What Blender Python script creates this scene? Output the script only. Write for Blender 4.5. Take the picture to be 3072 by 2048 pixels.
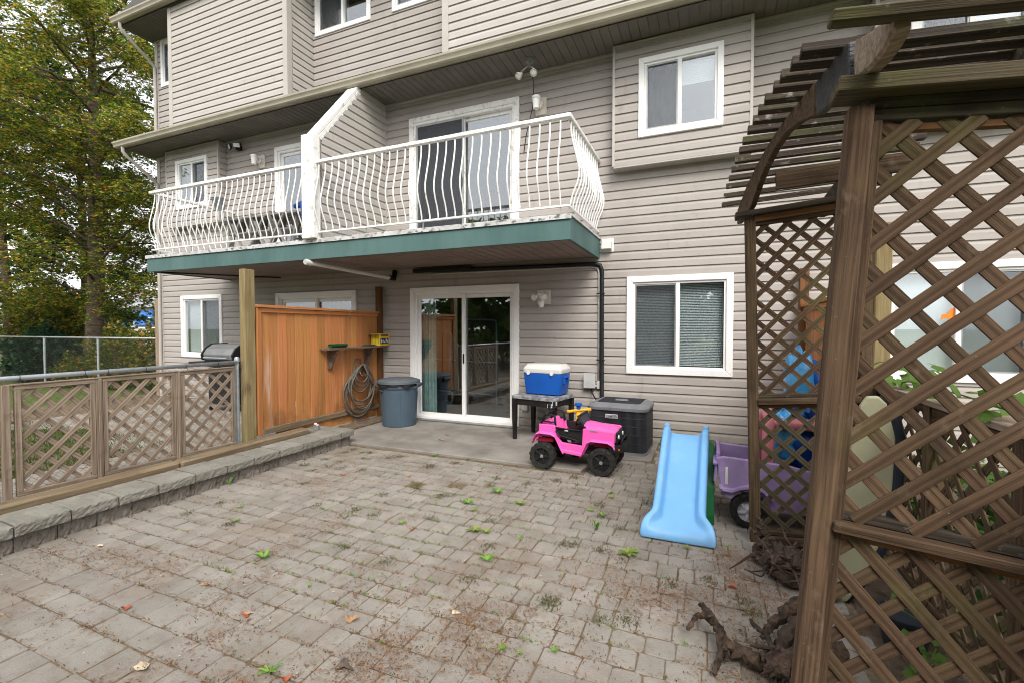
import bpy, math, random
import numpy as np
from mathutils import Vector, Matrix
random.seed(7); np.random.seed(7)
for o in list(bpy.data.objects): bpy.data.objects.remove(o)
scene = bpy.context.scene
COL = scene.collection
PI = math.pi
# ------------------------------------------------------------------ camera
# metres; X runs along the house wall, Y goes towards the house (wall at Y=6.7), Z up (door sill at 0)
WALL = 6.7; GZ = -0.10
yaw, pitch = math.radians(22.93), math.radians(-1.60)
fwd = Vector((-math.sin(yaw)*math.cos(pitch), math.cos(yaw)*math.cos(pitch), math.sin(pitch)))
rgt = Vector((math.cos(yaw), math.sin(yaw), 0)); upv = rgt.cross(fwd)
cam_d = bpy.data.cameras.new('camera'); cam = bpy.data.objects.new('camera', cam_d); COL.objects.link(cam)
cam.matrix_world = Matrix(((rgt.x, upv.x, -fwd.x, 0), (rgt.y, upv.y, -fwd.y, 0), (rgt.z, upv.z, -fwd.z, 1.5), (0, 0, 0, 1)))
cam_d.sensor_width = 36; cam_d.lens = 1382.2/3072*36; cam_d.clip_start = 0.05; cam_d.clip_end = 3000
scene.camera = cam
# ------------------------------------------------------------------ sky, sun, exposure
SUN_DIR = Vector((0.34, -0.62, 0.72)).normalized()      # towards the sun
world = bpy.data.worlds.new('World'); scene.world = world; world.use_nodes = True
nt = world.node_tree; nt.nodes.clear()
wo = nt.nodes.new('ShaderNodeOutputWorld'); bg = nt.nodes.new('ShaderNodeBackground'); sky = nt.nodes.new('ShaderNodeTexSky')
hs = nt.nodes.new('ShaderNodeHueSaturation')
sky.sky_type = 'NISHITA'; sky.sun_disc = False
sky.sun_elevation = math.asin(SUN_DIR.z); sky.sun_rotation = math.atan2(SUN_DIR.x, SUN_DIR.y)
sky.air_density = 1.0; sky.dust_density = 4.0; sky.ozone_density = 1.0; sky.altitude = 50
hs.inputs['Saturation'].default_value = 0.14                # thin overcast: the sky is nearly white
bg.inputs['Strength'].default_value = 0.15
ov = nt.nodes.new('ShaderNodeMix'); ov.data_type = 'RGBA'; ov.inputs[0].default_value = 0.60; ov.inputs[7].default_value = (6.3, 6.35, 6.5, 1)   # even cloud layer over the whole sky
nt.links.new(sky.outputs[0], hs.inputs['Color']); nt.links.new(hs.outputs[0], ov.inputs[6]); nt.links.new(ov.outputs[2], bg.inputs[0]); nt.links.new(bg.outputs[0], wo.inputs[0])
sd = bpy.data.lights.new('sun', 'SUN'); so = bpy.data.objects.new('sun', sd); COL.objects.link(so)
sd.energy = 1.35; sd.angle = math.radians(24); sd.color = (1.0, 0.94, 0.85)
so.rotation_euler = SUN_DIR.to_track_quat('Z', 'Y').to_euler(); so.location = (0, -5, 12)
vs = scene.view_settings; vs.view_transform = 'Standard'; vs.look = 'None'; vs.exposure = 1.10; vs.gamma = 1.0; vs.use_curve_mapping = False
scene.render.engine = 'CYCLES'; scene.cycles.pixel_filter_type = 'BLACKMAN_HARRIS'; scene.cycles.filter_width = 1.05
scene.cycles.max_bounces = 6; scene.cycles.transparent_max_bounces = 10; scene.cycles.diffuse_bounces = 3; scene.cycles.glossy_bounces = 3

# ------------------------------------------------------------------ materials
def pmat(name, c1, c2=None, scale=6.0, rough=0.75, bump=0.0, bscale=80.0, coord='Object', stretch=(1, 1, 1), rnd=0.0, stains=(), metal=0.0,
         spec=0.18, island=0.0, detail=4.0, bstretch=None, lo=0.35, hi=0.65, hue=0.0):
    """noise between two colours + per-object random value + stains (colour, scale, lo, hi, amount, stretch)"""
    m = bpy.data.materials.new(name); m.use_nodes = True
    n = m.node_tree.nodes; l = m.node_tree.links
    b = n['Principled BSDF']; b.inputs['Roughness'].default_value = rough; b.inputs['Metallic'].default_value = metal
    b.inputs['Specular IOR Level'].default_value = spec
    c2 = c2 or c1
    tc = n.new('ShaderNodeTexCoord'); geo = n.new('ShaderNodeNewGeometry'); oi = n.new('ShaderNodeObjectInfo')
    src = tc.outputs['Object'] if coord == 'Object' else geo.outputs['Position']
    def noise(sc, st, s=src, det=detail, offset=True):
        mp = n.new('ShaderNodeMapping'); l.new(s, mp.inputs['Vector']); mp.inputs['Scale'].default_value = st
        if offset and s is tc.outputs['Object']:
            v = n.new('ShaderNodeVectorMath'); v.operation = 'SCALE'; v.inputs[0].default_value = (37.0, 17.0, 53.0); l.new(oi.outputs['Random'], v.inputs['Scale']); l.new(v.outputs[0], mp.inputs['Location'])
        t = n.new('ShaderNodeTexNoise'); t.inputs['Scale'].default_value = sc; t.inputs['Detail'].default_value = det; t.inputs['Roughness'].default_value = 0.6
        l.new(mp.outputs[0], t.inputs['Vector']); return t.outputs['Fac']
    def mr(f, a, bb):
        r = n.new('ShaderNodeMapRange'); r.inputs['From Min'].default_value = a; r.inputs['From Max'].default_value = bb; l.new(f, r.inputs['Value']); return r.outputs[0]
    mx = n.new('ShaderNodeMix'); mx.data_type = 'RGBA'; mx.inputs[6].default_value = (*c1, 1); mx.inputs[7].default_value = (*c2, 1)
    l.new(mr(noise(scale, stretch), lo, hi), mx.inputs[0]); col = mx.outputs[2]
    for (sc_, s_, lo_, hi_, am, st_, *zr) in stains:
        f = noise(s_, st_, geo.outputs['Position'], 6.0); f = mr(f, lo_, hi_)
        if zr:      # only on the weathered band near the ground
            sp3 = n.new('ShaderNodeSeparateXYZ'); l.new(geo.outputs['Position'], sp3.inputs[0]); m9 = n.new('ShaderNodeMath'); m9.operation = 'MULTIPLY'; l.new(f, m9.inputs[0]); l.new(mr(sp3.outputs[2], zr[0][0], zr[0][1]), m9.inputs[1]); f = m9.outputs[0]
        mu = n.new('ShaderNodeMath'); mu.operation = 'MULTIPLY'; l.new(f, mu.inputs[0]); mu.inputs[1].default_value = am
        q = n.new('ShaderNodeMix'); q.data_type = 'RGBA'; l.new(mu.outputs[0], q.inputs[0]); l.new(col, q.inputs[6]); q.inputs[7].default_value = (*sc_, 1); col = q.outputs[2]
    if rnd or island or hue:
        h = n.new('ShaderNodeHueSaturation'); l.new(col, h.inputs['Color'])
        f = geo.outputs['Random Per Island'] if island else oi.outputs['Random']; a = island or rnd
        r = n.new('ShaderNodeMapRange'); r.inputs['To Min'].default_value = 1-a; r.inputs['To Max'].default_value = 1+a; l.new(f, r.inputs['Value']); l.new(r.outputs[0], h.inputs['Value'])
        if hue:
            r2 = n.new('ShaderNodeMapRange'); r2.inputs['To Min'].default_value = 0.5-hue; r2.inputs['To Max'].default_value = 0.5+hue
            fr = n.new('ShaderNodeMath'); fr.operation = 'FRACT'; m7 = n.new('ShaderNodeMath'); m7.operation = 'MULTIPLY'; m7.inputs[1].default_value = 7.31; l.new(f, m7.inputs[0]); l.new(m7.outputs[0], fr.inputs[0])
            l.new(fr.outputs[0], r2.inputs['Value']); l.new(r2.outputs[0], h.inputs['Hue'])
        col = h.outputs[0]
    l.new(col, b.inputs['Base Color'])
    if bump:
        bp = n.new('ShaderNodeBump'); bp.inputs['Strength'].default_value = bump; bp.inputs['Distance'].default_value = 0.01
        l.new(noise(bscale, bstretch or stretch), bp.inputs['Height']); l.new(bp.outputs[0], b.inputs['Normal'])
    return m

def leafmat(name, stops, rough=0.5, trans=0.35):
    m = bpy.data.materials.new(name); m.use_nodes = True; n = m.node_tree.nodes; l = m.node_tree.links
    b = n['Principled BSDF']; b.inputs['Roughness'].default_value = rough; b.inputs['Specular IOR Level'].default_value = 0.18
    g = n.new('ShaderNodeNewGeometry'); r = n.new('ShaderNodeValToRGB'); l.new(g.outputs['Random Per Island'], r.inputs[0])
    e = r.color_ramp.elements
    while len(e) < len(stops): e.new(0.5)
    for k, (p, c) in enumerate(stops): e[k].position = p; e[k].color = (*c, 1)
    t = n.new('ShaderNodeBsdfTranslucent'); mx = n.new('ShaderNodeMixShader'); mx.inputs[0].default_value = trans
    l.new(r.outputs[0], b.inputs['Base Color']); l.new(r.outputs[0], t.inputs[0]); l.new(b.outputs[0], mx.inputs[1]); l.new(t.outputs[0], mx.inputs[2])
    l.new(mx.outputs[0], n['Material Output'].inputs[0]); return m

def glassmat(name, refl=0.10, tint=(0.9, 0.93, 0.93)):
    m = bpy.data.materials.new(name); m.use_nodes = True; n = m.node_tree.nodes; l = m.node_tree.links; n.remove(n['Principled BSDF'])
    f = n.new('ShaderNodeLayerWeight'); f.inputs[0].default_value = 0.5; pw = n.new('ShaderNodeMath'); pw.operation = 'POWER'; pw.inputs[1].default_value = 5.0; l.new(f.outputs['Facing'], pw.inputs[0])
    a = n.new('ShaderNodeMath'); a.operation = 'MULTIPLY_ADD'; a.inputs[1].default_value = 0.9; a.inputs[2].default_value = refl; a.use_clamp = True; l.new(pw.outputs[0], a.inputs[0])
    tr = n.new('ShaderNodeBsdfTransparent'); tr.inputs[0].default_value = (*tint, 1); gl = n.new('ShaderNodeBsdfGlossy'); gl.inputs['Roughness'].default_value = 0.012; gl.inputs[0].default_value = (0.95, 0.97, 1, 1)
    mx = n.new('ShaderNodeMixShader'); l.new(a.outputs[0], mx.inputs[0]); l.new(tr.outputs[0], mx.inputs[1]); l.new(gl.outputs[0], mx.inputs[2]); l.new(mx.outputs[0], n['Material Output'].inputs[0]); return m

def screenmat(name, c, alpha):
    m = bpy.data.materials.new(name); m.use_nodes = True; n = m.node_tree.nodes; l = m.node_tree.links
    b = n['Principled BSDF']; b.inputs['Base Color'].default_value = (*c, 1); b.inputs['Roughness'].default_value = 0.6
    tr = n.new('ShaderNodeBsdfTransparent'); mx = n.new('ShaderNodeMixShader'); mx.inputs[0].default_value = alpha
    l.new(tr.outputs[0], mx.inputs[1]); l.new(b.outputs[0], mx.inputs[2]); l.new(mx.outputs[0], n['Material Output'].inputs[0]); return m

M = {}
ALG = (0.20, 0.21, 0.13)
M['siding'] = pmat('siding', (0.345, 0.314, 0.290), (0.382, 0.350, 0.325), scale=1.2, rough=0.62, bump=0.10, bscale=9, coord='Pos', stretch=(1, 1, 6), rnd=0.03,
                   stains=[((0.25, 0.225, 0.195), 1.3, 0.50, 0.78, 0.45, (1, 1, 0.25)), ((0.17, 0.145, 0.115), 5, 0.60, 0.80, 0.45, (1, 1, 0.4)), ((0.15, 0.15, 0.095), 3, 0.35, 0.62, 0.75, (1, 1, 1), (0.25, -0.1))])
M['siding_old'] = pmat('siding_weathered', (0.398, 0.369, 0.342), (0.442, 0.414, 0.386), scale=1.0, rough=0.65, bump=0.10, bscale=9, coord='Pos', stretch=(1, 1, 6), rnd=0.03,
                   stains=[(ALG, 0.9, 0.48, 0.80, 0.45, (1, 1, 0.3)), ((0.27, 0.22, 0.17), 6, 0.60, 0.80, 0.5, (1.5, 1.5, 0.4))])
M['trim'] = pmat('beige_trim', (0.40, 0.373, 0.342), (0.44, 0.413, 0.38), scale=3, rough=0.55, coord='Pos')
M['white'] = pmat('white_vinyl', (0.76, 0.755, 0.74), (0.82, 0.815, 0.80), scale=2, rough=0.4, coord='Pos', stains=[((0.45, 0.42, 0.36), 7, 0.60, 0.85, 0.30, (1, 1, 0.6))])
M['whitepaint'] = pmat('weathered_white_paint', (0.74, 0.73, 0.70), (0.80, 0.79, 0.77), scale=5, rough=0.55, coord='Pos', bump=0.15, bscale=40,
                       stains=[((0.20, 0.20, 0.13), 9, 0.54, 0.72, 0.75, (1, 1, 1)), ((0.12, 0.09, 0.06), 30, 0.66, 0.76, 0.8, (1, 1, 1))])
M['picket'] = pmat('picket_paint', (0.76, 0.755, 0.74), (0.82, 0.82, 0.80), scale=5, rough=0.5, coord='Pos', stains=[((0.22, 0.14, 0.08), 14, 0.66, 0.74, 0.9, (1, 1, 0.5))])
M['gutter'] = pmat('gutter_paint', (0.32, 0.292, 0.225), (0.39, 0.357, 0.28), scale=2, rough=0.42, coord='Pos', stains=[((0.25, 0.23, 0.15), 3, 0.52, 0.8, 0.5, (1, 1, 2))])
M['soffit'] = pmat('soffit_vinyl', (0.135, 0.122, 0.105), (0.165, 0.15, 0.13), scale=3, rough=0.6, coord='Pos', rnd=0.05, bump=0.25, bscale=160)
M['undersoffit'] = pmat('balcony_soffit', (0.21, 0.165, 0.14), (0.26, 0.21, 0.18), scale=2, rough=0.6, coord='Pos', rnd=0.04)
M['green'] = pmat('green_paint', (0.066, 0.125, 0.122), (0.092, 0.162, 0.155), scale=2.2, rough=0.6, coord='Pos', bump=0.15, bscale=40, stretch=(1, 1, 0.3),
                  stains=[((0.45, 0.47, 0.43), 16, 0.70, 0.76, 0.8, (1, 1, 0.45)), ((0.05, 0.10, 0.08), 4, 0.55, 0.8, 0.5, (1, 1, 0.2))])
M['flash'] = pmat('flashing', (0.46, 0.46, 0.46), (0.58, 0.58, 0.58), scale=6, rough=0.45, coord='Pos', stains=[((0.05, 0.045, 0.035), 13, 0.53, 0.64, 0.85, (1, 1, 1.5)), ((0.26, 0.27, 0.2), 5, 0.5, 0.7, 0.6, (1, 1, 1))])
M['glass'] = glassmat('window_glass', 0.14); M['glass2'] = glassmat('upper_window_glass', 0.15)
M['screen'] = screenmat('insect_screen', (0.05, 0.055, 0.065), 0.22)
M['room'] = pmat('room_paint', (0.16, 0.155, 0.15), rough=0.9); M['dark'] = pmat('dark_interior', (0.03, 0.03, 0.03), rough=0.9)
M['blind'] = pmat('blind_slats', (0.66, 0.69, 0.70), rough=0.6); M['curtain'] = pmat('curtain', (0.30, 0.45, 0.42), (0.42, 0.55, 0.52), scale=9, rough=0.85)
M['curtain2'] = pmat('curtain_grey', (0.10, 0.105, 0.115), (0.16, 0.165, 0.175), scale=5, rough=0.9)
M['blackpl'] = pmat('black_plastic', (0.012, 0.012, 0.013), (0.02, 0.02, 0.021), scale=20, rough=0.5)
M['rubber'] = pmat('dusty_black_rubber', (0.016, 0.016, 0.016), (0.035, 0.033, 0.03), scale=25, rough=0.75, bump=0.1)
M['galv'] = pmat('galvanised_steel', (0.34, 0.38, 0.41), (0.44, 0.48, 0.50), scale=12, rough=0.42, metal=0.55)
M['wire'] = pmat('dark_wire', (0.10, 0.11, 0.10), rough=0.6)
M['galvdull'] = pmat('dull_galvanised', (0.30, 0.31, 0.31), (0.38, 0.39, 0.39), scale=12, rough=0.5, metal=0.4)
M['wood'] = pmat('weathered_wood', (0.030, 0.018, 0.010), (0.130, 0.083, 0.050), scale=11, rough=0.85, bump=0.6, bscale=24, stretch=(0.16, 5, 5), rnd=0.16, hue=0.006,
                 stains=[((0.095, 0.095, 0.030), 1.9, 0.54, 0.72, 0.6, (1, 1, 1)), ((0.022, 0.017, 0.012), 6, 0.56, 0.76, 0.7, (1, 1, 0.5)), ((0.22, 0.175, 0.13), 13, 0.60, 0.76, 0.40, (1, 1, 0.6)), ((0.34, 0.30, 0.25), 60, 0.69, 0.75, 0.5, (1, 1, 1))], lo=0.3, hi=0.7)
M['woodgrey'] = pmat('grey_weathered_wood', (0.15, 0.110, 0.078), (0.35, 0.275, 0.210), scale=11, rough=0.85, bump=0.5, bscale=24, stretch=(0.16, 5, 5), rnd=0.16,
                 stains=[((0.07, 0.05, 0.035), 6, 0.58, 0.78, 0.6, (1, 1, 1)), ((0.10, 0.10, 0.05), 1.5, 0.58, 0.8, 0.35, (1, 1, 1))], lo=0.3, hi=0.7)
M['wooddark'] = pmat('dark_wet_wood', (0.024, 0.018, 0.014), (0.075, 0.058, 0.043), scale=11, rough=0.8, bump=0.6, bscale=24, stretch=(0.16, 5, 5), rnd=0.2,
                 stains=[((0.09, 0.10, 0.035), 3.0, 0.50, 0.72, 0.65, (1, 1, 1)), ((0.34, 0.32, 0.29), 16, 0.60, 0.72, 0.6, (1, 1, 1))], lo=0.3, hi=0.7)
M['mossy'] = pmat('mossy_wood', (0.048, 0.036, 0.022), (0.10, 0.082, 0.050), scale=9, rough=0.9, bump=0.6, bscale=24, stretch=(0.16, 5, 5), rnd=0.1, stains=[((0.072, 0.078, 0.022), 2.5, 0.50, 0.70, 0.65, (1, 1, 1)), ((0.33, 0.30, 0.26), 12, 0.64, 0.75, 0.5, (1, 1, 1))])
M['char'] = pmat('charred_wood', (0.010, 0.010, 0.011), (0.028, 0.027, 0.028), scale=9, rough=0.55, bump=0.9, bscale=14, stretch=(0.6, 4, 4), spec=0.5)
M['tan_post'] = pmat('treated_post', (0.20, 0.145, 0.068), (0.30, 0.235, 0.125), scale=6, rough=0.85, bump=0.4, bscale=26, stretch=(0.3, 5, 5), stains=[((0.05, 0.038, 0.02), 5, 0.58, 0.72, 0.8, (2, 2, 0.35)), ((0.16, 0.16, 0.06), 1.6, 0.5, 0.75, 0.5, (1, 1, 1))])
M['cedar'] = pmat('stained_cedar', (0.36, 0.140, 0.046), (0.50, 0.222, 0.082), scale=8, rough=0.72, bump=0.3, bscale=24, stretch=(0.18, 5, 5), rnd=0.17, hue=0.010, lo=0.25, hi=0.75,
                  stains=[((0.24, 0.095, 0.03), 3.0, 0.54, 0.78, 0.55, (1, 3, 0.30)), ((0.62, 0.46, 0.38), 3.2, 0.60, 0.72, 0.65, (1, 3.0, 0.16)), ((0.05, 0.038, 0.028), 3.0, 0.50, 0.72, 0.9, (1, 1.0, 0.9), (0.55, 0.12)), ((0.06, 0.045, 0.035), 22, 0.70, 0.74, 0.8, (1, 1, 1))])
M['cedar_dark'] = pmat('dark_stained_wood', (0.10, 0.045, 0.018), (0.17, 0.08, 0.032), scale=5, rough=0.75, bump=0.3, bscale=24, stretch=(0.3, 5, 5), rnd=0.1)
M['shelfwood'] = pmat('shelf_wood', (0.10, 0.065, 0.045), (0.18, 0.125, 0.09), scale=5, rough=0.8, bump=0.3, bscale=24, stretch=(0.3, 5, 5), rnd=0.1)
M['timber'] = pmat('landscape_timber', (0.14, 0.10, 0.062), (0.235, 0.18, 0.115), scale=5, rough=0.9, bump=0.6, bscale=22, stretch=(0.3, 5, 5), stains=[((0.12, 0.12, 0.045), 1.5, 0.5, 0.72, 0.6, (1, 1, 1)), ((0.05, 0.04, 0.03), 5, 0.58, 0.78, 0.6, (1, 1, 1))])
def stonemat(name, c1, c2, **k):
    return pmat(name, c1, c2, coord='Pos', rough=0.92, **k)
MOSS = (0.085, 0.095, 0.04); DIRT = (0.125, 0.085, 0.06)
pst = [((0.40, 0.385, 0.36), 260, 0.63, 0.72, 0.75, (1, 1, 1)), ((0.09, 0.08, 0.072), 220, 0.62, 0.72, 0.6, (1, 1, 1)), ((0.16, 0.108, 0.072), 1.3, 0.48, 0.70, 0.50, (1, 1, 1)), ((0.17, 0.12, 0.085), 9, 0.54, 0.74, 0.45, (1, 1, 1)), ((0.10, 0.068, 0.048), 30, 0.62, 0.72, 0.6, (1, 1, 1)), (MOSS, 1.1, 0.58, 0.78, 0.35, (1, 1, 1))]
M['paver'] = stonemat('paver_concrete', (0.235, 0.214, 0.187), (0.295, 0.272, 0.242), scale=5, bump=0.7, bscale=110, rnd=0.075, hue=0.008, stains=pst)
M['paver_far'] = stonemat('paver_concrete_far', (0.235, 0.214, 0.187), (0.295, 0.272, 0.242), scale=5, bump=0.7, bscale=110, island=0.075, hue=0.008, stains=pst)
M['joint'] = stonemat('joint_soil', (0.115, 0.080, 0.054), (0.20, 0.150, 0.105), scale=14, bump=0.8, bscale=120, stains=[(MOSS, 2.2, 0.52, 0.7, 0.6, (1, 1, 1))])
M['concrete'] = stonemat('pad_concrete', (0.195, 0.178, 0.158), (0.27, 0.25, 0.225), scale=2.2, bump=0.3, bscale=90, stains=[((0.11, 0.095, 0.08), 2.0, 0.46, 0.70, 0.6, (1, 1, 1)), (DIRT, 14, 0.64, 0.8, 0.5, (1, 1, 1)), ((0.33, 0.32, 0.295), 3.1, 0.60, 0.78, 0.5, (1, 1, 1))])
M['block'] = stonemat('split_face_block', (0.165, 0.145, 0.125), (0.24, 0.215, 0.185), scale=9, bump=1.0, bscale=45, rnd=0.12, stains=[((0.06, 0.05, 0.042), 26, 0.52, 0.68, 0.7, (1, 1, 1)), (MOSS, 3, 0.6, 0.8, 0.4, (1, 1, 1))])
M['cap'] = stonemat('wall_cap', (0.185, 0.175, 0.15), (0.25, 0.238, 0.208), scale=5, bump=0.9, bscale=80, rnd=0.10, stains=[((0.11, 0.10, 0.085), 30, 0.56, 0.68, 0.6, (1, 1, 1)), ((0.16, 0.165, 0.10), 2.6, 0.55, 0.75, 0.5, (1, 1, 1)), ((0.60, 0.52, 0.50), 7, 0.70, 0.76, 0.55, (5, 0.9, 1))])
M['soil'] = stonemat('soil', (0.06, 0.045, 0.033), (0.12, 0.088, 0.062), scale=12, bump=1.0, bscale=60)
M['grassy'] = stonemat('lawn_ground', (0.055, 0.085, 0.02), (0.12, 0.14, 0.045), scale=6, bump=0.6, bscale=90, stains=[((0.14, 0.10, 0.06), 1.1, 0.5, 0.7, 0.7, (1, 1, 1))])

# ------------------------------------------------------------------ mesh helpers
class MB:
    def __init__(s): s.v = []; s.f = []; s.mi = []; s.cur = 0
    def add(s, vs, fs):
        o = len(s.v); s.v += [tuple(q) for q in vs]; s.f += [tuple(i+o for i in q) for q in fs]; s.mi += [s.cur]*len(fs); return s
    def box(s, x0, x1, y0, y1, z0, z1, mtx=None):
        vs = [Vector(q) for q in ((x0, y0, z0), (x1, y0, z0), (x1, y1, z0), (x0, y1, z0), (x0, y0, z1), (x1, y0, z1), (x1, y1, z1), (x0, y1, z1))]
        if mtx: vs = [mtx @ q for q in vs]
        return s.add(vs, [(3, 2, 1, 0), (4, 5, 6, 7), (0, 1, 5, 4), (1, 2, 6, 5), (2, 3, 7, 6), (3, 0, 4, 7)])
    def prism(s, poly, a, b, axis='y', mtx=None):
        """poly: list of (p, q); extruded along axis from a to b. axis y: (x,z); x: (y,z); z: (x,y)"""
        def mk(p, q, t): return Vector((p, t, q)) if axis == 'y' else Vector((t, p, q)) if axis == 'x' else Vector((p, q, t))
        n = len(poly); area = sum(poly[i][0]*poly[(i+1) % n][1]-poly[(i+1) % n][0]*poly[i][1] for i in range(n))
        if (area < 0) != (axis == 'y'): poly = poly[::-1]
        if axis == 'y': pass
        vs = [mk(p, q, a) for p, q in poly]+[mk(p, q, b) for p, q in poly]
        if mtx: vs = [mtx @ q for q in vs]
        fs = [tuple(range(n))[::-1], tuple(range(n, 2*n))]+[(i, (i+1) % n, n+(i+1) % n, n+i) for i in range(n)]
        if b < a: fs = [q[::-1] for q in fs]
        return s.add(vs, fs)
    def rings(s, rings, closed=True, caps=True):
        n = len(rings[0]); vs = [q for r in rings for q in r]; fs = []
        for k in range(len(rings)-1):
            for i in range(n if closed else n-1):
                j = (i+1) % n; fs.append((k*n+i, k*n+j, (k+1)*n+j, (k+1)*n+i))
        if caps and closed: fs.append(tuple(range(n))[::-1]); fs.append(tuple(range((len(rings)-1)*n, len(rings)*n)))
        return s.add(vs, fs)
    def tube(s, pts, r, n=8, caps=True, noise=0.0):
        pts = [Vector(p) for p in pts]; rs = r if isinstance(r, (list, tuple)) else [r]*len(pts)
        t0 = (pts[1]-pts[0]).normalized(); u = t0.orthogonal().normalized(); rg = []
        for i, p in enumerate(pts):
            t = (pts[min(i+1, len(pts)-1)]-pts[max(i-1, 0)]).normalized(); u = (u-t*u.dot(t)).normalized(); w = t.cross(u)
            rg.append([p+(u*math.cos(2*PI*k/n)+w*math.sin(2*PI*k/n))*rs[i]*(1+random.uniform(-noise, noise)) for k in range(n)])
        return s.rings(rg, True, caps)
    def lathe(s, prof, c=(0, 0, 0), n=24, axis='z', mtx=None, caps=True):
        rg = []
        for r, h in prof:
            ring = []
            for k in range(n):
                a = 2*PI*k/n; p = (r*math.cos(a), r*math.sin(a), h)
                p = Vector(p) if axis == 'z' else Vector((p[0], p[2], p[1])) if axis == 'y' else Vector((p[2], p[0], p[1]))
                p = p+Vector(c); ring.append(mtx @ p if mtx else p)
            rg.append(ring if axis != 'y' else ring[::-1])
        return s.rings(rg, True, caps)
    def build(s, name, mat, parent=None, smooth=False, bevel=0.0, seg=1, sub=0, auto=None):
        me = bpy.data.meshes.new(name); me.from_pydata(s.v, [], s.f)
        mats = mat if isinstance(mat, (list, tuple)) else [mat]
        for q in mats: me.materials.append(M[q] if isinstance(q, str) else q)
        if len(mats) > 1: me.polygons.foreach_set('material_index', s.mi)
        if smooth or auto: me.polygons.foreach_set('use_smooth', [True]*len(me.polygons))
        if auto:
            try: me.set_sharp_from_angle(angle=math.radians(auto))
            except Exception: pass
        me.update(); o = bpy.data.objects.new(name, me); COL.objects.link(o)
        if bevel:
            b = o.modifiers.new('bevel', 'BEVEL'); b.width = bevel; b.segments = seg; b.limit_method = 'ANGLE'; b.angle_limit = math.radians(40)
        if sub:
            q = o.modifiers.new('sub', 'SUBSURF'); q.levels = sub; q.render_levels = sub
        if parent: attach(o, parent)
        return o
def wm(o):
    return wm(o.parent) @ o.matrix_parent_inverse @ o.matrix_basis if o.parent else o.matrix_basis
def attach(o, p): o.parent = p; o.matrix_parent_inverse = wm(p).inverted()
def tag(o, label, cat, group=None, kind=None):
    if label: o['label'] = label
    if cat: o['category'] = cat
    if group: o['group'] = group
    if kind: o['kind'] = kind
    return o
def thing(name, label, cat, loc=(0, 0, 0), group=None):
    o = bpy.data.objects.new(name, None); COL.objects.link(o); o.location = loc; o.empty_display_size = 0.1
    return tag(o, label, cat, group)
def struct(o): o['kind'] = 'structure'; return o
_beamcache = {}
def beam(name, p0, p1, w, t, mat, parent=None, up=(0, 0, 1), bevel=0.003, ext=0.0):
    """a straight board from p0 to p1, w across (perpendicular to up), t along up; its own local X runs along the grain"""
    p0, p1 = Vector(p0), Vector(p1); d = p1-p0; L = d.length; x = d/L; u = Vector(up)
    y = u.cross(x)
    if y.length < 1e-5: y = Vector((0, 1, 0)).cross(x)
    y.normalize(); z = x.cross(y)
    m = MB().box(-L/2-ext, L/2+ext, -w/2, w/2, -t/2, t/2); o = m.build(name, mat, None, bevel=bevel)
    c = (p0+p1)/2
    o.matrix_basis = Matrix(((x.x, y.x, z.x, c.x), (x.y, y.y, z.y, c.y), (x.z, y.z, z.z, c.z), (0, 0, 0, 1)))
    if parent: attach(o, parent)
    return o
def copy_obj(o, name, parent, mtx):
    c = o.copy(); c.name = name; COL.objects.link(c); c.parent = None; c.matrix_parent_inverse = Matrix(); c.matrix_basis = mtx
    if parent: attach(c, parent)
    return c
def npmesh(name, verts, quads, mat, parent=None, smooth=False):
    """fast mesh from numpy arrays: verts (N,3), quads (M,k)"""
    me = bpy.data.meshes.new(name); k = quads.shape[1]
    me.vertices.add(len(verts)); me.vertices.foreach_set('co', verts.astype(np.float32).ravel())
    me.loops.add(quads.size); me.loops.foreach_set('vertex_index', quads.astype(np.int32).ravel())
    me.polygons.add(len(quads)); me.polygons.foreach_set('loop_start', np.arange(0, quads.size, k, dtype=np.int32)); me.polygons.foreach_set('loop_total', np.full(len(quads), k, dtype=np.int32))
    for q in (mat if isinstance(mat, (list, tuple)) else [mat]): me.materials.append(M[q] if isinstance(q, str) else q)
    me.update(calc_edges=True); me.validate()
    o = bpy.data.objects.new(name, me); COL.objects.link(o)
    if parent: attach(o, parent)
    return o
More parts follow.
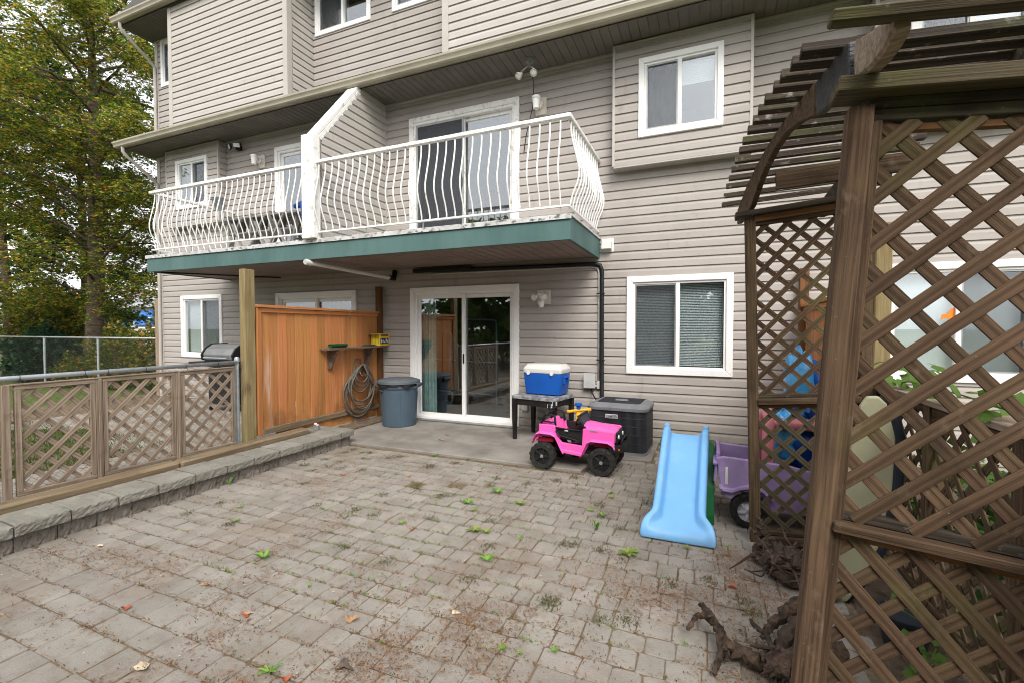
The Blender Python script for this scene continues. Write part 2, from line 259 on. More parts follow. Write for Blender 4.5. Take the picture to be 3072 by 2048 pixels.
# ================================================================== THE HOUSE
PITCH = 0.1238
house = thing('townhouse', 'three-storey beige vinyl-sided townhouse row with white windows and a long balcony', 'building', (-3, WALL, GZ))
PROF = [(-0.010, 0.0), (0.022, 0.0), (0.022, 0.006), (0.018, 0.62), (0.005, 0.90), (0.004, 1.0)]   # (out, fraction of course); Dutch-lap vinyl
def siding(wall, face, plane, u0, u1, z0, z1, openings=(), mat='siding', lim=None, joined=False):
    """one object per course; face '-y' or '+x' or '-x'"""
    def W(u, d, z): return (u, plane-d, z) if face == '-y' else (plane+d, u, z) if face == '+x' else (plane-d, u, z)
    flip = face in ('+x', '-x')
    n0 = math.floor((z0+0.004)/PITCH); n1 = math.ceil((z1+0.004)/PITCH); allm = MB()
    for n in range(n0, n1):
        cb = n*PITCH-0.004; ca, cz = max(cb, z0), min(cb+PITCH, z1)
        if cz-ca < 0.004: continue
        m = allm
        cuts = sorted({u0, u1, *[q for o in openings for q in o[:2] if u0 < q < u1]})
        segs = []
        for a, b in zip(cuts, cuts[1:]):
            mid = (a+b)/2; rng = [(ca, cz)]
            for (x0, x1, y0, y1) in openings:
                if x0 <= mid <= x1:
                    new = []
                    for (p, q) in rng:
                        if y1 <= p or y0 >= q: new.append((p, q)); continue
                        if y0 > p: new.append((p, y0))
                        if y1 < q: new.append((y1, q))
                    rng = new
            for (p, q) in rng:
                if q-p < 0.003: continue
                if segs and abs(segs[-1][1]-a) < 1e-6 and segs[-1][2:] == (p, q): segs[-1] = (segs[-1][0], b, p, q)
                else: segs.append((a, b, p, q))
        for (a, b, p, q) in segs:
            if not joined: m = MB()
            fr0, fr1 = (p-cb)/PITCH, (q-cb)/PITCH
            pts = []
            def dat(f):
                for (d1, f1), (d2, f2) in zip(PROF[1:], PROF[2:]):
                    if f1 <= f <= f2: return d1+(d2-d1)*(f-f1)/max(1e-9, f2-f1)
                return PROF[-1][0]
            fl = [fr0]+[f for _, f in PROF[2:] if fr0+1e-4 < f < fr1-1e-4]+[fr1]
            pts = [(-0.010, fr0)]+[(dat(max(f, 1e-4)), f) for f in fl]
            rows = []
            for d, f in pts:
                z = cb+f*PITCH; ua, ub = a, b
                if lim: la, lb = lim(z); ua, ub = max(a, la), min(b, lb)
                if ub < ua: ua = ub
                rows.append((W(ua, d, z), W(ub, d, z)))
            vs = [v for r in rows for v in r]; fs = [(2*i, 2*i+1, 2*i+3, 2*i+2) for i in range(len(rows)-1)]
            if flip: fs = [x[::-1] for x in fs] if face == '-x' else fs
            m.add(vs, fs)
            if not joined: m.build('siding_plank', mat, wall)
    if joined: return allm.build('siding', mat, wall)

def rectframe(m, x0, x1, z0, z1, w, y0, y1):
    """mitred rectangular frame in the XZ plane, from front y0 to back y1"""
    o = [(x0, z0), (x1, z0), (x1, z1), (x0, z1)]; i = [(x0+w, z0+w), (x1-w, z0+w), (x1-w, z1-w), (x0+w, z1-w)]
    for k in range(4):
        j = (k+1) % 4; m.prism([o[k], o[j], i[j], i[k]], y0, y1, 'y')
    return m
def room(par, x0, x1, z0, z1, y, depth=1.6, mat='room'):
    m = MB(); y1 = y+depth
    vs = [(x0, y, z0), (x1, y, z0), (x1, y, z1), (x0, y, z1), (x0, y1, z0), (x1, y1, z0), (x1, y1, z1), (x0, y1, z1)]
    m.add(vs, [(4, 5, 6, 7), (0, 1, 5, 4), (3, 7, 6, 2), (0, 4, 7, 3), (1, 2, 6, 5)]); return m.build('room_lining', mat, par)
def blind(par, x0, x1, z0, z1, y, tilt=0.5, pitch=0.022, name='blind', mat='blind'):
    m = MB(); n = int((z1-z0)/pitch)
    for k in range(n):
        z = z0+k*pitch; c, s = math.cos(tilt)*0.0125, math.sin(tilt)*0.0125
        m.add([(x0, y-c, z-s), (x1, y-c, z-s), (x1, y+c, z+s), (x0, y+c, z+s)], [(0, 1, 2, 3)])
    o = m.build(name, mat, par); o['kind'] = 'stuff'; return o
def curtain(par, x0, x1, z0, z1, y, mat, waves=7, amp=0.03):
    m = MB(); n = waves*8; top = []; bot = []
    for k in range(n+1):
        t = k/n; x = x0+(x1-x0)*t; yy = y+amp*math.sin(t*waves*2*PI)+0.3*amp*math.sin(t*17)
        top.append((x, yy, z1)); bot.append((x+0.02*math.sin(t*9), yy*1.0, z0))
    m.rings([bot, top], closed=False); return m.build('curtain', mat, par, smooth=True)
def window(x0, x1, z0, z1, Y=WALL, trim=0.085, split=0.5, scr=None, inside='blind', glass='glass', tilt=0.5, bdark=False, sill=True, label=None):
    m = MB(); rectframe(m, x0, x1, z0, z1, trim, Y-0.042, Y+0.01)
    w = m.build('window', 'white', house, bevel=0.006)
    a, b, c, d = x0+trim, x1-trim, z0+trim, z1-trim
    m = MB(); rectframe(m, a-0.002, b+0.002, c-0.002, d+0.002, 0.03, Y-0.018, Y+0.055)
    xs = a+(b-a)*split; m.box(xs-0.024, xs+0.024, Y-0.020, Y+0.05, c, d); m.build('sash_frame', 'white', w, bevel=0.003)
    for k, (p, q) in enumerate(((a+0.028, xs-0.022), (xs+0.022, b-0.028))):
        MB().box(p, q, Y+0.012+0.016*k, Y+0.017+0.016*k, c+0.028, d-0.028).build('pane', glass, w)
    if scr is not None:
        p, q = ((a+0.028, xs-0.022), (xs+0.022, b-0.028))[scr]
        m = MB(); rectframe(m, p, q, c+0.028, d-0.028, 0.018, Y-0.010, Y-0.002); m.build('screen_frame', 'galvdull', w)
        MB().box(p+0.016, q-0.016, Y-0.007, Y-0.005, c+0.04, d-0.04).build('insect_screen', 'screen', w)
    room(w, a-0.01, b+0.01, c-0.01, d+0.01, Y+0.056)
    if inside == 'blind': blind(w, a+0.035, b-0.035, c+0.05, d-0.02, Y+0.10, tilt)
    elif inside == 'curtain': curtain(w, a, b, c, d, Y+0.14, 'curtain2')
    elif inside == 'half':
        blind(w, xs, b-0.035, d-0.32, d-0.02, Y+0.10, 1.3); curtain(w, a, xs, c, d, Y+0.16, 'curtain2', 5)
    return w, (a-0.005, b+0.005, c-0.005, d+0.005)
def slider(x0, x1, z0, z1, Y=WALL, trim=0.085, fixed_right=True, inside='curtain', glass='glass', foot=0.0, mat='white'):
    m = MB(); o = [(x0, z0), (x0, z1), (x1, z1), (x1, z0)]; i = [(x0+trim, z0), (x0+trim, z1-trim), (x1-trim, z1-trim), (x1-trim, z0)]
    for k in range(3): m.prism([o[k], o[k+1], i[k+1], i[k]], Y-0.045, Y+0.01, 'y')
    w = m.build('sliding_door', mat, house, bevel=0.006)
    a, b, d = x0+trim, x1-trim, z1-trim; c = z0
    m = MB(); rectframe(m, a-0.002, b+0.002, c, d+0.002, 0.045, Y-0.025, Y+0.10); m.build('door_frame', mat, w, bevel=0.004)
    xm = (a+b)/2
    for k, (p, q, y) in enumerate(((a+0.043, xm+0.035, Y+0.012), (xm-0.035, b-0.043, Y+0.052))):
        m = MB(); rectframe(m, p, q, c+0.043, d-0.043, 0.062, y, y+0.034); l = m.build('door_panel', mat, w, bevel=0.004)
        MB().box(p+0.06, q-0.06, y+0.014, y+0.02, c+0.10, d-0.10).build('pane', glass, l)
    MB().box(xm+0.004, xm+0.022, Y-0.012, Y+0.013, (c+d)/2-0.11, (c+d)/2+0.05).build('door_handle', 'blackpl', w, bevel=0.003)
    MB().box(a-0.03, b+0.03, Y-0.045, Y+0.10, c-0.028, c-0.002).build('door_sill', 'galvdull', w, bevel=0.003)
    room(w, a-0.7 if z0 < 1 else a-0.005, b+0.3 if z0 < 1 else b+0.005, c-0.03, d+0.02, Y+0.101, 2.6)
    return w, (a-0.003, b+0.003, c-0.03, d+0.003), (a, b, c, d)

op1 = []; op2 = []; op3 = []
# ground floor
w, o = window(-1.055, 0.315, 0.865, 2.227, scr=0, inside='blind', tilt=0.72); op1.append(o)
w, o = window(-10.925, -9.555, 0.865, 2.227, scr=1, inside='blind', tilt=0.9); op1.append(o)
w, o = window(1.90, 3.27, 0.90, 2.245, scr=1, inside='blind', tilt=1.25); op1.append(o)
d, o, q = slider(-4.735, -2.703, -0.035, 2.195); op1.append(o)
curtain(d, q[0]+0.02, q[0]+0.30, 0.03, q[3]-0.02, WALL+0.20, 'curtain', 5, 0.035)
tf = thing('tube_frame', 'light blue metal tube frame standing inside behind the lower sliding door', 'frame', (-4.2, 8.0, -0.03)); M['bluetube'] = pmat('light_blue_tube', (0.30, 0.52, 0.66), (0.36, 0.58, 0.72), scale=4, rough=0.35)
MB().tube([(-3.72, 8.03, -0.03), (-3.72, 8.03, 1.58), (-3.735, 8.03, 1.64), (-3.79, 8.04, 1.665), (-4.40, 8.05, 1.68)], 0.018, 8).build('upright', 'bluetube', tf, smooth=True)
MB().tube([(-4.86, 8.12, 0.02), (-4.78, 8.12, 0.0), (-4.745, 8.11, 0.06), (-4.74, 8.10, 1.30), (-4.755, 8.10, 1.385), (-4.82, 8.10, 1.43), (-5.2, 8.10, 1.46)], 0.020, 8).build('upright', 'bluetube', tf, smooth=True)
for za, zb in ((0.24, 0.22), (0.86, 0.85)): MB().tube([(-4.40, 8.06, za), (-3.73, 8.03, zb)], 0.012, 7).build('crossbar', 'bluetube', tf, smooth=True)
for za in (0.24, 0.88): MB().tube([(-5.1, 8.1, za), (-4.66, 8.1, za-0.01)], 0.012, 7).build('crossbar', 'bluetube', tf, smooth=True)
d2, o, q = slider(-7.955, -5.915, -0.035, 2.20); op1.append(o)
curtain(d2, q[1]-0.95, q[1]-0.02, 0.03, q[3]-0.02, WALL+0.22, 'curtain2', 9)
# second floor
d3, o, q = slider(-4.735, -2.70, 2.85, 5.07, glass='glass2', mat='whitepaint'); op2.append(o)
curtain(d3, q[0]+0.02, (q[0]+q[1])/2-0.1, 2.9, q[3]-0.02, WALL+0.22, 'curtain2', 8)
xm_ = (q[0]+q[1])/2; m = MB(); rectframe(m, q[0]+0.045, xm_+0.03, q[2]+0.045, q[3]-0.045, 0.03, WALL-0.012, WALL-0.002); sf = m.build('screen_frame', 'galvdull', d3); MB().box(q[0]+0.07, xm_+0.005, WALL-0.008, WALL-0.006, q[2]+0.07, q[3]-0.07).build('insect_screen', screenmat('door_screen', (0.05, 0.055, 0.065), 0.62), d3)
d4, o, q = slider(-7.93, -5.88, 2.85, 5.07, glass='glass2'); op2.append(o)
bw = []
for (x0, x1) in ((-0.888, 0.162), (2.04, 3.09), (-10.72, -9.69)):
    w, o = window(x0, x1, 4.077, 5.133, Y=6.52, scr=0 if x0 > -5 else 1, inside='half' if x0 > -5 else 'curtain', glass='glass2', trim=0.075); bw.append(o); op2.append((o[0], o[1], o[2], o[3]))
# third floor
for (x0, x1) in ((-6.835, -5.54), (-5.075, -3.85), (-11.46, -10.30)):
    w, o = window(x0, x1, 6.955, 8.0, inside='half', glass='glass2', trim=0.075, scr=0); op3.append(o)

XL, XR = -11.66, 7.0
# walls: each wall part is its trim (corner posts, starter strip, J-channels), its children are the courses
m = MB(); m.box(XL-0.02, XL+0.085, WALL-0.032, WALL+0.05, -0.10, 5.40); m.box(XL, XR, WALL-0.012, WALL+0.02, -0.105, -0.088)
m.box(XL, XR, WALL-0.028, WALL+0.0, 5.365, 5.405)
wall_main = m.build('wall', 'trim', house, bevel=0.004); wall_main['label'] = 'rear wall, ground and second storey'
siding(wall_main, '-y', WALL, XL+0.08, XR, -0.09, 5.37, op1+op2)
m = MB(); m.box(XL-0.02, XL+0.085, WALL-0.032, WALL+0.05, 5.46, 8.03); m.box(XL, XR, WALL-0.028, WALL, 8.0, 8.035)
wall_top = m.build('wall', 'trim', house, bevel=0.004); siding(wall_top, '-y', WALL, XL+0.08, XR, 5.46, 8.0, op3)
# end wall of the row (faces away to the left)
ew = MB().box(XL-0.03, XL, WALL+0.05, WALL+9, -0.1, 8.03).build('end_wall', 'trim', house); siding(ew, '-x', XL-0.03, WALL+0.05, WALL+9, -0.09, 8.0, joined=True)
# kitchen bump-outs on the second storey
for k, (x0, x1) in enumerate(((-1.222, 0.480), (1.735, 3.43), (-11.06, -9.362))):
    m = MB(); Yb = 6.52
    for xa in (x0, x1): m.box(xa-0.018, xa+0.018, Yb-0.026, Yb+0.012, 3.735, 5.385)
    m.box(x0, x1, Yb-0.024, Yb+0.0, 5.36, 5.385); m.box(x0, x1, Yb-0.020, Yb+0.01, 3.712, 3.735)
    b = m.build('bump_out', 'trim', house, bevel=0.003)
    siding(b, '-y', Yb, x0+0.016, x1-0.016, 3.735, 5.362, [bw[k]])
    MB().box(x0, x1, Yb+0.001, WALL, 3.714, 3.732).build('bump_out_soffit', 'trim', b)
    siding(b, '+x', x1, Yb, WALL, 3.735, 5.385, joined=True); siding(b, '-x', x0, Yb, WALL, 3.735, 5.385, joined=True)
# third-storey bays that stand further out
for (x0, x1) in ((-10.20, -6.905), (-3.705, -0.40), (2.6, 5.9)):
    Yb = 6.11; m = MB()
    for xa, sgn in ((x0, 1), (x1, -1)): m.box(min(xa-sgn*0.012, xa+sgn*0.095), max(xa-sgn*0.012, xa+sgn*0.095), Yb-0.03, Yb+0.09, 5.46, 8.03)
    m.box(x0+0.05, x1-0.05, Yb-0.02, Yb+0.05, 8.0, 8.03)
    b = m.build('bay', 'trim', house, bevel=0.004)
    siding(b, '-y', Yb, x0+0.09, x1-0.09, 5.46, 8.03, mat='siding_old')
    if x0 < -5: siding(b, '+x', x1, Yb+0.085, WALL, 5.46, 8.03, mat='siding_old')
    else: siding(b, '+x', x1, Yb+0.085, WALL, 5.46, 8.03, joined=True)
    siding(b, '-x', x0, Yb+0.085, WALL, 5.46, 8.03, joined=True)
# eaves: soffit strips, fascia, gutter, roof
def eave(z, x0, x1, yg, tagl):
    m = MB(); m.box(x0+0.02, x1, yg+0.07, yg+0.10, z-0.02, z+0.12); m.box(x0+0.02, x1, yg+0.075, yg+0.10, z-0.02, z-0.012); e = m.build('eave', 'gutter', house)
    if tagl: e['label'] = tagl
    first = None; xx = x0+0.03; pitch = 0.122
    while xx < x1:
        if first is None:
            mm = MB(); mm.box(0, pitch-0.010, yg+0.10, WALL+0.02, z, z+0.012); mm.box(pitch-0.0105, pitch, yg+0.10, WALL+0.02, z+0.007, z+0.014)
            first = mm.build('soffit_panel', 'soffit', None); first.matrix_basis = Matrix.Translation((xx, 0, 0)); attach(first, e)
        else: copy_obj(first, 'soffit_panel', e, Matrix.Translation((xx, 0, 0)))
        xx += pitch
    # K-style gutter
    P = [(0.075, 0.0), (0.0, 0.0), (-0.022, 0.02), (-0.026, 0.055), (-0.052, 0.085), (-0.055, 0.115), (-0.044, 0.118), (-0.042, 0.09), (-0.014, 0.06), (-0.012, 0.024), (0.0, 0.008), (0.069, 0.008), (0.069, 0.118), (0.075, 0.118)]
    g = MB(); g.prism([(yg+a, z-0.012+b) for a, b in P], x0, x1, 'x'); g.prism([(yg+0.075, z-0.012), (yg+0.0, z-0.012), (yg-0.022, z+0.008), (yg-0.026, z+0.043), (yg-0.055, z+0.103), (yg+0.075, z+0.106)], x0-0.004, x0+0.004, 'x')
    g.build('gutter', 'gutter', e, auto=35)
    MB().prism([(yg+0.03, z+0.13), (WALL+0.3, z+0.26 if z < 7 else z+1.9), (WALL+0.3, z+0.22 if z < 7 else z+1.86), (yg+0.03, z+0.11)], x0, x1, 'x').build('roof', 'roofing', e)
    return e
M['roofing'] = pmat('asphalt_shingle', (0.055, 0.05, 0.048), (0.10, 0.095, 0.09), scale=30, rough=0.95, coord='Pos')
eave(5.405, -11.86, XR, 5.94, 'lower eave with beige gutter above the balcony'); eave(8.035, -11.84, XR, 5.94, None)
def downspout(z, zb):
    x, y0 = -11.62, 5.97
    pts = [(x, y0, z), (x, y0, z-0.10), (x, y0+0.06, z-0.17), (x, WALL-0.15, z-0.53), (x, WALL-0.065, z-0.62), (x, WALL-0.065, z-0.72), (x, WALL-0.065, zb)]
    return MB().tube(pts, [0.034]*7, 8).build('downspout', 'trim', house, auto=40)
downspout(8.03, 5.55); downspout(5.40, -0.08)

# ------------------------------------------------------------------ balcony (part of the house)
BX0, BX1, BY0 = -9.31, -1.445, 5.12
m = MB(); m.box(BX0, BX1, BY0, BY0+0.04, 2.512, 2.775); m.box(BX1-0.04, BX1, BY0+0.04, WALL-0.02, 2.512, 2.775); m.box(BX0, BX0+0.04, BY0+0.04, WALL-0.02, 2.512, 2.775)
balc = m.build('balcony', 'green', house, bevel=0.004); balc['label'] = 'long balcony with green fascia and white bellied railing'
MB().box(BX0+0.04, BX1-0.04, BY0+0.04, WALL-0.02, 2.66, 2.79).build('deck', 'flash', balc)
m = MB(); m.box(BX0-0.018, BX1+0.018, BY0-0.018, BY0+0.12, 2.778, 2.806); m.box(BX1-0.10, BX1+0.018, BY0+0.12, WALL-0.02, 2.778, 2.806); m.box(BX0-0.018, BX0+0.10, BY0+0.12, WALL-0.02, 2.778, 2.806)
m.box(BX0-0.018, BX1+0.018, BY0-0.021, BY0-0.016, 2.745, 2.804); m.build('flashing', 'flash', balc, bevel=0.003)
us = MB().box(0, 0.142, BY0+0.042, WALL-0.01, 0, 0.012).build('soffit_panel', 'undersoffit', None); xx = BX0+0.045; us.matrix_basis = Matrix.Translation((xx, 0, 2.530)); attach(us, balc)
while xx < BX1-0.30:
    xx += 0.150; copy_obj(us, 'soffit_panel', balc, Matrix.Translation((xx, 0, 2.530)))
MB().box(BX0+0.042, BX1-0.042, BY0+0.042, WALL-0.012, 2.543, 2.556).build('soffit_backing', 'dark', balc)
RT, RB, RY = 3.93, 2.895, 5.115
def toprail(p0, p1): beam('top_rail', p0, p1, 0.062, 0.048, 'whitepaint', balc, bevel=0.006)
toprail((-9.16, RY, RT-0.024), (-5.45, RY, RT-0.024)); toprail((-5.27, RY, RT-0.024), (-1.435, RY, RT-0.024))
toprail((-1.466, RY+0.032, RT-0.024), (-1.466, WALL-0.03, RT-0.024)); toprail((-9.13, RY+0.032, RT-0.024), (-9.13, WALL-0.03, RT-0.024))
def botrail(p0, p1): beam('bottom_rail', p0, p1, 0.032, 0.024, 'picket', balc, bevel=0.003)
botrail((-9.14, RY, RB), (-5.45, RY, RB)); botrail((-5.27, RY, RB), (-1.45, RY, RB)); botrail((-1.466, RY+0.017, RB), (-1.466, WALL-0.03, RB)); botrail((-9.13, RY+0.017, RB), (-9.13, WALL-0.03, RB))
H = RT-0.05-RB; bel = [(0, 0), (0.06, 0.0), (0.16, -0.028), (0.27, -0.075), (0.36, -0.098), (0.45, -0.098), (0.56, -0.075), (0.72, -0.035), (0.86, -0.006), (0.94, 0), (1, 0)]
pk = MB().tube([(0, d, t*H) for t, d in bel], 0.0100, 6).build('baluster', 'picket', None, smooth=True)
def pickets(p0, p1, n, rz):
    for k in range(n):
        t = (k+0.5)/n; x, y = p0[0]+(p1[0]-p0[0])*t, p0[1]+(p1[1]-p0[1])*t
        copy_obj(pk, 'baluster', balc, Matrix.Translation((x, y, RB)) @ Matrix.Rotation(rz+random.uniform(-0.04, 0.04), 4, 'Z') @ Matrix.Scale(random.uniform(0.93, 1.05), 4, (0, 1, 0)))
pickets((-9.10, RY), (-5.46, RY), 29, 0); pickets((-5.26, RY), (-1.50, RY), 30, 0); pickets((-1.466, RY+0.03), (-1.466, WALL-0.08), 13, PI/2); pickets((-9.13, RY+0.03), (-9.13, WALL-0.08), 12, -PI/2)
bpy.data.objects.remove(pk)
for x in np.arange(-9.0, -1.4, 0.93): MB().box(x-0.006, x+0.006, RY-0.006, RY+0.006, 2.80, RB-0.010).build('rail_foot', 'galvdull', balc)
# privacy partition across the balcony
m = MB(); m.prism([(5.16, 2.80), (5.16, 4.27), (6.05, 5.40), (WALL, 5.40), (WALL, 2.80)], -5.375, -5.245, 'x'); part = m.build('partition', 'trim', balc)
siding(part, '+x', -5.244, 5.16, WALL-0.03, 2.81, 5.40, mat='siding_old', lim=lambda z: (5.19 if z < 4.26 else 5.19+(z-4.26)/(5.40-4.26)*0.89, 99))
MB().box(-5.46, -5.225, 5.035, 5.165, 2.805, 4.30).build('partition_post', 'whitepaint', part, bevel=0.006)
sl = Vector((0, 6.05-5.14, 5.41-4.29)); L = sl.length
beam('partition_cap', (-5.33, 5.10, 4.285), (-5.33, 6.03, 5.43), 0.20, 0.045, 'whitepaint', part, up=(0, -1, 0.8)); beam('partition_edge', (-5.238, 5.17, 4.27), (-5.238, 6.06, 5.37), 0.02, 0.07, 'whitepaint', part, up=(0, -1, 0.8))
MB().box(-5.25, -5.22, WALL-0.05, WALL-0.02, 2.81, 5.38).build('inner_corner', 'trim', part)
# ================================================================== GROUND
g = MB(); R = 900
g.add([(-R, -R, -0.16), (R, -R, -0.16), (R, R, -0.16), (-R, R, -0.16)], [(0, 1, 2, 3)]); struct(g.build('ground', 'grassy'))
yb = MB().box(-4.60, 2.4, 0.2, 6.72, -0.155, -0.1055); yard = struct(yb.build('paved_yard', 'joint'))
pad = MB().prism([(-5.36, 4.985), (-1.28, 4.985), (-1.20, 5.62), (-0.60, 5.68), (-0.60, WALL-0.001), (-5.36, WALL-0.001)], -0.155, -0.072, 'z')
pad_o = struct(pad.build('concrete_pad', 'concrete', bevel=0.01))
def inpad(x, y): return (-4.6 < x < -1.24 and y > 4.97) or (-1.3 < x < -0.60 and y > 5.60)
# pavers: rows along X, three tumbled sizes; left front corner narrower bricks
def paver(x0, x1, y0, y1):
    g_ = 0.0022; x0 += g_; x1 -= g_; y0 += g_; y1 -= g_; c = random.uniform(0.007, 0.018); top = -0.100+random.gauss(0, 0.0018)
    j = lambda: random.uniform(-0.005, 0.005)
    o = [(x0+c, y0), (x1-c, y0), (x1, y0+c), (x1, y1-c), (x1-c, y1), (x0+c, y1), (x0, y1-c), (x0, y0+c)]; o = [(a+j(), b+j()) for a, b in o]
    cx, cy = (x0+x1)/2, (y0+y1)/2; ins = random.uniform(0.003, 0.006); tx, ty = random.gauss(0, 0.006), random.gauss(0, 0.006)
    def inset(p):
        dx, dy = p[0]-cx, p[1]-cy; return (cx+dx*(1-ins/abs(x1-x0)*2), cy+dy*(1-ins/abs(y1-y0)*2))
    tz = lambda p, z: z+(p[0]-cx)*tx+(p[1]-cy)*ty
    r0 = [(a, b, -0.13) for a, b in o]; r1 = [(a, b, tz((a, b), top-random.uniform(0.003, 0.007))) for a, b in o]
    i2 = [inset(p) for p in o]; r2 = [(a, b, tz((a, b), top)) for a, b in i2]
    vs = r0+r1+r2; fs = [(i, (i+1) % 8, 8+(i+1) % 8, 8+i) for i in range(8)]+[(8+i, 8+(i+1) % 8, 16+(i+1) % 8, 16+i) for i in range(8)]+[tuple(range(16, 24))]
    return vs, fs, (cx, cy)
rows = []; y = 0.62
fixed = [1.145, 1.35, 1.505, 1.705, 1.875, 2.03, 2.17, 2.31, 2.45, 2.60, 2.74, 2.89, 3.07, 3.255, 3.40]
yy = [0.62, 0.80, 0.98]+fixed
while yy[-1] < 6.75: yy.append(yy[-1]+random.choice((0.135, 0.145, 0.155, 0.165)))
cells = []
for y0, y1 in zip(yy, yy[1:]):
    x = -4.56+random.uniform(-0.08, 0); h = y1-y0
    while x < 0.66:
        w = random.choice((0.105, 0.13, 0.145, 0.16, 0.175, 0.195))
        if y0 < 1.6 and x < -2.6: w = random.choice((0.10, 0.195, 0.20, 0.205, 0.21))
        cells.append((max(x, -4.555), x+w, y0, y1)); x += w
cells = [c for c in cells if c[1]-c[0] > 0.04 and not inpad((c[0]+c[1])/2, (c[2]+c[3])/2) and c[2] < 6.6]
# nearest in view become single parts, the rest one joined part
def vis(c):
    d = Vector(((c[0]+c[1])/2, (c[2]+c[3])/2, -1.6+1.5)); d = d-Vector((0, 0, 1.5)); w = d.dot(fwd); u = d.dot(rgt)/w; v = -d.dot(upv)/w
    return w > 0.3 and abs(u) < 1.13 and v < 0.755 and not (u > 0.72)
cells.sort(key=lambda c: (not vis(c), ((c[0]+c[1])/2)**2+((c[2]+c[3])/2)**2))
far = MB()
for k, c in enumerate(cells):
    vs, fs, cc = paver(*c)
    if k < 300:
        m = MB(); m.add([(a-cc[0], b-cc[1], z) for a, b, z in vs], fs); o = m.build('paver', 'paver', None); o.location = (cc[0], cc[1], 0); o.matrix_basis = Matrix.Translation((cc[0], cc[1], 0)); attach(o, yard)
    else: far.add(vs, fs)
fo = far.build('pavers', 'paver_far', yard); fo['kind'] = 'stuff'
struct(MB().box(0.80, 2.6, 0.3, 6.69, -0.15, -0.094).build('planting_bed', 'soil', bevel=0.01))
# neighbour's side seen through the lattice: a strip of pavers and lawn
nb = MB().box(-12.2, -5.05, -2.0, 6.70, -0.155, -0.045); nyard = struct(nb.build('side_yard', 'joint'))
nm = MB(); y = 0.2
while y < 6.55:
    x = -10.4+random.uniform(0, 0.1)
    while x < -5.45:
        if not (x < -6.6 and y > 2.0 and y < 3.6+0.25*math.sin(x*2)):
            vs, fs, cc = paver(x, x+0.2, y, y+0.12); nm.add([(a, b, z+0.072) for a, b, z in vs], fs)
        x += 0.2
    y += 0.12
o = nm.build('pavers', 'paver_far', nyard); o['kind'] = 'stuff'
def grass_patch(name, n, fn, h0, h1, mat, label, w=0.006):
    V = np.zeros((n*3, 3)); 
    for k in range(n):
        x, y, z = fn(); a = random.uniform(0, 2*PI); hh = random.uniform(h0, h1); lx, ly = random.gauss(0, 0.5)*hh, random.gauss(0, 0.5)*hh
        V[3*k] = (x-math.cos(a)*w, y-math.sin(a)*w, z); V[3*k+1] = (x+math.cos(a)*w, y+math.sin(a)*w, z); V[3*k+2] = (x+lx, y+ly, z+hh)
    o = npmesh(name, V, np.arange(n*3).reshape(n, 3), mat); tag(o, label, 'grass', kind='stuff'); return o
M['grass'] = leafmat('grass_blades', [(0.0, (0.035, 0.07, 0.012)), (0.5, (0.08, 0.13, 0.025)), (1.0, (0.17, 0.18, 0.06))])
grass_patch('lawn', 9000, lambda: (random.uniform(-10.5, -6.5), random.uniform(2.0, 3.9), -0.045), 0.02, 0.06, 'grass', 'mown green grass behind the lattice fence', 0.008)

# ------------------------------------------------------------------ low block wall along the left of the patio
rw = thing('retaining_wall', 'low split-face concrete block wall with grey caps along the patio', 'wall', (-4.65, 3, GZ))
def rough_block(name, x0, x1, y0, y1, z0, z1, mat, face=0.010, top=0.002):
    nx, ny, nz = 3, 14, 5
    m = MB(); idx = {}
    def P(i, j, k):
        key = (i, j, k)
        if key not in idx:
            x, y, z = x0+(x1-x0)*i/nx, y0+(y1-y0)*j/ny, z0+(z1-z0)*k/nz
            ed = (j in (0, ny)) or (k in (0, nz))
            if i == nx: x += random.uniform(-face, face*0.7)-(face*0.8 if ed else 0)
            if k == nz: z += random.uniform(-top, top)-(0.006 if i == nx else 0)
            idx[key] = len(m.v); m.v.append((x, y, z))
        return idx[key]
    for j in range(ny):
        for k in range(nz): m.f.append((P(nx, j, k), P(nx, j+1, k), P(nx, j+1, k+1), P(nx, j, k+1)))
        for i in range(nx): m.f.append((P(i, j, nz), P(i+1, j, nz), P(i+1, j+1, nz), P(i, j+1, nz)))
    for i in range(nx):
        for k in range(nz): m.f.append((P(i, 0, k), P(i+1, 0, k), P(i+1, 0, k+1), P(i, 0, k+1))); m.f.append((P(i, ny, k), P(i+1, ny, k), P(i+1, ny, k+1), P(i, ny, k+1)))
    m.mi = [0]*len(m.f); return m.build(name, mat, rw)
y = 0.37
while y < 4.95:
    y1 = min(y+0.247, 4.985); rough_block('block', -4.80, -4.545, y+0.003, y1-0.003, -0.15, 0.020, 'block', 0.009); y += 0.247
y = 0.32
while y < 4.90:
    w = random.uniform(0.305, 0.325); y1 = y+w if y+w < 4.82 else 5.01
    dz = random.uniform(-0.004, 0.004); rough_block('cap', -4.835, -4.495, y+0.005, y1-0.005, 0.026, 0.110+dz, 'cap', 0.005, 0.002); y = y1
rough_block('cap', -5.16, -4.838, 4.70, 5.00, 0.024, 0.108, 'cap', 0.006); rough_block('block', -5.16, -4.803, 4.72, 4.98, -0.15, 0.022, 'block', 0.004)
fill = MB().box(-5.40, -4.80, 0.2, 4.72, -0.15, 0.062); struct(fill.build('soil_bed', 'soil', bevel=0.02))
lt = thing('landscape_timber', 'long weathered landscape timber lying behind the block wall caps', 'timber', (-5.0, 3, 0.06))
o = beam('timber_beam', (-5.02, 0.3, 0.085), (-5.00, 2.98, 0.088), 0.15, 0.125, 'timber', lt, bevel=0.02); beam('timber_beam', (-5.00, 2.985, 0.088), (-5.03, 4.66, 0.095), 0.145, 0.12, 'timber', lt, bevel=0.02)

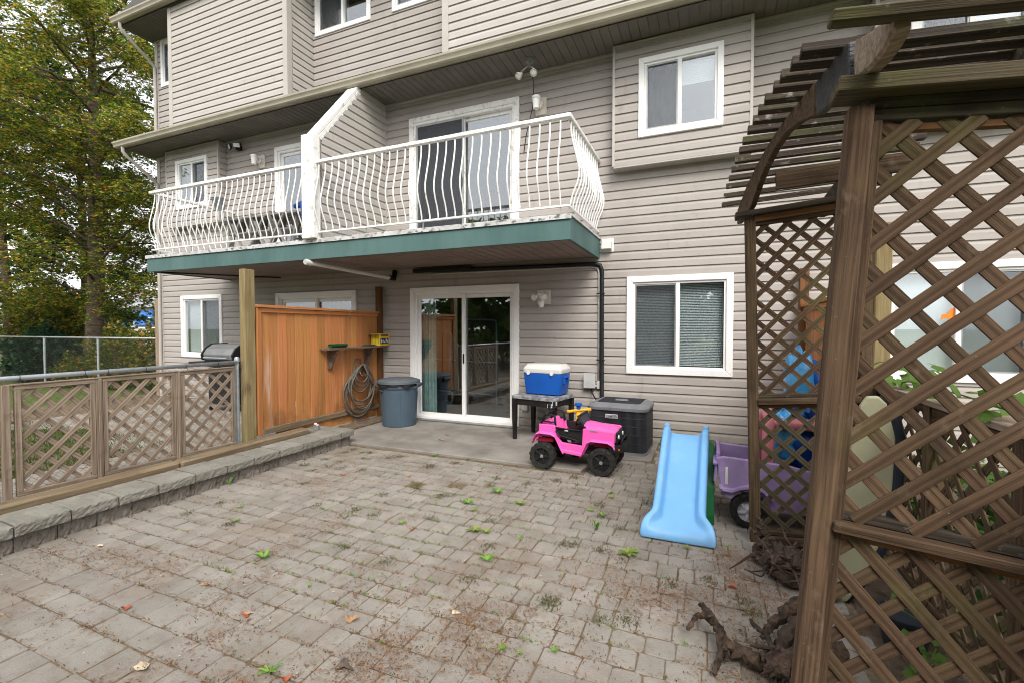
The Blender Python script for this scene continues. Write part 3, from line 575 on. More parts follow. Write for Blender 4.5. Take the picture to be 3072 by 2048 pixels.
# ------------------------------------------------------------------ lattice helper
def lattice(parent, P, u0, u1, z0, z1, nrm, mat, sp=0.153, w=0.039, t=0.007, off=0.0, name='slat', first='/', off2=None):
    """P(u,z)->Vector; slats at 45 degrees in two layers; nrm points to the viewer's side"""
    nrm = Vector(nrm)
    for lay, sg in ((0.0045, 1 if first == '/' else -1), (-0.0045, -1 if first == '/' else 1)):
        c = (z0-u1 if sg > 0 else z0+u0)+(off if lay > 0 or off2 is None else off2)*sp; cmax = (z1-u0 if sg > 0 else z1+u1)
        while c < cmax:
            # line z = sg*u + c
            pts = []
            for u in (u0, u1):
                z = sg*u+c
                if z0 <= z <= z1: pts.append((u, z))
            for z in (z0, z1):
                u = (z-c)*sg
                if u0 < u < u1: pts.append((u, z))
            c += sp
            if len(pts) < 2: continue
            pts.sort(); a, b = pts[0], pts[-1]
            if (a[0]-b[0])**2+(a[1]-b[1])**2 < 0.0016: continue
            ja, jb = random.uniform(-0.004, 0.004), random.uniform(-0.004, 0.004)
            p, q = P(a[0], a[1]+ja)+nrm*lay, P(b[0], b[1]+jb)+nrm*lay
            beam(name, p, q, w*random.uniform(0.96, 1.03), t, mat, parent, up=nrm, bevel=0.0015, ext=0.018)
# ------------------------------------------------------------------ left: steel rail fence with lattice panels
FX = -5.385
lf = thing('lattice_fence', 'low grey-brown wooden lattice fence of three panels under a steel rail, left of patio', 'fence', (FX, 3, 0.0))
edges = [1.90, 2.515, 3.235, 3.925]
P = lambda u, z: Vector((FX, u, z))
beam('post', (FX, 1.875, 0.0), (FX, 1.875, 1.03), 0.05, 0.05, 'woodgrey', lf)
for k in range(3):
    a, b = edges[k]+0.03, edges[k+1]-0.028; sg = 0.04
    P = lambda u, z: Vector((FX, u, z))
    z1 = 1.020+0.004*(k == 1)
    beam('panel_rail', (FX, a, z1-0.018), (FX, b, z1-0.018), 0.040, 0.036, 'woodgrey', lf); beam('panel_rail', (FX, a, 0.09), (FX, b, 0.09), 0.040, 0.036, 'woodgrey', lf)
    for yv in (a+0.02, b-0.02): beam('panel_stile', (FX, yv, 0.11), (FX, yv, z1-0.037), 0.040, 0.038, 'woodgrey', lf, up=(0, 1, 0))
    lattice(lf, P, a+0.036, b-0.036, 0.106, z1-0.034, (1, 0, 0), 'woodgrey', sp=0.172, w=0.041, off=random.random(), first='/')
    beam('panel_cap', (FX, a-0.02, z1+0.008), (FX, b+0.02, z1+0.008), 0.055, 0.014, 'woodgrey', lf)
for yv in edges[1:3]: beam('post', (FX-0.005, yv, 0.0), (FX-0.005, yv, 1.035), 0.052, 0.052, 'woodgrey', lf, up=(0, 1, 0))
for yv in edges[1:3]: beam('post_trim', (FX+0.027, yv, 0.05), (FX+0.027, yv, 1.02), 0.020, 0.010, 'woodgrey', lf, up=(1, 0, 0))

def chainlink(m, P, u0, u1, z0, z1, pitch, r):
    def wire(a, b):
        m.tube([P(*a), P(*b)], r, 3, caps=False)
    H_ = z1-z0; c = u0-H_
    while c < u1:
        for sg in (1, -1):
            a0, b0 = (c, c+H_) if sg > 0 else (c+H_, c)
            ua, za, ub, zb = a0, z0, b0, z1
            # clip
            def clip(ua, za, ub, zb):
                lo_, hi_ = 0.0, 1.0; du = ub-ua
                for lim, s in ((u0, 1), (u1, -1)):
                    f = (lim-ua)/du
                    if s*du > 0: lo_ = max(lo_, f)
                    else: hi_ = min(hi_, f)
                return lo_, hi_
            l0, h0 = clip(ua, za, ub, zb)
            if h0-l0 > 0.02: wire((ua+(ub-ua)*l0, za+(zb-za)*l0), (ua+(ub-ua)*h0, za+(zb-za)*h0))
        c += pitch
cf = thing('steel_rail_fence', 'galvanised chain-link fence with round steel top rail behind the lattice panels', 'fence', (FX-0.06, 3, -0.04))
cx = FX-0.055
for yv in (1.82, 3.965): MB().tube([(cx+0.02, yv, -0.05), (cx+0.02, yv, 1.09)], 0.024, 10).build('fence_post', 'galv', cf, auto=40)
MB().lathe([(0.0, 0.0), (0.030, 0.0), (0.030, 0.045), (0.02, 0.062), (0, 0.066)], (cx+0.02, 3.965, 1.085), 12).build('post_cap', 'galv', cf, auto=40)
MB().lathe([(0.0, 0.0), (0.030, 0.0), (0.030, 0.045), (0.02, 0.062), (0, 0.066)], (cx+0.02, 1.82, 1.085), 12).build('post_cap', 'galv', cf, auto=40)
MB().tube([(cx+0.035, -0.8, 1.075), (cx+0.035, 2.0, 1.082), (cx+0.035, 3.95, 1.085)], 0.0215, 10).build('top_rail', 'galv', cf, smooth=True)
m = MB(); chainlink(m, lambda u, z: Vector((cx, u, z)), 0.6, 3.95, 0.0, 1.07, 0.066, 0.0012); o = m.build('chain_link_mesh', 'wire', cf); o['kind'] = 'stuff'
for yv in (1.97, 2.42, 2.60, 2.93, 3.33, 3.70):
    MB().tube([(cx+0.035+0.026*math.cos(a), yv+0.004*math.sin(2*a), 1.08+0.026*math.sin(a)) for a in np.linspace(0, 2*PI, 11)]+[(cx+0.06, yv+0.02, 1.02)], 0.002, 4).build('wire_tie', 'blackpl', cf)
# far chain-link fence in line with the house wall
ff = thing('boundary_fence', 'galvanised chain-link fence along the trees, left of the house', 'fence', (-16, 6.82, -0.15))
for xv in (-12.0, -14.55, -17.2, -19.9, -22.6): MB().tube([(xv, 6.82, -0.15), (xv, 6.82, 1.24)], 0.028, 8).build('fence_post', 'galv', ff, auto=40)
MB().tube([(-11.9, 6.82, 1.262), (-17, 6.82, 1.258), (-24, 6.82, 1.26)], 0.021, 8).build('top_rail', 'galvdull', ff, smooth=True)
m = MB(); chainlink(m, lambda u, z: Vector((u, 6.815, z)), -23.0, -11.75, -0.1, 1.25, 0.076, 0.0013); o = m.build('chain_link_mesh', 'wire', ff); o['kind'] = 'stuff'
cb = thing('corner_board', 'grey weathered upright board on the left corner of the house', 'board', (-11.7, WALL-0.05, GZ)); beam('board', (-11.72, WALL-0.05, -0.1), (-11.72, WALL-0.05, 2.19), 0.19, 0.035, 'woodgrey', cb, up=(0, 1, 0))

# ------------------------------------------------------------------ cedar privacy fences left and right of the patio
def cedar_fence(fx, face, label, postlabel=None):
    t = thing('privacy_fence', label, 'fence', (fx, 5.4, GZ), 'cedar privacy fences between the patios')
    y0, y1 = 4.20, 6.63; s = face
    nb_ = 17; w = (y1-y0-0.07)/nb_
    for k in range(nb_):
        ya = y0+0.06+k*w; dx = random.uniform(-0.004, 0.004)
        beam('fence_board', (fx+dx, ya+w/2, 0.14), (fx+dx, ya+w/2, 1.76), w-0.007, 0.018, 'cedar', t, up=(s, 0, 0), bevel=0.0025)
    for sd_ in (s, -s):
        beam('frame_stile', (fx+0.026*sd_, y0+0.03, 0.105), (fx+0.026*sd_, y0+0.03, 1.76), 0.062, 0.030, 'cedar', t, up=(s, 0, 0))
        beam('frame_rail', (fx+0.024*sd_, y0+0.064, 1.735), (fx+0.024*sd_, y1, 1.735), 0.052, 0.028, 'cedar', t, up=(s, 0, 0))
        beam('frame_rail', (fx+0.026*sd_, y0+0.064, 0.150), (fx+0.026*sd_, y1, 0.150), 0.075, 0.032, 'timber', t, up=(s, 0, 0))
    beam('cap_rail', (fx, y0-0.01, 1.79), (fx, y1+0.02, 1.775), 0.135, 0.036, 'cedar', t)
    beam('kick_board', (fx-0.01*s, y0+0.3, 0.015), (fx-0.01*s, y1, 0.02), 0.15, 0.028, 'cedar', t, up=(s, 0, 0))
    beam('post', (fx-0.03*s, 4.115, -0.12), (fx-0.03*s, 4.115, 2.25), 0.145, 0.10, 'tan_post', t, up=(s, 0, 0), bevel=0.006)
    beam('post', (fx+0.03*s, 6.615, -0.12), (fx+0.03*s, 6.615, 2.235), 0.085, 0.10, 'cedar_dark', t, up=(s, 0, 0), bevel=0.005)
    return t
cedar_fence(-5.385, 1, 'orange cedar board fence with shelf and hose beside the trash can')
cedar_fence(1.12, -1, 'orange cedar board fence glimpsed through the arbor lattice at right')
# ================================================================== THE ARBOR (old, racked out of square)
ar = thing('garden_arbor', 'old weathered wooden garden arbor with lattice sides and an arched slatted top', 'arbor', (0.6, 2.9, GZ))
YN, YF = 2.0, 3.9
# near side frame: leans to the right
def NP(u, z, dy=0.0):   # u from 0 (left post axis) along the rail; z height
    return Vector((0.341+0.065*z+u, YN+dy, z-0.105*u))
b1 = 0.80
beam('post', NP(0, -0.14), NP(0, 2.275), 0.074, 0.074, 'wood', ar, up=(0, -1, 0), bevel=0.005)
beam('post', NP(b1, -0.05), NP(b1, 2.34), 0.074, 0.074, 'wood', ar, up=(0, -1, 0), bevel=0.005)
beam('post_trim', NP(0.054, -0.1), NP(0.054, 2.23), 0.030, 0.022, 'wood', ar, up=(0, -1, 0))
beam('top_plate', NP(-0.085, 2.330, -0.02), NP(b1+0.16, 2.330, -0.02), 0.13, 0.056, 'mossy', ar, bevel=0.005)
beam('beam', NP(0.038, 2.285, 0.005), NP(b1+0.15, 2.285, 0.005), 0.05, 0.034, 'wooddark', ar, bevel=0.003)
beam('frame_rail', NP(0.04, 2.246, 0.01), NP(b1-0.04, 2.246, 0.01), 0.045, 0.040, 'wooddark', ar)
beam('frame_rail', NP(0.04, 2.205, 0.016), NP(b1-0.04, 2.205, 0.016), 0.028, 0.026, 'cedar_dark', ar)
beam('mid_rail', NP(0.032, 0.795, -0.008), NP(b1-0.04, 0.795, -0.008), 0.092, 0.036, 'wood', ar, bevel=0.004)
beam('mid_rail', NP(0.045, 0.832, 0.014), NP(b1-0.04, 0.832, 0.014), 0.040, 0.034, 'wooddark', ar)
beam('mid_rail', NP(0.045, 0.760, 0.012), NP(b1-0.04, 0.760, 0.012), 0.040, 0.028, 'cedar_dark', ar)
lattice(ar, lambda u, z: NP(u, z), 0.045, b1-0.03, 0.83, 2.215, (0, -1, 0), 'wood', sp=0.168, w=0.045, t=0.009, off=0.917, off2=0.44, first='/')
lattice(ar, lambda u, z: NP(u, z), 0.045, b1-0.03, -0.03, 0.765, (0, -1, 0), 'wood', sp=0.168, w=0.045, t=0.009, off=0.08, off2=0.56, first='\\')
beam('frame_rail', NP(0.04, -0.055), NP(b1-0.04, -0.055), 0.050, 0.050, 'wood', ar)
# far side frame: leans the other way
def FP(u, z, dy=0.0): return Vector((0.352-0.028*z+u, YF+dy, z+0.085*u))
b2 = 0.70
beam('post', FP(0, -0.13), FP(0, 2.315), 0.072, 0.074, 'wood', ar, up=(0, -1, 0), bevel=0.005)
beam('post', FP(b2, -0.19), FP(b2, 2.30), 0.072, 0.074, 'wood', ar, up=(0, -1, 0), bevel=0.005)
beam('top_plate', FP(-0.10, 2.350, -0.01), FP(b2+0.12, 2.350, -0.01), 0.14, 0.038, 'wooddark', ar, bevel=0.005)
beam('beam', FP(0.03, 2.305), FP(b2, 2.305), 0.085, 0.046, 'cedar_dark', ar)
beam('frame_rail', FP(0.036, 2.270), FP(b2-0.036, 2.270), 0.045, 0.024, 'wood', ar)
beam('mid_rail', FP(0.030, 0.955, -0.012), FP(b2-0.036, 0.955, -0.012), 0.085, 0.044, 'wood', ar)
beam('mid_rail', FP(0.036, 0.992, 0.01), FP(b2-0.036, 0.992, 0.01), 0.040, 0.026, 'wooddark', ar); beam('mid_rail', FP(0.036, 0.915, 0.01), FP(b2-0.036, 0.915, 0.01), 0.040, 0.024, 'cedar_dark', ar)
beam('frame_rail', FP(0.036, -0.03), FP(b2-0.036, -0.03), 0.045, 0.030, 'wood', ar); beam('bottom_rail', FP(0.03, -0.075), FP(b2-0.036, -0.075), 0.085, 0.05, 'wood', ar)
lattice(ar, lambda u, z: FP(u, z), 0.034, b2-0.03, 0.995, 2.262, (0, -1, 0), 'wood', sp=0.152, w=0.036, off=0.03, off2=0.65, first='/')
lattice(ar, lambda u, z: FP(u, z), 0.034, b2-0.03, -0.02, 0.905, (0, -1, 0), 'mossy', sp=0.152, w=0.036, off=0.35, first='\\')
# arched rafters running from the far beam to the near one, tails beyond both
def rafter(dx, burnt):
    top = [(4.46, 2.52), (4.25, 2.56), (4.05, 2.60), (3.85, 2.622), (3.60, 2.640), (3.40, 2.645), (3.15, 2.645), (2.90, 2.632), (2.65, 2.608), (2.40, 2.582), (2.25, 2.562), (2.10, 2.545), (2.02, 2.53)]
    bot = [(4.46, 2.40), (4.25, 2.385), (4.05, 2.380), (3.85, 2.40), (3.60, 2.488), (3.40, 2.535), (3.15, 2.560), (2.90, 2.555), (2.65, 2.508), (2.40, 2.432), (2.25, 2.405), (2.10, 2.375), (2.02, 2.370)]
    def X(y): return 0.302+(3.9-y)/1.9*0.178+dx
    def seg(i0, i1, name, mat, jag=0.0):
        m = MB(); rg = []
        for (y, zt), (_, zb) in list(zip(top, bot))[i0:i1]:
            x = X(y); h = 0.019; j = lambda: random.uniform(-jag, jag)
            rg.append([(x-h+j(), y+j(), zb+j()), (x+h+j(), y+j(), zb+j()), (x+h+j(), y+j(), zt+j()), (x-h+j(), y+j(), zt+j())])
        m.rings(rg); return m.build(name, mat, ar, bevel=0.004)
    seg(0, 10, 'rafter', 'wooddark' if dx else 'wood')
    if burnt:
        o = seg(9, 13, 'burnt_rafter_end', 'char', 0.006); o['label'] = 'charred black broken rafter end'
        m = MB(); rg = []          # splintered tail, bare grey wood, reaching out over the near beam
        for y, zt, zb, w in ((1.985, 2.515, 2.365, 0.024), (1.93, 2.490, 2.355, 0.026), (1.85, 2.462, 2.345, 0.026), (1.78, 2.443, 2.350, 0.025), (1.73, 2.430, 2.368, 0.024), (1.715, 2.420, 2.380, 0.020)):
            x = X(y)+0.012; j = lambda: random.uniform(-0.003, 0.003)
            rg.append([(x-w, y, zb+0.012+j()), (x-w*0.6, y, zb+j()), (x+w, y, zb+0.006+j()), (x+w+j(), y, (zt+zb)/2), (x+w, y, zt-0.003+j()), (x+w*0.3, y+j(), zt+j()), (x-w, y+j(), zt-0.003), (x-w+j(), y, (zt+zb)/2)])
        m.rings(rg); m.build('rafter_tail', 'woodgrey', ar)
    else: seg(9, 13, 'rafter', 'wooddark')
    return X
X0 = rafter(0.0, True); rafter(0.60, False)
for (y, z, tip) in ((2.103, 2.557, 0.322), (2.205, 2.568, 0.305), (2.325, 2.582, 0.282), (2.475, 2.608, 0.272), (2.61, 2.618, 0.250), (2.765, 2.636, 0.236), (2.93, 2.652, 0.224), (3.09, 2.662, 0.209), (3.26, 2.664, 0.193),
                    (3.425, 2.664, 0.184), (3.60, 2.658, 0.167), (3.745, 2.645, 0.152), (3.92, 2.634, 0.141), (4.075, 2.618, 0.129), (4.26, 2.592, 0.117), (4.42, 2.560, 0.106)):
    j = random.uniform(-0.006, 0.006)
    beam('top_slat', (tip, y, z+0.010), (1.22+random.uniform(-0.03, 0.03), y+j, z+0.010+(1.2-tip)*(-0.12+(y-1.7)/2.7*0.17)+random.uniform(-0.005, 0.005)), 0.052, 0.037, 'wooddark', ar, up=(0, 0.12*(3.2-y), 1), bevel=0.002)
beam('top_slat', (0.335, 1.70, 2.443), (1.24, 1.70, 2.318), 0.075, 0.038, 'mossy', ar, up=(0, -0.25, 1), bevel=0.006)
beam('brace_board', (0.42, 3.62, 2.50), (1.15, 3.60, 2.53), 0.03, 0.115, 'wood', ar)

# ------------------------------------------------------------------ low lattice fence and clutter to the right
lr = thing('lattice_fence', 'low brown lattice fence behind the arbor, overgrown with vine leaves', 'fence', (1.12, 3, GZ))
RX = 1.13
for yv in (3.95, 3.15, 2.35, 1.55): beam('post', (RX, yv, -0.12), (RX, yv, 1.10), 0.075, 0.075, 'wood', lr, up=(0, 1, 0))
for a, b in ((3.91, 3.19), (3.11, 2.39), (2.31, 1.59)):
    beam('panel_rail', (RX, b, 1.06), (RX, a, 1.06), 0.05, 0.04, 'wood', lr); beam('panel_rail', (RX, b, 0.02), (RX, a, 0.02), 0.05, 0.04, 'wood', lr)
    lattice(lr, lambda u, z: Vector((RX, u, z)), b, a, 0.04, 1.04, (-1, 0, 0), 'wood', sp=0.152, off=random.random())
beam('cap_board', (RX, 1.5, 1.115), (RX, 3.99, 1.115), 0.14, 0.03, 'woodgrey', lr)
M['beigepl'] = pmat('aged_beige_plastic', (0.30, 0.29, 0.19), (0.36, 0.35, 0.24), scale=2, rough=0.55, stains=[((0.28, 0.29, 0.17), 3, 0.5, 0.75, 0.5, (1, 1, 0.3))], coord='Pos'); M['navy'] = pmat('dark_plastic_rim', (0.02, 0.023, 0.032), rough=0.5)
bd = thing('leaning_board', 'tapered beige plastic board with dark rim leaning inside the arbor', 'board', (0.85, 3.2, GZ))
outl = [(0.70, -0.10), (0.685, 0.05), (0.705, 0.30), (0.745, 0.62), (0.80, 0.95), (0.815, 1.06), (0.845, 1.115), (0.90, 1.12), (0.94, 1.08), (0.985, 0.88), (0.975, 0.60), (0.915, 0.25), (0.83, 0.0), (0.77, -0.10)]
MB().prism(outl, 3.20, 3.235, 'y').build('panel', 'beigepl', bd, bevel=0.012, seg=2)
m = MB(); m.tube([(x+0.02 if x > 0.86 else x, 3.225, z) for x, z in outl[7:]], [0.02, 0.028, 0.034, 0.034, 0.03, 0.026, 0.02], 8); m.build('rim', 'navy', bd, smooth=True)
pot = MB().lathe([(0.0, 0), (0.085, 0), (0.11, 0.15), (0.118, 0.16), (0.118, 0.18), (0.105, 0.18), (0.095, 0.16), (0.0, 0.155)], (0.93, 2.86, GZ), 18).build('plant_pot', 'navy', None, auto=40); tag(pot, 'dark plastic plant pot on the ground inside the arbor', 'pot')
# vines with broad lobed leaves
M['vine'] = leafmat('vine_leaf', [(0.0, (0.035, 0.085, 0.015)), (0.5, (0.075, 0.15, 0.025)), (0.85, (0.15, 0.22, 0.04)), (1.0, (0.36, 0.30, 0.08))], 0.45, 0.4)
def leaf_shape(m, c, r, nrm, up_):
    n_ = Vector(nrm).normalized(); u_ = Vector(up_); u_ = (u_-n_*u_.dot(n_)).normalized(); w_ = n_.cross(u_); c = Vector(c); ring = []
    for k in range(15):
        a = 2*PI*k/15; rr = r*(0.88+0.10*math.cos(5*a)+0.05*random.uniform(-1, 1))*(0.55 if k == 7 or k == 8 else 1)
        ring.append(c+(u_*math.cos(a)+w_*math.sin(a))*rr+n_*(0.10*r*math.cos(2*a)-0.12*r*(rr/r)**2))
    m.add([c]+ring, [(0, 1+k, 1+(k+1) % 15) for k in range(15)])
def vine(label, path, n, r0, r1, spread):
    t = thing('vine', label, 'vine', path[0]); MB().tube(path, 0.004, 5).build('stem', M['vine'], t)
    for k in range(n):
        i = random.random()*(len(path)-1); a, b = Vector(path[int(i)]), Vector(path[min(int(i)+1, len(path)-1)]); p = a.lerp(b, i % 1)+Vector((random.gauss(0, spread), random.gauss(0, spread), random.gauss(0, spread*0.6)+0.02))
        m = MB(); leaf_shape(m, (0, 0, 0), random.uniform(r0, r1), (random.gauss(0, 0.5), random.gauss(-0.5, 0.4), 1), (random.gauss(0, 1), random.gauss(0, 1), 0.1)); o = m.build('leaf', 'vine', None); o.matrix_basis = Matrix.Translation(p); attach(o, t)
vine('broad-leaved green vine trailing over the top of the low lattice fence', [(1.12, 3.9, 1.12), (1.10, 3.4, 1.19), (1.14, 2.9, 1.18), (1.12, 2.4, 1.17)], 34, 0.034, 0.058, 0.07)
vine('small green vine climbing low on the ground behind the arbor lattice', [(0.95, 2.5, -0.08), (0.85, 2.42, 0.02), (0.98, 2.6, 0.14), (0.8, 2.7, 0.2)], 15, 0.024, 0.042, 0.07)
vine('yellowing vine tendril beside the right cedar post', [(1.06, 4.0, 0.95), (1.03, 3.95, 1.12), (1.06, 3.92, 1.2), (1.09, 3.9, 1.16)], 5, 0.02, 0.032, 0.03)

# ================================================================== THINGS ON THE PATIO
# ---- trash can
M['canpl'] = pmat('slate_plastic', (0.062, 0.092, 0.122), (0.075, 0.106, 0.136), scale=3, rough=0.5, bump=0.03, bscale=120, coord='Pos', stains=[((0.14, 0.14, 0.13), 4, 0.6, 0.8, 0.35, (1, 1, 1))]); M['canlid'] = pmat('slate_lid', (0.075, 0.10, 0.125), (0.12, 0.13, 0.135), scale=4, rough=0.6, coord='Pos')
cc = Vector((-4.66, 6.24, -0.072)); tc_ = thing('trash_can', 'round slate-blue plastic trash can with lid beside the sliding door', 'trash can', cc)
MB().lathe([(0, 0), (0.262, 0), (0.270, 0.008), (0.276, 0.05), (0.288, 0.35), (0.300, 0.60), (0.318, 0.62), (0.322, 0.69), (0.312, 0.69), (0.29, 0.60), (0.0, 0.58)], cc, 40).build('body', 'canpl', tc_, auto=35)
for a0 in (-2.2, -0.9, 0.5, 2.4): 
    m = MB(); rg = []
    for t_ in np.linspace(0, 1, 9):
        z = 0.03+0.52*t_; r = 0.272+0.028*t_; 
        rg.append([cc+Vector((r*math.cos(a0+d)+0*d, r*math.sin(a0+d), z)) if abs(d) > 0.05 else cc+Vector(((r+0.006)*math.cos(a0+d), (r+0.006)*math.sin(a0+d), z)) for d in (-0.06, -0.03, 0.03, 0.06)])
    m.rings(rg, closed=False); m.build('rib', 'canpl', tc_, smooth=True)
m = MB(); rg = []
for zz, rr, am in ((0.672, 0.318, 0.0), (0.684, 0.330, 0.006), (0.672, 0.338, 0.010), (0.650, 0.336, 0.012)):
    rg.append([cc+Vector(((rr+am*math.sin(9*a)+am*0.6*math.sin(23*a))*math.cos(a), (rr+am*math.sin(9*a))*math.sin(a), zz+0.018*am/0.012*math.sin(5*a+1)+0.008*math.sin(13*a))) for a in np.linspace(0, 2*PI, 72, endpoint=False)])
m.rings(rg, caps=False); m.build('bin_bag', 'blackpl', tc_, smooth=True)
MB().lathe([(0.0, 0.690), (0.335, 0.686), (0.345, 0.692), (0.345, 0.728), (0.335, 0.738), (0.29, 0.752), (0.27, 0.750), (0.25, 0.765), (0, 0.770)], cc, 40).build('lid', 'canlid', tc_, auto=35)
for s in (1, -1):
    m = MB(); m.prism([(0.29, 0.60), (0.375, 0.645), (0.385, 0.685), (0.37, 0.70), (0.30, 0.70), (0.36, 0.675), (0.352, 0.655), (0.29, 0.625)], -0.075, 0.075, 'y', Matrix.Translation(cc) @ Matrix.Rotation(0.15 if s > 0 else PI+0.15, 4, 'Z')); m.build('handle', 'canpl', tc_, bevel=0.005)
MB().box(-0.035, 0.035, -0.326, -0.30, 0.572, 0.592, Matrix.Translation(cc) @ Matrix.Rotation(-0.45, 4, 'Z')).build('bag_cinch', 'canpl', tc_, bevel=0.003)
# ---- shelf on the cedar fence and what lies on it
sx = -5.36
sh = thing('wall_shelf', 'brown wooden shelf on two brackets fixed to the orange fence', 'shelf', (-5.27, 5.9, 1.2))
beam('shelf_board', (-5.265, 5.24, 1.19), (-5.265, 6.60, 1.19), 0.185, 0.030, 'shelfwood', sh, bevel=0.004)
for yv in (5.44, 6.27):
    MB().prism([(-5.355, 1.172), (-5.355, 0.88), (-5.315, 0.88), (-5.29, 0.96), (-5.24, 1.07), (-5.19, 1.13), (-5.19, 1.172)], yv-0.018, yv+0.018, 'y').build('bracket', 'shelfwood', sh, bevel=0.003)
    beam('bracket_back', (-5.362, yv, 0.865), (-5.362, yv, 1.172), 0.07, 0.016, 'shelfwood', sh, up=(1, 0, 0))
M['greenpl'] = pmat('dark_green_plastic', (0.012, 0.06, 0.022), (0.02, 0.085, 0.03), scale=6, rough=0.45); M['yellow'] = pmat('yellow_carton', (0.62, 0.43, 0.02), (0.68, 0.50, 0.04), scale=6, rough=0.55, coord='Pos'); M['cardboard'] = pmat('cardboard', (0.16, 0.09, 0.05), (0.22, 0.14, 0.08), scale=8, rough=0.8)
M['printdark'] = pmat('dark_print', (0.02, 0.02, 0.03), (0.10, 0.10, 0.13), scale=40, rough=0.6, coord='Pos', lo=0.48, hi=0.52); M['printwhite'] = pmat('white_print', (0.6, 0.6, 0.62), rough=0.6)
gr = thing('green_tube', 'dark green open plastic tray lying at the left end of the shelf', 'tray', (-5.26, 5.5, 1.205))
m = MB(); rg = [[Vector((-5.265+0.042*math.cos(a), y, 1.247+0.040*math.sin(a))) for a in list(np.linspace(-3.6, 0.45, 14))+list(np.linspace(0.45, -3.6, 14)*1.0)] for y in (5.36, 5.69)]
for r in rg:
    for k in range(14, 28): r[k] = Vector((-5.265, r[k].y, 1.247))+(r[k]-Vector((-5.265, r[k].y, 1.247)))*0.90
m.rings(rg); m.build('tray', 'greenpl', gr, smooth=False)
bx = thing('yellow_box', 'open yellow printed carton standing at the right end of the shelf', 'box', (-5.26, 6.5, 1.206)); Rb = Matrix.Translation((-5.255, 6.52, 1.206)) @ Matrix.Rotation(0.12, 4, 'Z')
m = MB(); W_, D_, Hh = 0.085, 0.15, 0.205
m.box(-W_, W_, -D_, -D_+0.004, 0, Hh, Rb); m.box(-W_, W_, D_-0.004, D_, 0, Hh, Rb); m.box(-W_, -W_+0.004, -D_+0.004, D_-0.004, 0, Hh, Rb); m.box(W_-0.004, W_, -D_+0.004, D_-0.004, 0, Hh, Rb); m.box(-W_, W_, -D_, D_, 0, 0.004, Rb); m.build('carton', 'yellow', bx)
m = MB(); m.box(W_, W_+0.0015, -0.13, 0.11, 0.155, 0.195, Rb); m.build('label_print', 'cardboard', bx); m = MB(); m.box(W_, W_+0.0016, -0.14, 0.12, 0.03, 0.125, Rb); m.build('picture_print', 'printdark', bx)
for q in range(5): MB().box(W_+0.0016, W_+0.0026, -0.12+0.05*q, -0.09+0.05*q, 0.05+0.012*(q % 2), 0.11-0.02*(q % 3), Rb).build('picture_print', 'printwhite', bx)
for q in range(5): MB().box(-0.06+0.028*q, -0.055+0.028*q, -D_-0.0016, -D_, 0.03, 0.17-0.05*(q % 2), Rb).build('side_print', 'cardboard', bx)
MB().box(-W_-0.09, -W_, -D_-0.02, D_, 0, 0.004, Rb @ Matrix.Translation((0, 0, Hh)) @ Matrix.Rotation(-0.2, 4, 'Y')).build('flap', 'cardboard', bx)
MB().box(-W_, W_, -D_-0.09, -D_, 0, 0.004, Rb @ Matrix.Translation((0, 0, Hh+0.012)) @ Matrix.Rotation(0.15, 4, 'X')).build('flap', 'cardboard', bx)
MB().box(-W_, W_, D_, D_+0.07, 0, 0.004, Rb @ Matrix.Translation((0, 0, Hh)) @ Matrix.Rotation(-0.4, 4, 'X')).build('flap', 'cardboard', bx)
rg_ = thing('folded_cloth', 'flat dark green folded cloth beside the yellow carton on the shelf', 'cloth', (-5.25, 6.25, 1.206)); m = MB(); m.box(-5.33, -5.20, 6.12, 6.36, 1.2055, 1.218); m.box(-5.32, -5.21, 6.15, 6.34, 1.2185, 1.230); m.build('cloth', pmat('green_cloth', (0.05, 0.075, 0.055), rough=0.9), rg_, bevel=0.005)
# ---- garden hose on its hanger
M['hose'] = pmat('grey_hose', (0.10, 0.09, 0.078), (0.14, 0.128, 0.11), scale=9, rough=0.5); M['hanger'] = pmat('brown_metal', (0.14, 0.115, 0.09), (0.19, 0.16, 0.13), scale=9, rough=0.55)
hg = thing('hose_hanger', 'brown metal hose hanger screwed to the orange fence', 'hanger', (-5.35, 6.05, 0.85)); hx = -5.355
m = MB(); prof = [(-0.055, 0.20), (0.055, 0.20), (0.10, 0.03), (0.075, -0.055), (-0.075, -0.055), (-0.10, 0.03)]
m.tube([(hx+0.02, 6.05+a, 0.80+b) for a, b in prof+prof[:1]], 0.012, 6)
m.build('bracket_plate', 'hanger', hg)
m = MB(); rg = []
for x_ in (hx+0.01, hx+0.13): rg.append([Vector((x_, 6.05+0.095*math.cos(a), 0.795+0.055*math.sin(a))) for a in np.linspace(0.15, PI-0.15, 12)])
m.rings(rg, closed=False); m.rings([[q+Vector((0, 0, -0.008)) for q in r] for r in rg], closed=False); m.build('saddle', 'hanger', hg, smooth=True)
m = MB(); m.tube([(hx+0.13, 6.05-0.09, 0.80), (hx+0.14, 6.05-0.07, 0.735), (hx+0.14, 6.05+0.07, 0.735), (hx+0.13, 6.05+0.09, 0.80)], 0.009, 6); m.build('front_lip', 'hanger', hg, smooth=True)
path = []; loops = [(0.30, 0.02), (0.27, 0.10), (0.31, 0.05), (0.22, 0.24), (0.26, 0.30), (0.17, 0.46), (0.15, 0.55), (0.24, 0.18), (0.12, 0.62)]
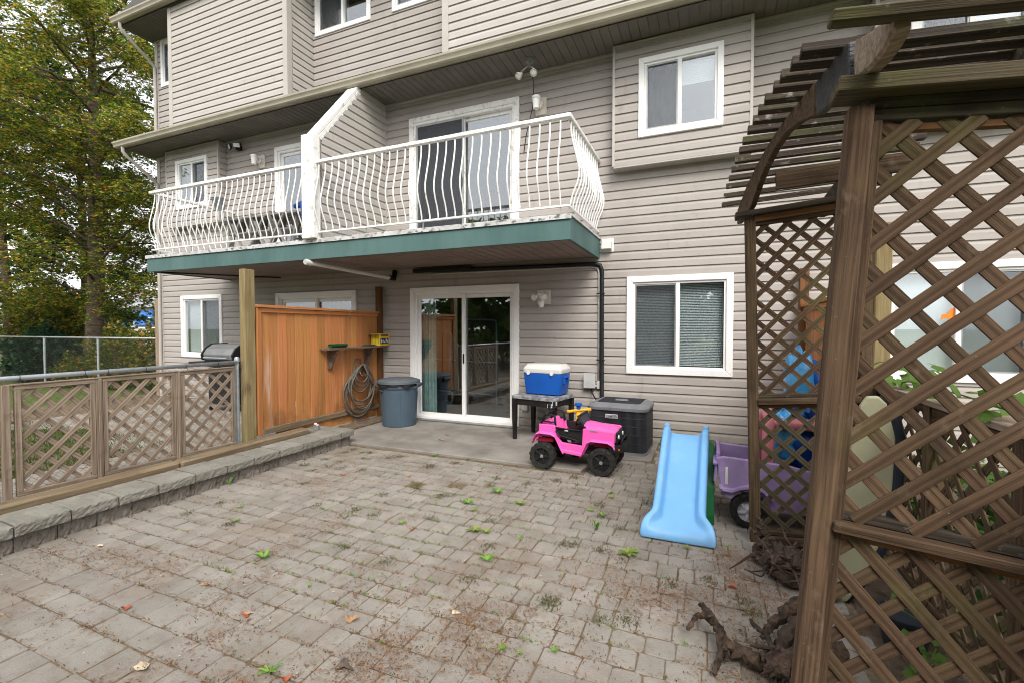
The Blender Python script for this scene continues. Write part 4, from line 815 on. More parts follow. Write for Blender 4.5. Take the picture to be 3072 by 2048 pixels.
for k, (hw, zb) in enumerate(loops):
    zt = 0.862+0.006*k; cy = 6.04+0.02*math.sin(k*2.1); x_ = hx+0.028+0.011*k
    for a in np.linspace(PI/2, PI/2+2*PI, 30, endpoint=False):
        s_ = math.sin(a); wy = 1.15*hw*math.cos(a)*(1.0 if s_ < 0.2 else 1.0-0.45*(s_-0.2)/0.8); zz = (zt+zb)/2+(zt-zb)/2*s_
        path.append((x_+0.012*(a-PI/2)/(2*PI)+0.02*max(0, s_), cy+wy, zz))
ho = thing('garden_hose', 'coiled grey garden hose hanging in loops on the orange fence', 'hose', (-5.32, 6.05, 0.0)); path += [(-5.25, 6.28, 0.60), (-5.26, 6.38, 0.50), (-5.28, 6.5, 0.47), (-5.3, 6.6, 0.49)]
MB().tube(path, 0.0145, 7).build('hose_coil', 'hose', ho, smooth=True)
# ---- small tin with wrappers on the wall cap
tn = thing('small_tin', 'small metal tin with crumpled wrappers on the end of the block wall', 'tin', (-4.96, 4.78, 0.11)); MB().lathe([(0, 0), (0.038, 0), (0.04, 0.004), (0.04, 0.055), (0.042, 0.06), (0.037, 0.06), (0.036, 0.01), (0, 0.01)], (-4.96, 4.78, 0.112), 18).build('tin', 'galv', tn, auto=40)
for c_, rr in (((0.02, 0, 0.07), 0.026), ((-0.018, 0.012, 0.072), 0.022), ((0.0, -0.02, 0.085), 0.018)):
    m = MB(); pts = [Vector((random.gauss(0, 1), random.gauss(0, 1), random.gauss(0, 1))).normalized()*rr for _ in range(14)]
    m.add([Vector((-4.96, 4.78, 0.112))+Vector(c_)+p for p in pts], [(random.sample(range(14), 3)) for _ in range(24)]); m.build('wrapper', pmat('wrapper', (0.75, 0.68, 0.64), (0.7, 0.35, 0.28), scale=30, rough=0.5), tn)
# ---- barbecue grill behind the lattice fence
M['grillsteel'] = pmat('grill_steel', (0.19, 0.195, 0.20), (0.25, 0.255, 0.26), scale=4, rough=0.45, metal=0.4)
bb = thing('barbecue_grill', 'silver and black barbecue grill with closed lid behind the steel rail fence', 'grill', (-8.2, 5.95, -0.03))
MB().prism([(5.66, 0.93), (5.64, 1.03), (5.70, 1.13), (5.82, 1.205), (6.12, 1.215), (6.22, 1.12), (6.24, 0.93)], -8.63, -7.83, 'x').build('lid', 'grillsteel', bb, bevel=0.015, seg=2)
for x_ in (-8.66, -7.83): MB().prism([(5.63, 0.92), (5.61, 1.03), (5.68, 1.14), (5.81, 1.22), (6.13, 1.23), (6.24, 1.13), (6.26, 0.92)], x_, x_+0.03, 'x').build('lid_end', 'blackpl', bb, bevel=0.008)
MB().tube([(-8.55, 5.60, 0.97), (-7.92, 5.60, 0.97)], 0.013, 8).build('lid_handle', 'galv', bb)
MB().box(-8.63, -7.83, 5.66, 6.24, 0.80, 0.925).build('firebox', 'blackpl', bb, bevel=0.01)
MB().box(-9.12, -8.67, 5.68, 6.2, 0.84, 0.875).build('side_shelf', 'blackpl', bb, bevel=0.008); MB().box(-7.80, -7.36, 5.68, 6.2, 0.84, 0.875).build('side_shelf', 'blackpl', bb, bevel=0.008)
MB().box(-8.58, -7.88, 5.70, 6.2, 0.10, 0.78).build('cabinet', 'blackpl', bb, bevel=0.01)
for x_ in (-8.56, -7.90):
    for y_ in (5.74, 6.16): MB().lathe([(0, -0.02), (0.04, -0.02), (0.045, 0), (0.04, 0.02), (0, 0.02)], (x_, y_, 0.02), 12, 'x').build('caster', 'blackpl', bb)
MB().lathe([(0, 0), (0.033, 0), (0.033, 0.006), (0, 0.008)], (-8.12, 5.70, 1.10), 16, 'y').build('thermometer', 'galvdull', bb); MB().box(-8.20, -8.10, 5.655, 5.662, 1.035, 1.06).build('badge', 'galvdull', bb)
# ---- side table with stone-look top, and the cooler on it
def RZ(c, a): return Matrix.Translation(c) @ Matrix.Rotation(a, 4, 'Z')
M['espresso'] = pmat('espresso_wood', (0.012, 0.010, 0.010), (0.02, 0.017, 0.016), scale=6, rough=0.4); M['stone'] = pmat('marbled_laminate', (0.10, 0.105, 0.12), (0.36, 0.36, 0.36), scale=13, rough=0.45, coord='Pos', detail=8, lo=0.38, hi=0.66)
tb = thing('side_table', 'small dark-legged table with grey marbled top under the cooler', 'table', (-2.16, 6.24, -0.072)); T = RZ((-2.155, 6.245, -0.072), math.radians(-11))
MB().box(-0.355, 0.355, -0.29, 0.29, 0.585, 0.632, T).build('table_top', 'stone', tb, bevel=0.006)
for sx_ in (-1, 1):
    for sy_ in (-1, 1):
        m = MB(); rg = []
        for z, w in ((0.0, 0.022), (0.30, 0.030), (0.584, 0.032)):
            cx_, cy_ = sx_*(0.32-0.0*z), sy_*(0.255); rg.append([T @ Vector((cx_+a*w, cy_+b*w, z)) for a, b in ((-1, -1), (1, -1), (1, 1), (-1, 1))])
        m.rings(rg); m.build('leg', 'espresso', tb, bevel=0.003)
m = MB(); m.box(-0.29, 0.29, -0.27, -0.25, 0.50, 0.583, T); m.build('apron', 'espresso', tb); m = MB(); m.box(-0.29, 0.29, 0.25, 0.27, 0.50, 0.583, T); m.build('apron', 'espresso', tb)
m = MB(); m.box(0.305, 0.325, -0.22, 0.22, 0.50, 0.583, T); m.build('apron', 'espresso', tb); m = MB(); m.box(-0.325, -0.305, -0.22, 0.22, 0.50, 0.583, T); m.build('apron', 'espresso', tb)
M['coolblue'] = pmat('cooler_blue', (0.004, 0.075, 0.36), (0.006, 0.088, 0.40), scale=4, rough=0.4, spec=0.4, bump=0.05, bscale=160, coord='Pos'); M['coolwhite'] = pmat('cooler_white', (0.60, 0.59, 0.56), (0.66, 0.65, 0.62), scale=3, rough=0.45, coord='Pos', stains=[((0.45, 0.42, 0.36), 5, 0.6, 0.8, 0.4, (1, 1, 1))])
co = thing('cooler', 'blue hard cooler with white lid on the small table', 'cooler', (-2.12, 6.33, 0.56)); Cm = RZ((-2.128, 6.33, 0.5605), math.radians(-6))
def rrect(hx_, hy_, r, n=5):
    out = []
    for cx_, cy_, a0 in ((hx_-r, hy_-r, 0), (-hx_+r, hy_-r, PI/2), (-hx_+r, -hy_+r, PI), (hx_-r, -hy_+r, 1.5*PI)):
        for k in range(n): a = a0+PI/2*k/(n-1); out.append((cx_+r*math.cos(a), cy_+r*math.sin(a)))
    return out
def loft(m, T_, st): m.rings([[T_ @ Vector((x, y, z)) for x, y in rrect(hx_, hy_, r)] for hx_, hy_, r, z in st])
m = MB(); loft(m, Cm, [(0.235, 0.145, 0.03, 0.0), (0.265, 0.168, 0.035, 0.018), (0.285, 0.185, 0.04, 0.20), (0.292, 0.190, 0.04, 0.30), (0.292, 0.190, 0.04, 0.315)]); m.build('body', 'coolblue', co, auto=40)
m = MB(); loft(m, Cm, [(0.296, 0.194, 0.04, 0.316), (0.300, 0.198, 0.045, 0.325), (0.300, 0.198, 0.045, 0.372), (0.292, 0.190, 0.045, 0.385), (0.258, 0.158, 0.04, 0.432), (0.248, 0.148, 0.04, 0.438)]); m.build('lid', 'coolwhite', co, auto=30)
for x_ in (-0.20, 0.16):
    m = MB(); m.box(x_-0.028, x_+0.028, -0.208, -0.199, 0.295, 0.345, Cm); m.box(x_-0.016, x_+0.016, -0.214, -0.2081, 0.285, 0.32, Cm); m.build('latch', 'coolwhite', co, bevel=0.004)
for s in (1, -1): m = MB(); m.box(min(s*0.286, s*0.312), max(s*0.286, s*0.312), -0.085, 0.085, 0.245, 0.275, Cm); m.box(min(s*0.276, s*0.31), max(s*0.276, s*0.31), -0.085, -0.06, 0.17, 0.244, Cm); m.box(min(s*0.276, s*0.31), max(s*0.276, s*0.31), 0.06, 0.085, 0.17, 0.244, Cm); m.build('handle', 'coolblue', co, bevel=0.004)
# ---- air-conditioner
M['acdark'] = pmat('ac_louvre', (0.035, 0.036, 0.042), (0.048, 0.049, 0.056), scale=4, rough=0.5, coord='Pos'); M['acgrey'] = pmat('ac_top', (0.15, 0.155, 0.168), (0.20, 0.205, 0.218), scale=5, rough=0.5, coord='Pos', stains=[((0.12, 0.12, 0.12), 8, 0.6, 0.8, 0.4, (1, 1, 1))])
ac = thing('air_conditioner', 'dark grey air-conditioner condenser with rounded corners against the wall', 'air conditioner', (-1.03, 6.15, -0.075)); A = RZ((-1.03, 6.165, -0.075), math.radians(-2))
m = MB(); loft(m, A, [(0.372, 0.352, 0.10, 0.0), (0.372, 0.352, 0.10, 0.035)]); m.build('base_pan', 'acgrey', ac, auto=40)
m = MB(); loft(m, A, [(0.350, 0.330, 0.09, 0.03), (0.350, 0.330, 0.09, 0.55)]); m.build('coil', 'dark', ac, auto=40)
m = MB(); base = rrect(0.364, 0.344, 0.10, 7)
# upright louvre fins all round the casing
per = []
for i in range(len(base)):
    a, b = Vector(base[i]), Vector(base[(i+1) % len(base)]); L_ = (b-a).length; k_ = max(1, int(round(L_/0.0135)))
    for q in range(k_): per.append((a.lerp(b, q/k_), (b-a).normalized()))
for p, d_ in per:
    nrm_ = Vector((d_.y, -d_.x)); h = 0.0032
    c4 = [p-d_*h-nrm_*0.006, p+d_*h-nrm_*0.006, p+d_*h+nrm_*0.002, p-d_*h+nrm_*0.002]
    m.rings([[A @ Vector((q.x, q.y, z)) for q in c4] for z in (0.036, 0.548)])
o = m.build('louvre_fins', 'acdark', ac); o['kind'] = 'stuff'
for z in (0.14, 0.245, 0.35, 0.455): m = MB(); loft(m, A, [(0.368, 0.348, 0.10, z), (0.368, 0.348, 0.10, z+0.010)]); m.build('casing_band', 'acdark', ac, auto=40)
m = MB(); loft(m, A, [(0.378, 0.358, 0.11, 0.548), (0.380, 0.360, 0.11, 0.56), (0.380, 0.360, 0.11, 0.585), (0.362, 0.342, 0.10, 0.603), (0.285, 0.265, 0.04, 0.632), (0.275, 0.255, 0.04, 0.632), (0.272, 0.252, 0.04, 0.61)]); m.build('top_cover', 'acgrey', ac, auto=30)
m = MB()
for k in range(21): x_ = -0.26+0.026*k; m.box(x_-0.003, x_+0.003, -0.252, 0.252, 0.622, 0.628, A)
for k in range(19): y_ = -0.235+0.026*k; m.box(-0.272, 0.272, y_-0.003, y_+0.003, 0.628, 0.634, A)
o = m.build('fan_grille', 'acdark', ac); o['kind'] = 'stuff'
m = MB(); loft(m, A, [(0.085, 0.045, 0.03, 0.634), (0.080, 0.040, 0.03, 0.644)]); m.build('fan_badge', 'acgrey', ac, auto=40)
m = MB(); m.box(-0.135, 0.02, -0.3545, -0.346, 0.448, 0.500, A); lab = m.build('name_plate', 'printwhite', ac, bevel=0.003)
m = MB(); m.box(-0.127, 0.012, -0.3565, -0.3548, 0.456, 0.492, A); m.build('plate_border', 'acdark', lab)
m = MB(); m.box(-0.121, 0.006, -0.3582, -0.3568, 0.462, 0.486, A); m.build('plate_face', 'printwhite', lab)
cu = bpy.data.curves.new('plate_text', 'FONT'); cu.body = 'KENMORE'; cu.size = 0.026; cu.extrude = 0.0006; cu.align_x = 'CENTER'; cu.align_y = 'CENTER'; cu.offset = 0.0006
to0 = bpy.data.objects.new('tmp_text', cu); COL.objects.link(to0); bpy.context.view_layer.update(); tme = bpy.data.meshes.new_from_object(to0.evaluated_get(bpy.context.evaluated_depsgraph_get())); bpy.data.objects.remove(to0)
tme.materials.clear(); tme.materials.append(M['blackpl']); to = bpy.data.objects.new('plate_text', tme); COL.objects.link(to); to.matrix_basis = A @ Matrix.Translation((-0.0575, -0.3590, 0.474)) @ Matrix.Rotation(PI/2, 4, 'X'); attach(to, lab)

# ---- pink ride-on toy car
M['pink'] = pmat('pink_plastic', (0.80, 0.105, 0.42), (0.84, 0.12, 0.45), scale=3, rough=0.38, spec=0.45, coord='Pos', stains=[((0.60, 0.20, 0.40), 5, 0.52, 0.78, 0.45, (1, 1, 1)), ((0.30, 0.10, 0.16), 12, 0.60, 0.80, 0.45, (1, 1, 1), (0.30, 0.05))]); M['pinkred'] = pmat('red_pink_liner', (0.40, 0.02, 0.05), rough=0.5); M['led'] = pmat('white_lens', (0.75, 0.77, 0.78), rough=0.2); M['orange'] = pmat('orange_lens', (0.62, 0.12, 0.01), rough=0.3); M['hub'] = pmat('hub_grey', (0.20, 0.20, 0.20), rough=0.45)
jc = Vector((-1.37, 5.21, GZ)); jp = thing('ride_on_car', 'pink plastic ride-on toy off-roader with black wheels parked on the patio', 'toy car', jc)
J = RZ(jc, math.radians(-1.0))
def wheel(par, c, r, w, spokes, tyre='rubber', rim='blackpl', side=-1, lug=14, hubm='hub', name='wheel', T_=None):
    T_ = (T_ or Matrix()) @ Matrix.Translation(c)
    m = MB(); m.lathe([(r*0.62, -w/2), (r*0.90, -w/2), (r*0.985, -w*0.36), (r*0.985, w*0.36), (r*0.90, w/2), (r*0.62, w/2), (r*0.60, 0), (r*0.62, -w/2)], (0, 0, 0), 32, 'y', T_, caps=False); wo_ = m.build(name, tyre, par, auto=35)
    m = MB()
    for k in range(lug):
        a = 2*PI*k/lug
        for s_ in (-1, 1):
            mm = T_ @ Matrix.Rotation(a+s_*0.09, 4, 'Y'); m.box(-r*0.07, r*0.07, min(0.05*w*s_, s_*w*0.48), max(0.05*w*s_, s_*w*0.48), r*0.95, r*1.0, mm)
            m.box(-r*0.05, r*0.05, min(s_*w*0.44, s_*w*0.52), max(s_*w*0.44, s_*w*0.52), r*0.74, r*0.93, mm)
    m.build('tread', tyre, wo_)
    m = MB(); m.lathe([(0, -w*0.30), (r*0.60, -w*0.30), (r*0.66, -w*0.48), (r*0.70, -w*0.50), (r*0.70, w*0.5), (0, w*0.5)] if side < 0 else [(0, -w*0.5), (r*0.70, -w*0.5), (r*0.70, w*0.50), (r*0.66, w*0.48), (r*0.60, w*0.30), (0, w*0.30)], (0, 0, 0), 28, 'y', T_); m.build('rim', rim, wo_, auto=35)
    m = MB()
    for k in range(spokes):
        mm = T_ @ Matrix.Rotation(2*PI*k/spokes+0.3, 4, 'Y'); y0, y1 = sorted((side*w*0.28, side*w*0.44)); m.prism([(-r*0.10, r*0.10), (r*0.10, r*0.10), (r*0.06, r*0.60), (-r*0.06, r*0.60)], y0, y1, 'y', mm)
    m.build('spokes', rim, wo_, bevel=0.003)
    m = MB(); pr = [(0, side*w*0.52), (r*0.12, side*w*0.51), (r*0.14, side*w*0.40), (r*0.14, side*w*0.28)]; m.lathe(pr[::-1] if side > 0 else pr, (0, 0, 0), 14, 'y', T_); m.build('hub_cap', hubm, wo_, auto=35)
    return wo_
for x_ in (-0.345, 0.335):
    for s in (-1, 1): wheel(jp, (x_, s*0.232, 0.152), 0.152, 0.115, 5, side=s, T_=J)
# local coordinates: x forward, z from ground; body half-width 0.20
side = [(-0.405, 0.545), (-0.405, 0.435), (-0.435, 0.40), (-0.455, 0.315), (-0.425, 0.315), (-0.395, 0.385), (-0.36, 0.402), (-0.25, 0.398), (-0.205, 0.37), (-0.135, 0.225), (-0.105, 0.195), (0.095, 0.175), (0.125, 0.205), (0.185, 0.325), (0.215, 0.35), (0.40, 0.350), (0.445, 0.325), (0.462, 0.34), (0.47, 0.50), (0.455, 0.515), (0.155, 0.535), (0.115, 0.53), (0.105, 0.30), (-0.125, 0.315), (-0.185, 0.385), (-0.205, 0.51), (-0.215, 0.545)]
for s in (-1, 1): MB().prism(side, min(s*0.185, s*0.215), max(s*0.185, s*0.215), 'y', J).build('side_panel', 'pink', jp, bevel=0.008, seg=2)
# fender flares stand proud of the sides
for s in (-1, 1):
    for arch in ([(-0.475, 0.30), (-0.455, 0.355), (-0.425, 0.415), (-0.385, 0.437), (-0.245, 0.432), (-0.195, 0.40), (-0.12, 0.245), (-0.10, 0.215)], [(0.095, 0.20), (0.115, 0.225), (0.175, 0.36), (0.215, 0.388), (0.40, 0.385), (0.455, 0.352), (0.475, 0.315)]):
        m = MB(); rg = []
        for x_, z_ in arch: rg.append([J @ Vector((x_, s*yy_, z_+dz)) for yy_, dz in ((0.19, 0.012), (0.262, 0.0), (0.272, -0.012), (0.262, -0.024), (0.19, -0.018))])
        m.rings(rg); m.build('fender', 'pink', jp, auto=30)
    MB().prism([(-0.13, 0.235), (-0.105, 0.205), (0.10, 0.186), (0.12, 0.215), (0.10, 0.225), (-0.10, 0.245)], min(s*0.216, s*0.245), max(s*0.216, s*0.245), 'y', J).build('side_step', 'pink', jp, bevel=0.005)
m = MB(); rg = []
for x_, hw, zt in ((0.105, 0.183, 0.572), (0.155, 0.183, 0.568), (0.35, 0.172, 0.532), (0.455, 0.160, 0.505), (0.470, 0.155, 0.488)):
    rg.append([J @ Vector((x_, a, z)) for a, z in ((-hw, 0.36), (-hw, zt-0.035), (-hw*0.82, zt-0.006), (-hw*0.35, zt), (-hw*0.25, zt+0.010), (hw*0.25, zt+0.010), (hw*0.35, zt), (hw*0.82, zt-0.006), (hw, zt-0.035), (hw, 0.36))])
m.rings(rg); m.build('hood', 'pink', jp, auto=25)
for s in (-1, 1): MB().prism([(0.19, 0.50), (0.205, 0.522), (0.245, 0.52), (0.275, 0.505), (0.27, 0.498)], min(s*0.216, s*0.219), max(s*0.216, s*0.219), 'y', J).build('side_vent', 'hub', jp)
m = MB(); m.box(-0.41, -0.385, -0.184, 0.184, 0.33, 0.55, J); m.box(-0.385, -0.10, -0.184, 0.184, 0.36, 0.40, J); m.build('rear_tub', 'pink', jp, bevel=0.006)
m = MB(); m.box(-0.30, 0.46, -0.15, 0.15, 0.20, 0.235, J); m.box(-0.46, -0.25, -0.10, 0.10, 0.13, 0.30, J); m.box(0.25, 0.46, -0.11, 0.11, 0.13, 0.36, J); m.build('chassis', 'blackpl', jp, bevel=0.006)
for x_ in (-0.345, 0.335): MB().box(x_-0.10, x_+0.10, -0.184, 0.184, 0.30, 0.345, J).build('wheel_well', 'pinkred', jp)
MB().prism([(-0.22, 0.38), (-0.05, 0.36), (-0.05, 0.385), (-0.20, 0.42), (-0.275, 0.60), (-0.315, 0.60), (-0.25, 0.40)], -0.15, 0.15, 'y', J).build('seat', 'pink', jp, bevel=0.012, seg=2)
# black tubular doors
for s in (-1, 1):
    y0, y1 = sorted((s*0.196, s*0.212)); MB().prism([(-0.19, 0.52), (-0.205, 0.47), (-0.17, 0.40), (-0.135, 0.36), (0.05, 0.34), (0.098, 0.32), (0.098, 0.28), (0.112, 0.28), (0.112, 0.50), (-0.05, 0.505)], y0, y1, 'y', J).build('door', 'blackpl', jp, bevel=0.006)
    m = MB(); m.tube([J @ Vector(q) for q in ((-0.20, s*0.218, 0.515), (-0.05, s*0.222, 0.505), (0.105, s*0.218, 0.50))], 0.011, 7); m.tube([J @ Vector(q) for q in ((-0.20, s*0.218, 0.47), (-0.155, s*0.222, 0.405), (0.03, s*0.225, 0.365), (0.085, s*0.22, 0.33))], 0.010, 7); m.build('door_tube', 'blackpl', jp, smooth=True)
    m = MB(); m.box(-0.09, -0.05, s*0.222 if s > 0 else s*0.228, s*0.228 if s > 0 else s*0.222, 0.478, 0.490, J); m.build('door_sticker', 'led', jp)
m = MB(); wsq = [(0.10, 0.52), (0.03, 0.68)]   # windscreen frame, folded back
for s in (-1, 1): m.tube([J @ Vector(q) for q in ((0.125, s*0.19, 0.51), (0.10, s*0.19, 0.60), (0.055, s*0.178, 0.69))], 0.016, 7)
m.tube([J @ Vector((0.055, y_, 0.69)) for y_ in (-0.18, 0, 0.18)], 0.016, 7); m.tube([J @ Vector((0.125, y_, 0.535)) for y_ in (-0.19, 0, 0.19)], 0.02, 7)
ws = m.build('windscreen_frame', 'blackpl', jp, smooth=True)
m = MB(); rg = [[J @ Vector((0.118, y_, 0.545)) for y_ in (-0.175, 0.175)], [J @ Vector((0.06, y_, 0.685)) for y_ in (-0.165, 0.165)]]; m.rings(rg, closed=False); m.build('windscreen', 'acdark', ws)
for s in (-1, 1): MB().box(0.06, 0.095, s*0.235-0.03, s*0.235+0.03, 0.60, 0.65, J).build('mirror', 'blackpl', jp, bevel=0.01)
st = MB(); st.tube([J @ Vector((0.02, -0.07, 0.60))+J.to_3x3() @ Vector((0.045*math.sin(a)*0.4, 0.06*math.cos(a), 0.06*math.sin(a))) for a in np.linspace(0, 2*PI, 17)], 0.011, 6); st.tube([J @ Vector(q) for q in ((0.02, -0.07, 0.60), (0.11, -0.07, 0.54))], 0.012, 6); st.build('steering_wheel', 'blackpl', jp, smooth=True)
# roll bars with light pods
for s in (-1, 1):
    m = MB(); m.tube([J @ Vector(q) for q in ((-0.395, s*0.175, 0.54), (-0.34, s*0.172, 0.66), (-0.325, s*0.17, 0.675), (-0.245, s*0.17, 0.675), (-0.225, s*0.172, 0.66), (-0.215, s*0.175, 0.53))], 0.013, 7); m.tube([J @ Vector(q) for q in ((-0.375, s*0.175, 0.585), (-0.22, s*0.175, 0.575))], 0.010, 7); m.build('roll_bar', 'blackpl', jp, smooth=True)
m = MB(); m.tube([J @ Vector(q) for q in ((-0.335, -0.19, 0.675), (-0.31, -0.10, 0.74), (-0.31, 0.10, 0.74), (-0.335, 0.19, 0.675))], 0.017, 7); m.build('rear_hoop', 'blackpl', jp, smooth=True)
for y_ in (-0.10, 0.08):
    m = MB(); m.box(-0.33, -0.292, y_-0.028, y_+0.028, 0.755, 0.825, J); pd = m.build('light_pod', 'blackpl', jp, bevel=0.006)
    for zz in (0.765, 0.795): MB().box(-0.3345, -0.2885, y_-0.022, y_+0.022, zz, zz+0.022, J).build('light_lens', 'led', pd); 
for s in (-1, 1): MB().box(-0.42, -0.36, s*0.17-0.035, s*0.17+0.035, 0.60, 0.665, J).build('tail_block', 'blackpl', jp, bevel=0.012)
# nose: grille, lamps, bumper
MB().prism([(0.465, 0.335), (0.485, 0.34), (0.492, 0.48), (0.470, 0.505)], -0.168, 0.168, 'y', J).build('grille', 'blackpl', jp, bevel=0.006)
for s in (-1, 1): MB().lathe([(0, 0.502), (0.028, 0.500), (0.034, 0.488), (0.034, 0.47), (0, 0.47)][::-1], (0, 0, 0), 16, 'x', J @ Matrix.Translation((0, s*0.112, 0.43))).build('headlight', 'led', jp, auto=40)
for k in range(5): MB().box(0.484, 0.496, -0.055+0.0275*k-0.005, -0.055+0.0275*k+0.005, 0.375, 0.475, J).build('grille_bar', 'pinkred' if k < 0 else 'acdark', jp)
m = MB(); rg = []
for y_, xo in ((-0.24, 0.44), (-0.20, 0.505), (-0.10, 0.53), (0.10, 0.53), (0.20, 0.505), (0.24, 0.44)): rg.append([J @ Vector((xo+a, y_, b)) for a, b in ((-0.03, 0.255), (0.02, 0.26), (0.026, 0.29), (0.015, 0.335), (-0.03, 0.335))])
m.rings(rg); m.build('bumper', 'blackpl', jp, auto=25)
m = MB(); m.tube([J @ Vector(q) for q in ((0.515, -0.13, 0.33), (0.535, -0.11, 0.41), (0.535, 0.11, 0.41), (0.515, 0.13, 0.33))], 0.012, 7); m.build('bull_bar', 'blackpl', jp, smooth=True)
for s in (-1, 1): MB().box(0.505, 0.522, s*0.195-0.018, s*0.195+0.018, 0.283, 0.308, J).build('fog_lamp', 'orange', jp, bevel=0.004)

def _desc(o):
    for c in [q for q in bpy.data.objects if q.parent == o]:
        if not c.name.startswith('wheel') or c.name.startswith('wheel_well'): yield c; yield from _desc(c)
for c in list(_desc(jp)):          # the real toy sits lower above the sills
    for v in c.data.vertices:
        zl = v.co.z-GZ
        if zl > 0.35: v.co.z = GZ+0.35+(zl-0.35)*0.79
# ---- toy scooter with yellow handlebar standing behind the car
M['toyyellow'] = pmat('yellow_plastic', (0.72, 0.36, 0.02), (0.76, 0.41, 0.03), scale=5, rough=0.45); M['toyblue'] = pmat('blue_plastic', (0.01, 0.10, 0.42), rough=0.4)
sc = thing('toy_scooter', 'yellow toy scooter with blue cup on its handlebar behind the pink car', 'scooter', (-1.455, 5.56, GZ))
m = MB(); m.tube([(-1.46, 5.56, 0.0), (-1.46, 5.56, 0.30), (-1.455, 5.555, 0.47)], [0.034, 0.036, 0.026], 10); m.build('steering_column', 'toyyellow', sc, smooth=True)
m = MB(); m.tube([(-1.585, 5.50, 0.475), (-1.56, 5.51, 0.478), (-1.50, 5.54, 0.488), (-1.455, 5.555, 0.495), (-1.40, 5.58, 0.498), (-1.345, 5.605, 0.50), (-1.315, 5.62, 0.502)], [0.024, 0.019, 0.017, 0.024, 0.017, 0.019, 0.024], 10); m.build('handlebar', 'toyyellow', sc, smooth=True)
m = MB(); m.lathe([(0, 0), (0.026, 0), (0.028, 0.035), (0.046, 0.045), (0.044, 0.075), (0.036, 0.077), (0.03, 0.05), (0, 0.048)], (-1.455, 5.555, 0.508), 8); m.build('cup', 'toyblue', sc, auto=30)
MB().box(-1.52, -1.40, 5.50, 5.78, -0.03, 0.005).build('foot_board', 'toyyellow', sc, bevel=0.01); MB().prism([(-1.52, 0.26), (-1.40, 0.26), (-1.41, 0.37), (-1.51, 0.37)], 5.505, 5.528, 'y').build('front_shield', 'toyyellow', sc, bevel=0.006)
for y_ in (5.50, 5.80): wheel(sc, (-1.46, y_, -0.045), 0.055, 0.035, 4, lug=8, T_=Matrix())

# ---- blue toddler slide with green ladder frame
M['slideblue'] = pmat('slide_blue', (0.17, 0.43, 0.76), (0.20, 0.46, 0.79), scale=2, rough=0.42, spec=0.45, coord='Pos', stains=[((0.30, 0.52, 0.78), 4, 0.52, 0.78, 0.5, (1, 1, 1)), ((0.12, 0.24, 0.38), 9, 0.62, 0.80, 0.45, (2, 0.6, 1)), ((0.16, 0.20, 0.22), 6, 0.42, 0.7, 0.5, (1, 1, 1), (0.02, -0.09))]); M['slidegreen'] = pmat('slide_green', (0.004, 0.085, 0.022), (0.006, 0.105, 0.028), scale=3, rough=0.42, coord='Pos')
sl_ = thing('toddler_slide', 'light blue plastic toddler slide with green ladder frame on the patio', 'slide', (-0.19, 4.1, GZ))
cx0 = -0.19; stt = []   # y, bed z, half width, rim height, flare
for y_, zb, hw, rh in ((4.47, 0.535, 0.186, 0.060), (4.40, 0.520, 0.186, 0.078), (4.33, 0.485, 0.185, 0.092), (4.18, 0.370, 0.184, 0.098), (4.00, 0.230, 0.184, 0.100), (3.86, 0.120, 0.184, 0.100), (3.79, 0.066, 0.185, 0.098), (3.745, 0.034, 0.186, 0.092), (3.72, 0.018, 0.190, 0.084), (3.70, 0.006, 0.208, 0.072), (3.682, -0.004, 0.236, 0.056), (3.655, -0.018, 0.254, 0.036), (3.625, -0.036, 0.259, 0.014), (3.612, -0.065, 0.260, 0.0), (3.612, -0.092, 0.260, 0.0)):
    stt.append((y_, zb, hw, rh))
m = MB(); rg = []
for y_, zb, hw, rh in stt:
    f = rh/0.076; i = hw-0.02-0.035*f if hw > 0.19 else hw-0.060
    if hw > 0.19: i = 0.126+(hw-0.186)*0.95
    i = min(i, hw-0.012)
    out = [(-hw, zb-0.05), (-hw-0.002, zb+rh*0.7), (-hw+0.006, zb+rh), (-hw+0.036, zb+rh), (-hw+0.044, zb+rh*0.80), (-i, zb+0.006), (-i*0.8, zb), (0, zb-0.002), (i*0.8, zb), (i, zb+0.006), (hw-0.044, zb+rh*0.80), (hw-0.036, zb+rh), (hw-0.006, zb+rh), (hw+0.002, zb+rh*0.7), (hw, zb-0.05)]
    if rh == 0: out = [(a, zb) for a, b in out]
    lo_ = max(-0.098, zb-0.05)
    out[0] = (out[0][0], max(lo_, out[0][1])); out[-1] = (out[-1][0], max(lo_, out[-1][1]))
    tw = (y_-3.62)*0.03
    rg.append([Vector((cx0+a+tw, y_+0.012*(a > 0)*0, max(b, -0.098))) for a, b in out])
m.rings(rg, closed=False); o = m.build('chute', 'slideblue', sl_, smooth=True); sd_m = o.modifiers.new('solid', 'SOLIDIFY'); sd_m.thickness = 0.010; sd_m.offset = -1; sb_ = o.modifiers.new('sub', 'SUBSURF'); sb_.levels = 1; sb_.render_levels = 2
for s in (-1, 1): MB().box(cx0+s*0.166-0.024+0.025, cx0+s*0.166+0.024+0.025, 4.46, 4.50, 0.50, 0.625).build('grab_horn', 'slideblue', sl_, bevel=0.012, seg=2)
for s in (-1, 1):
    x_ = cx0+0.03+s*0.205
    MB().prism([(4.30, 0.42), (4.36, 0.50), (4.52, 0.50), (4.62, 0.36), (4.76, 0.02), (4.83, -0.06), (4.83, -0.098), (4.71, -0.098), (4.64, 0.06), (4.55, 0.22), (4.46, 0.28), (4.36, 0.22), (4.20, 0.02), (4.14, -0.098), (4.05, -0.098), (4.07, -0.03), (4.16, 0.18)], x_-0.04*(s > 0)-0.014, x_+0.026, 'x').build('side_frame', 'slidegreen', sl_, bevel=0.008, seg=2)
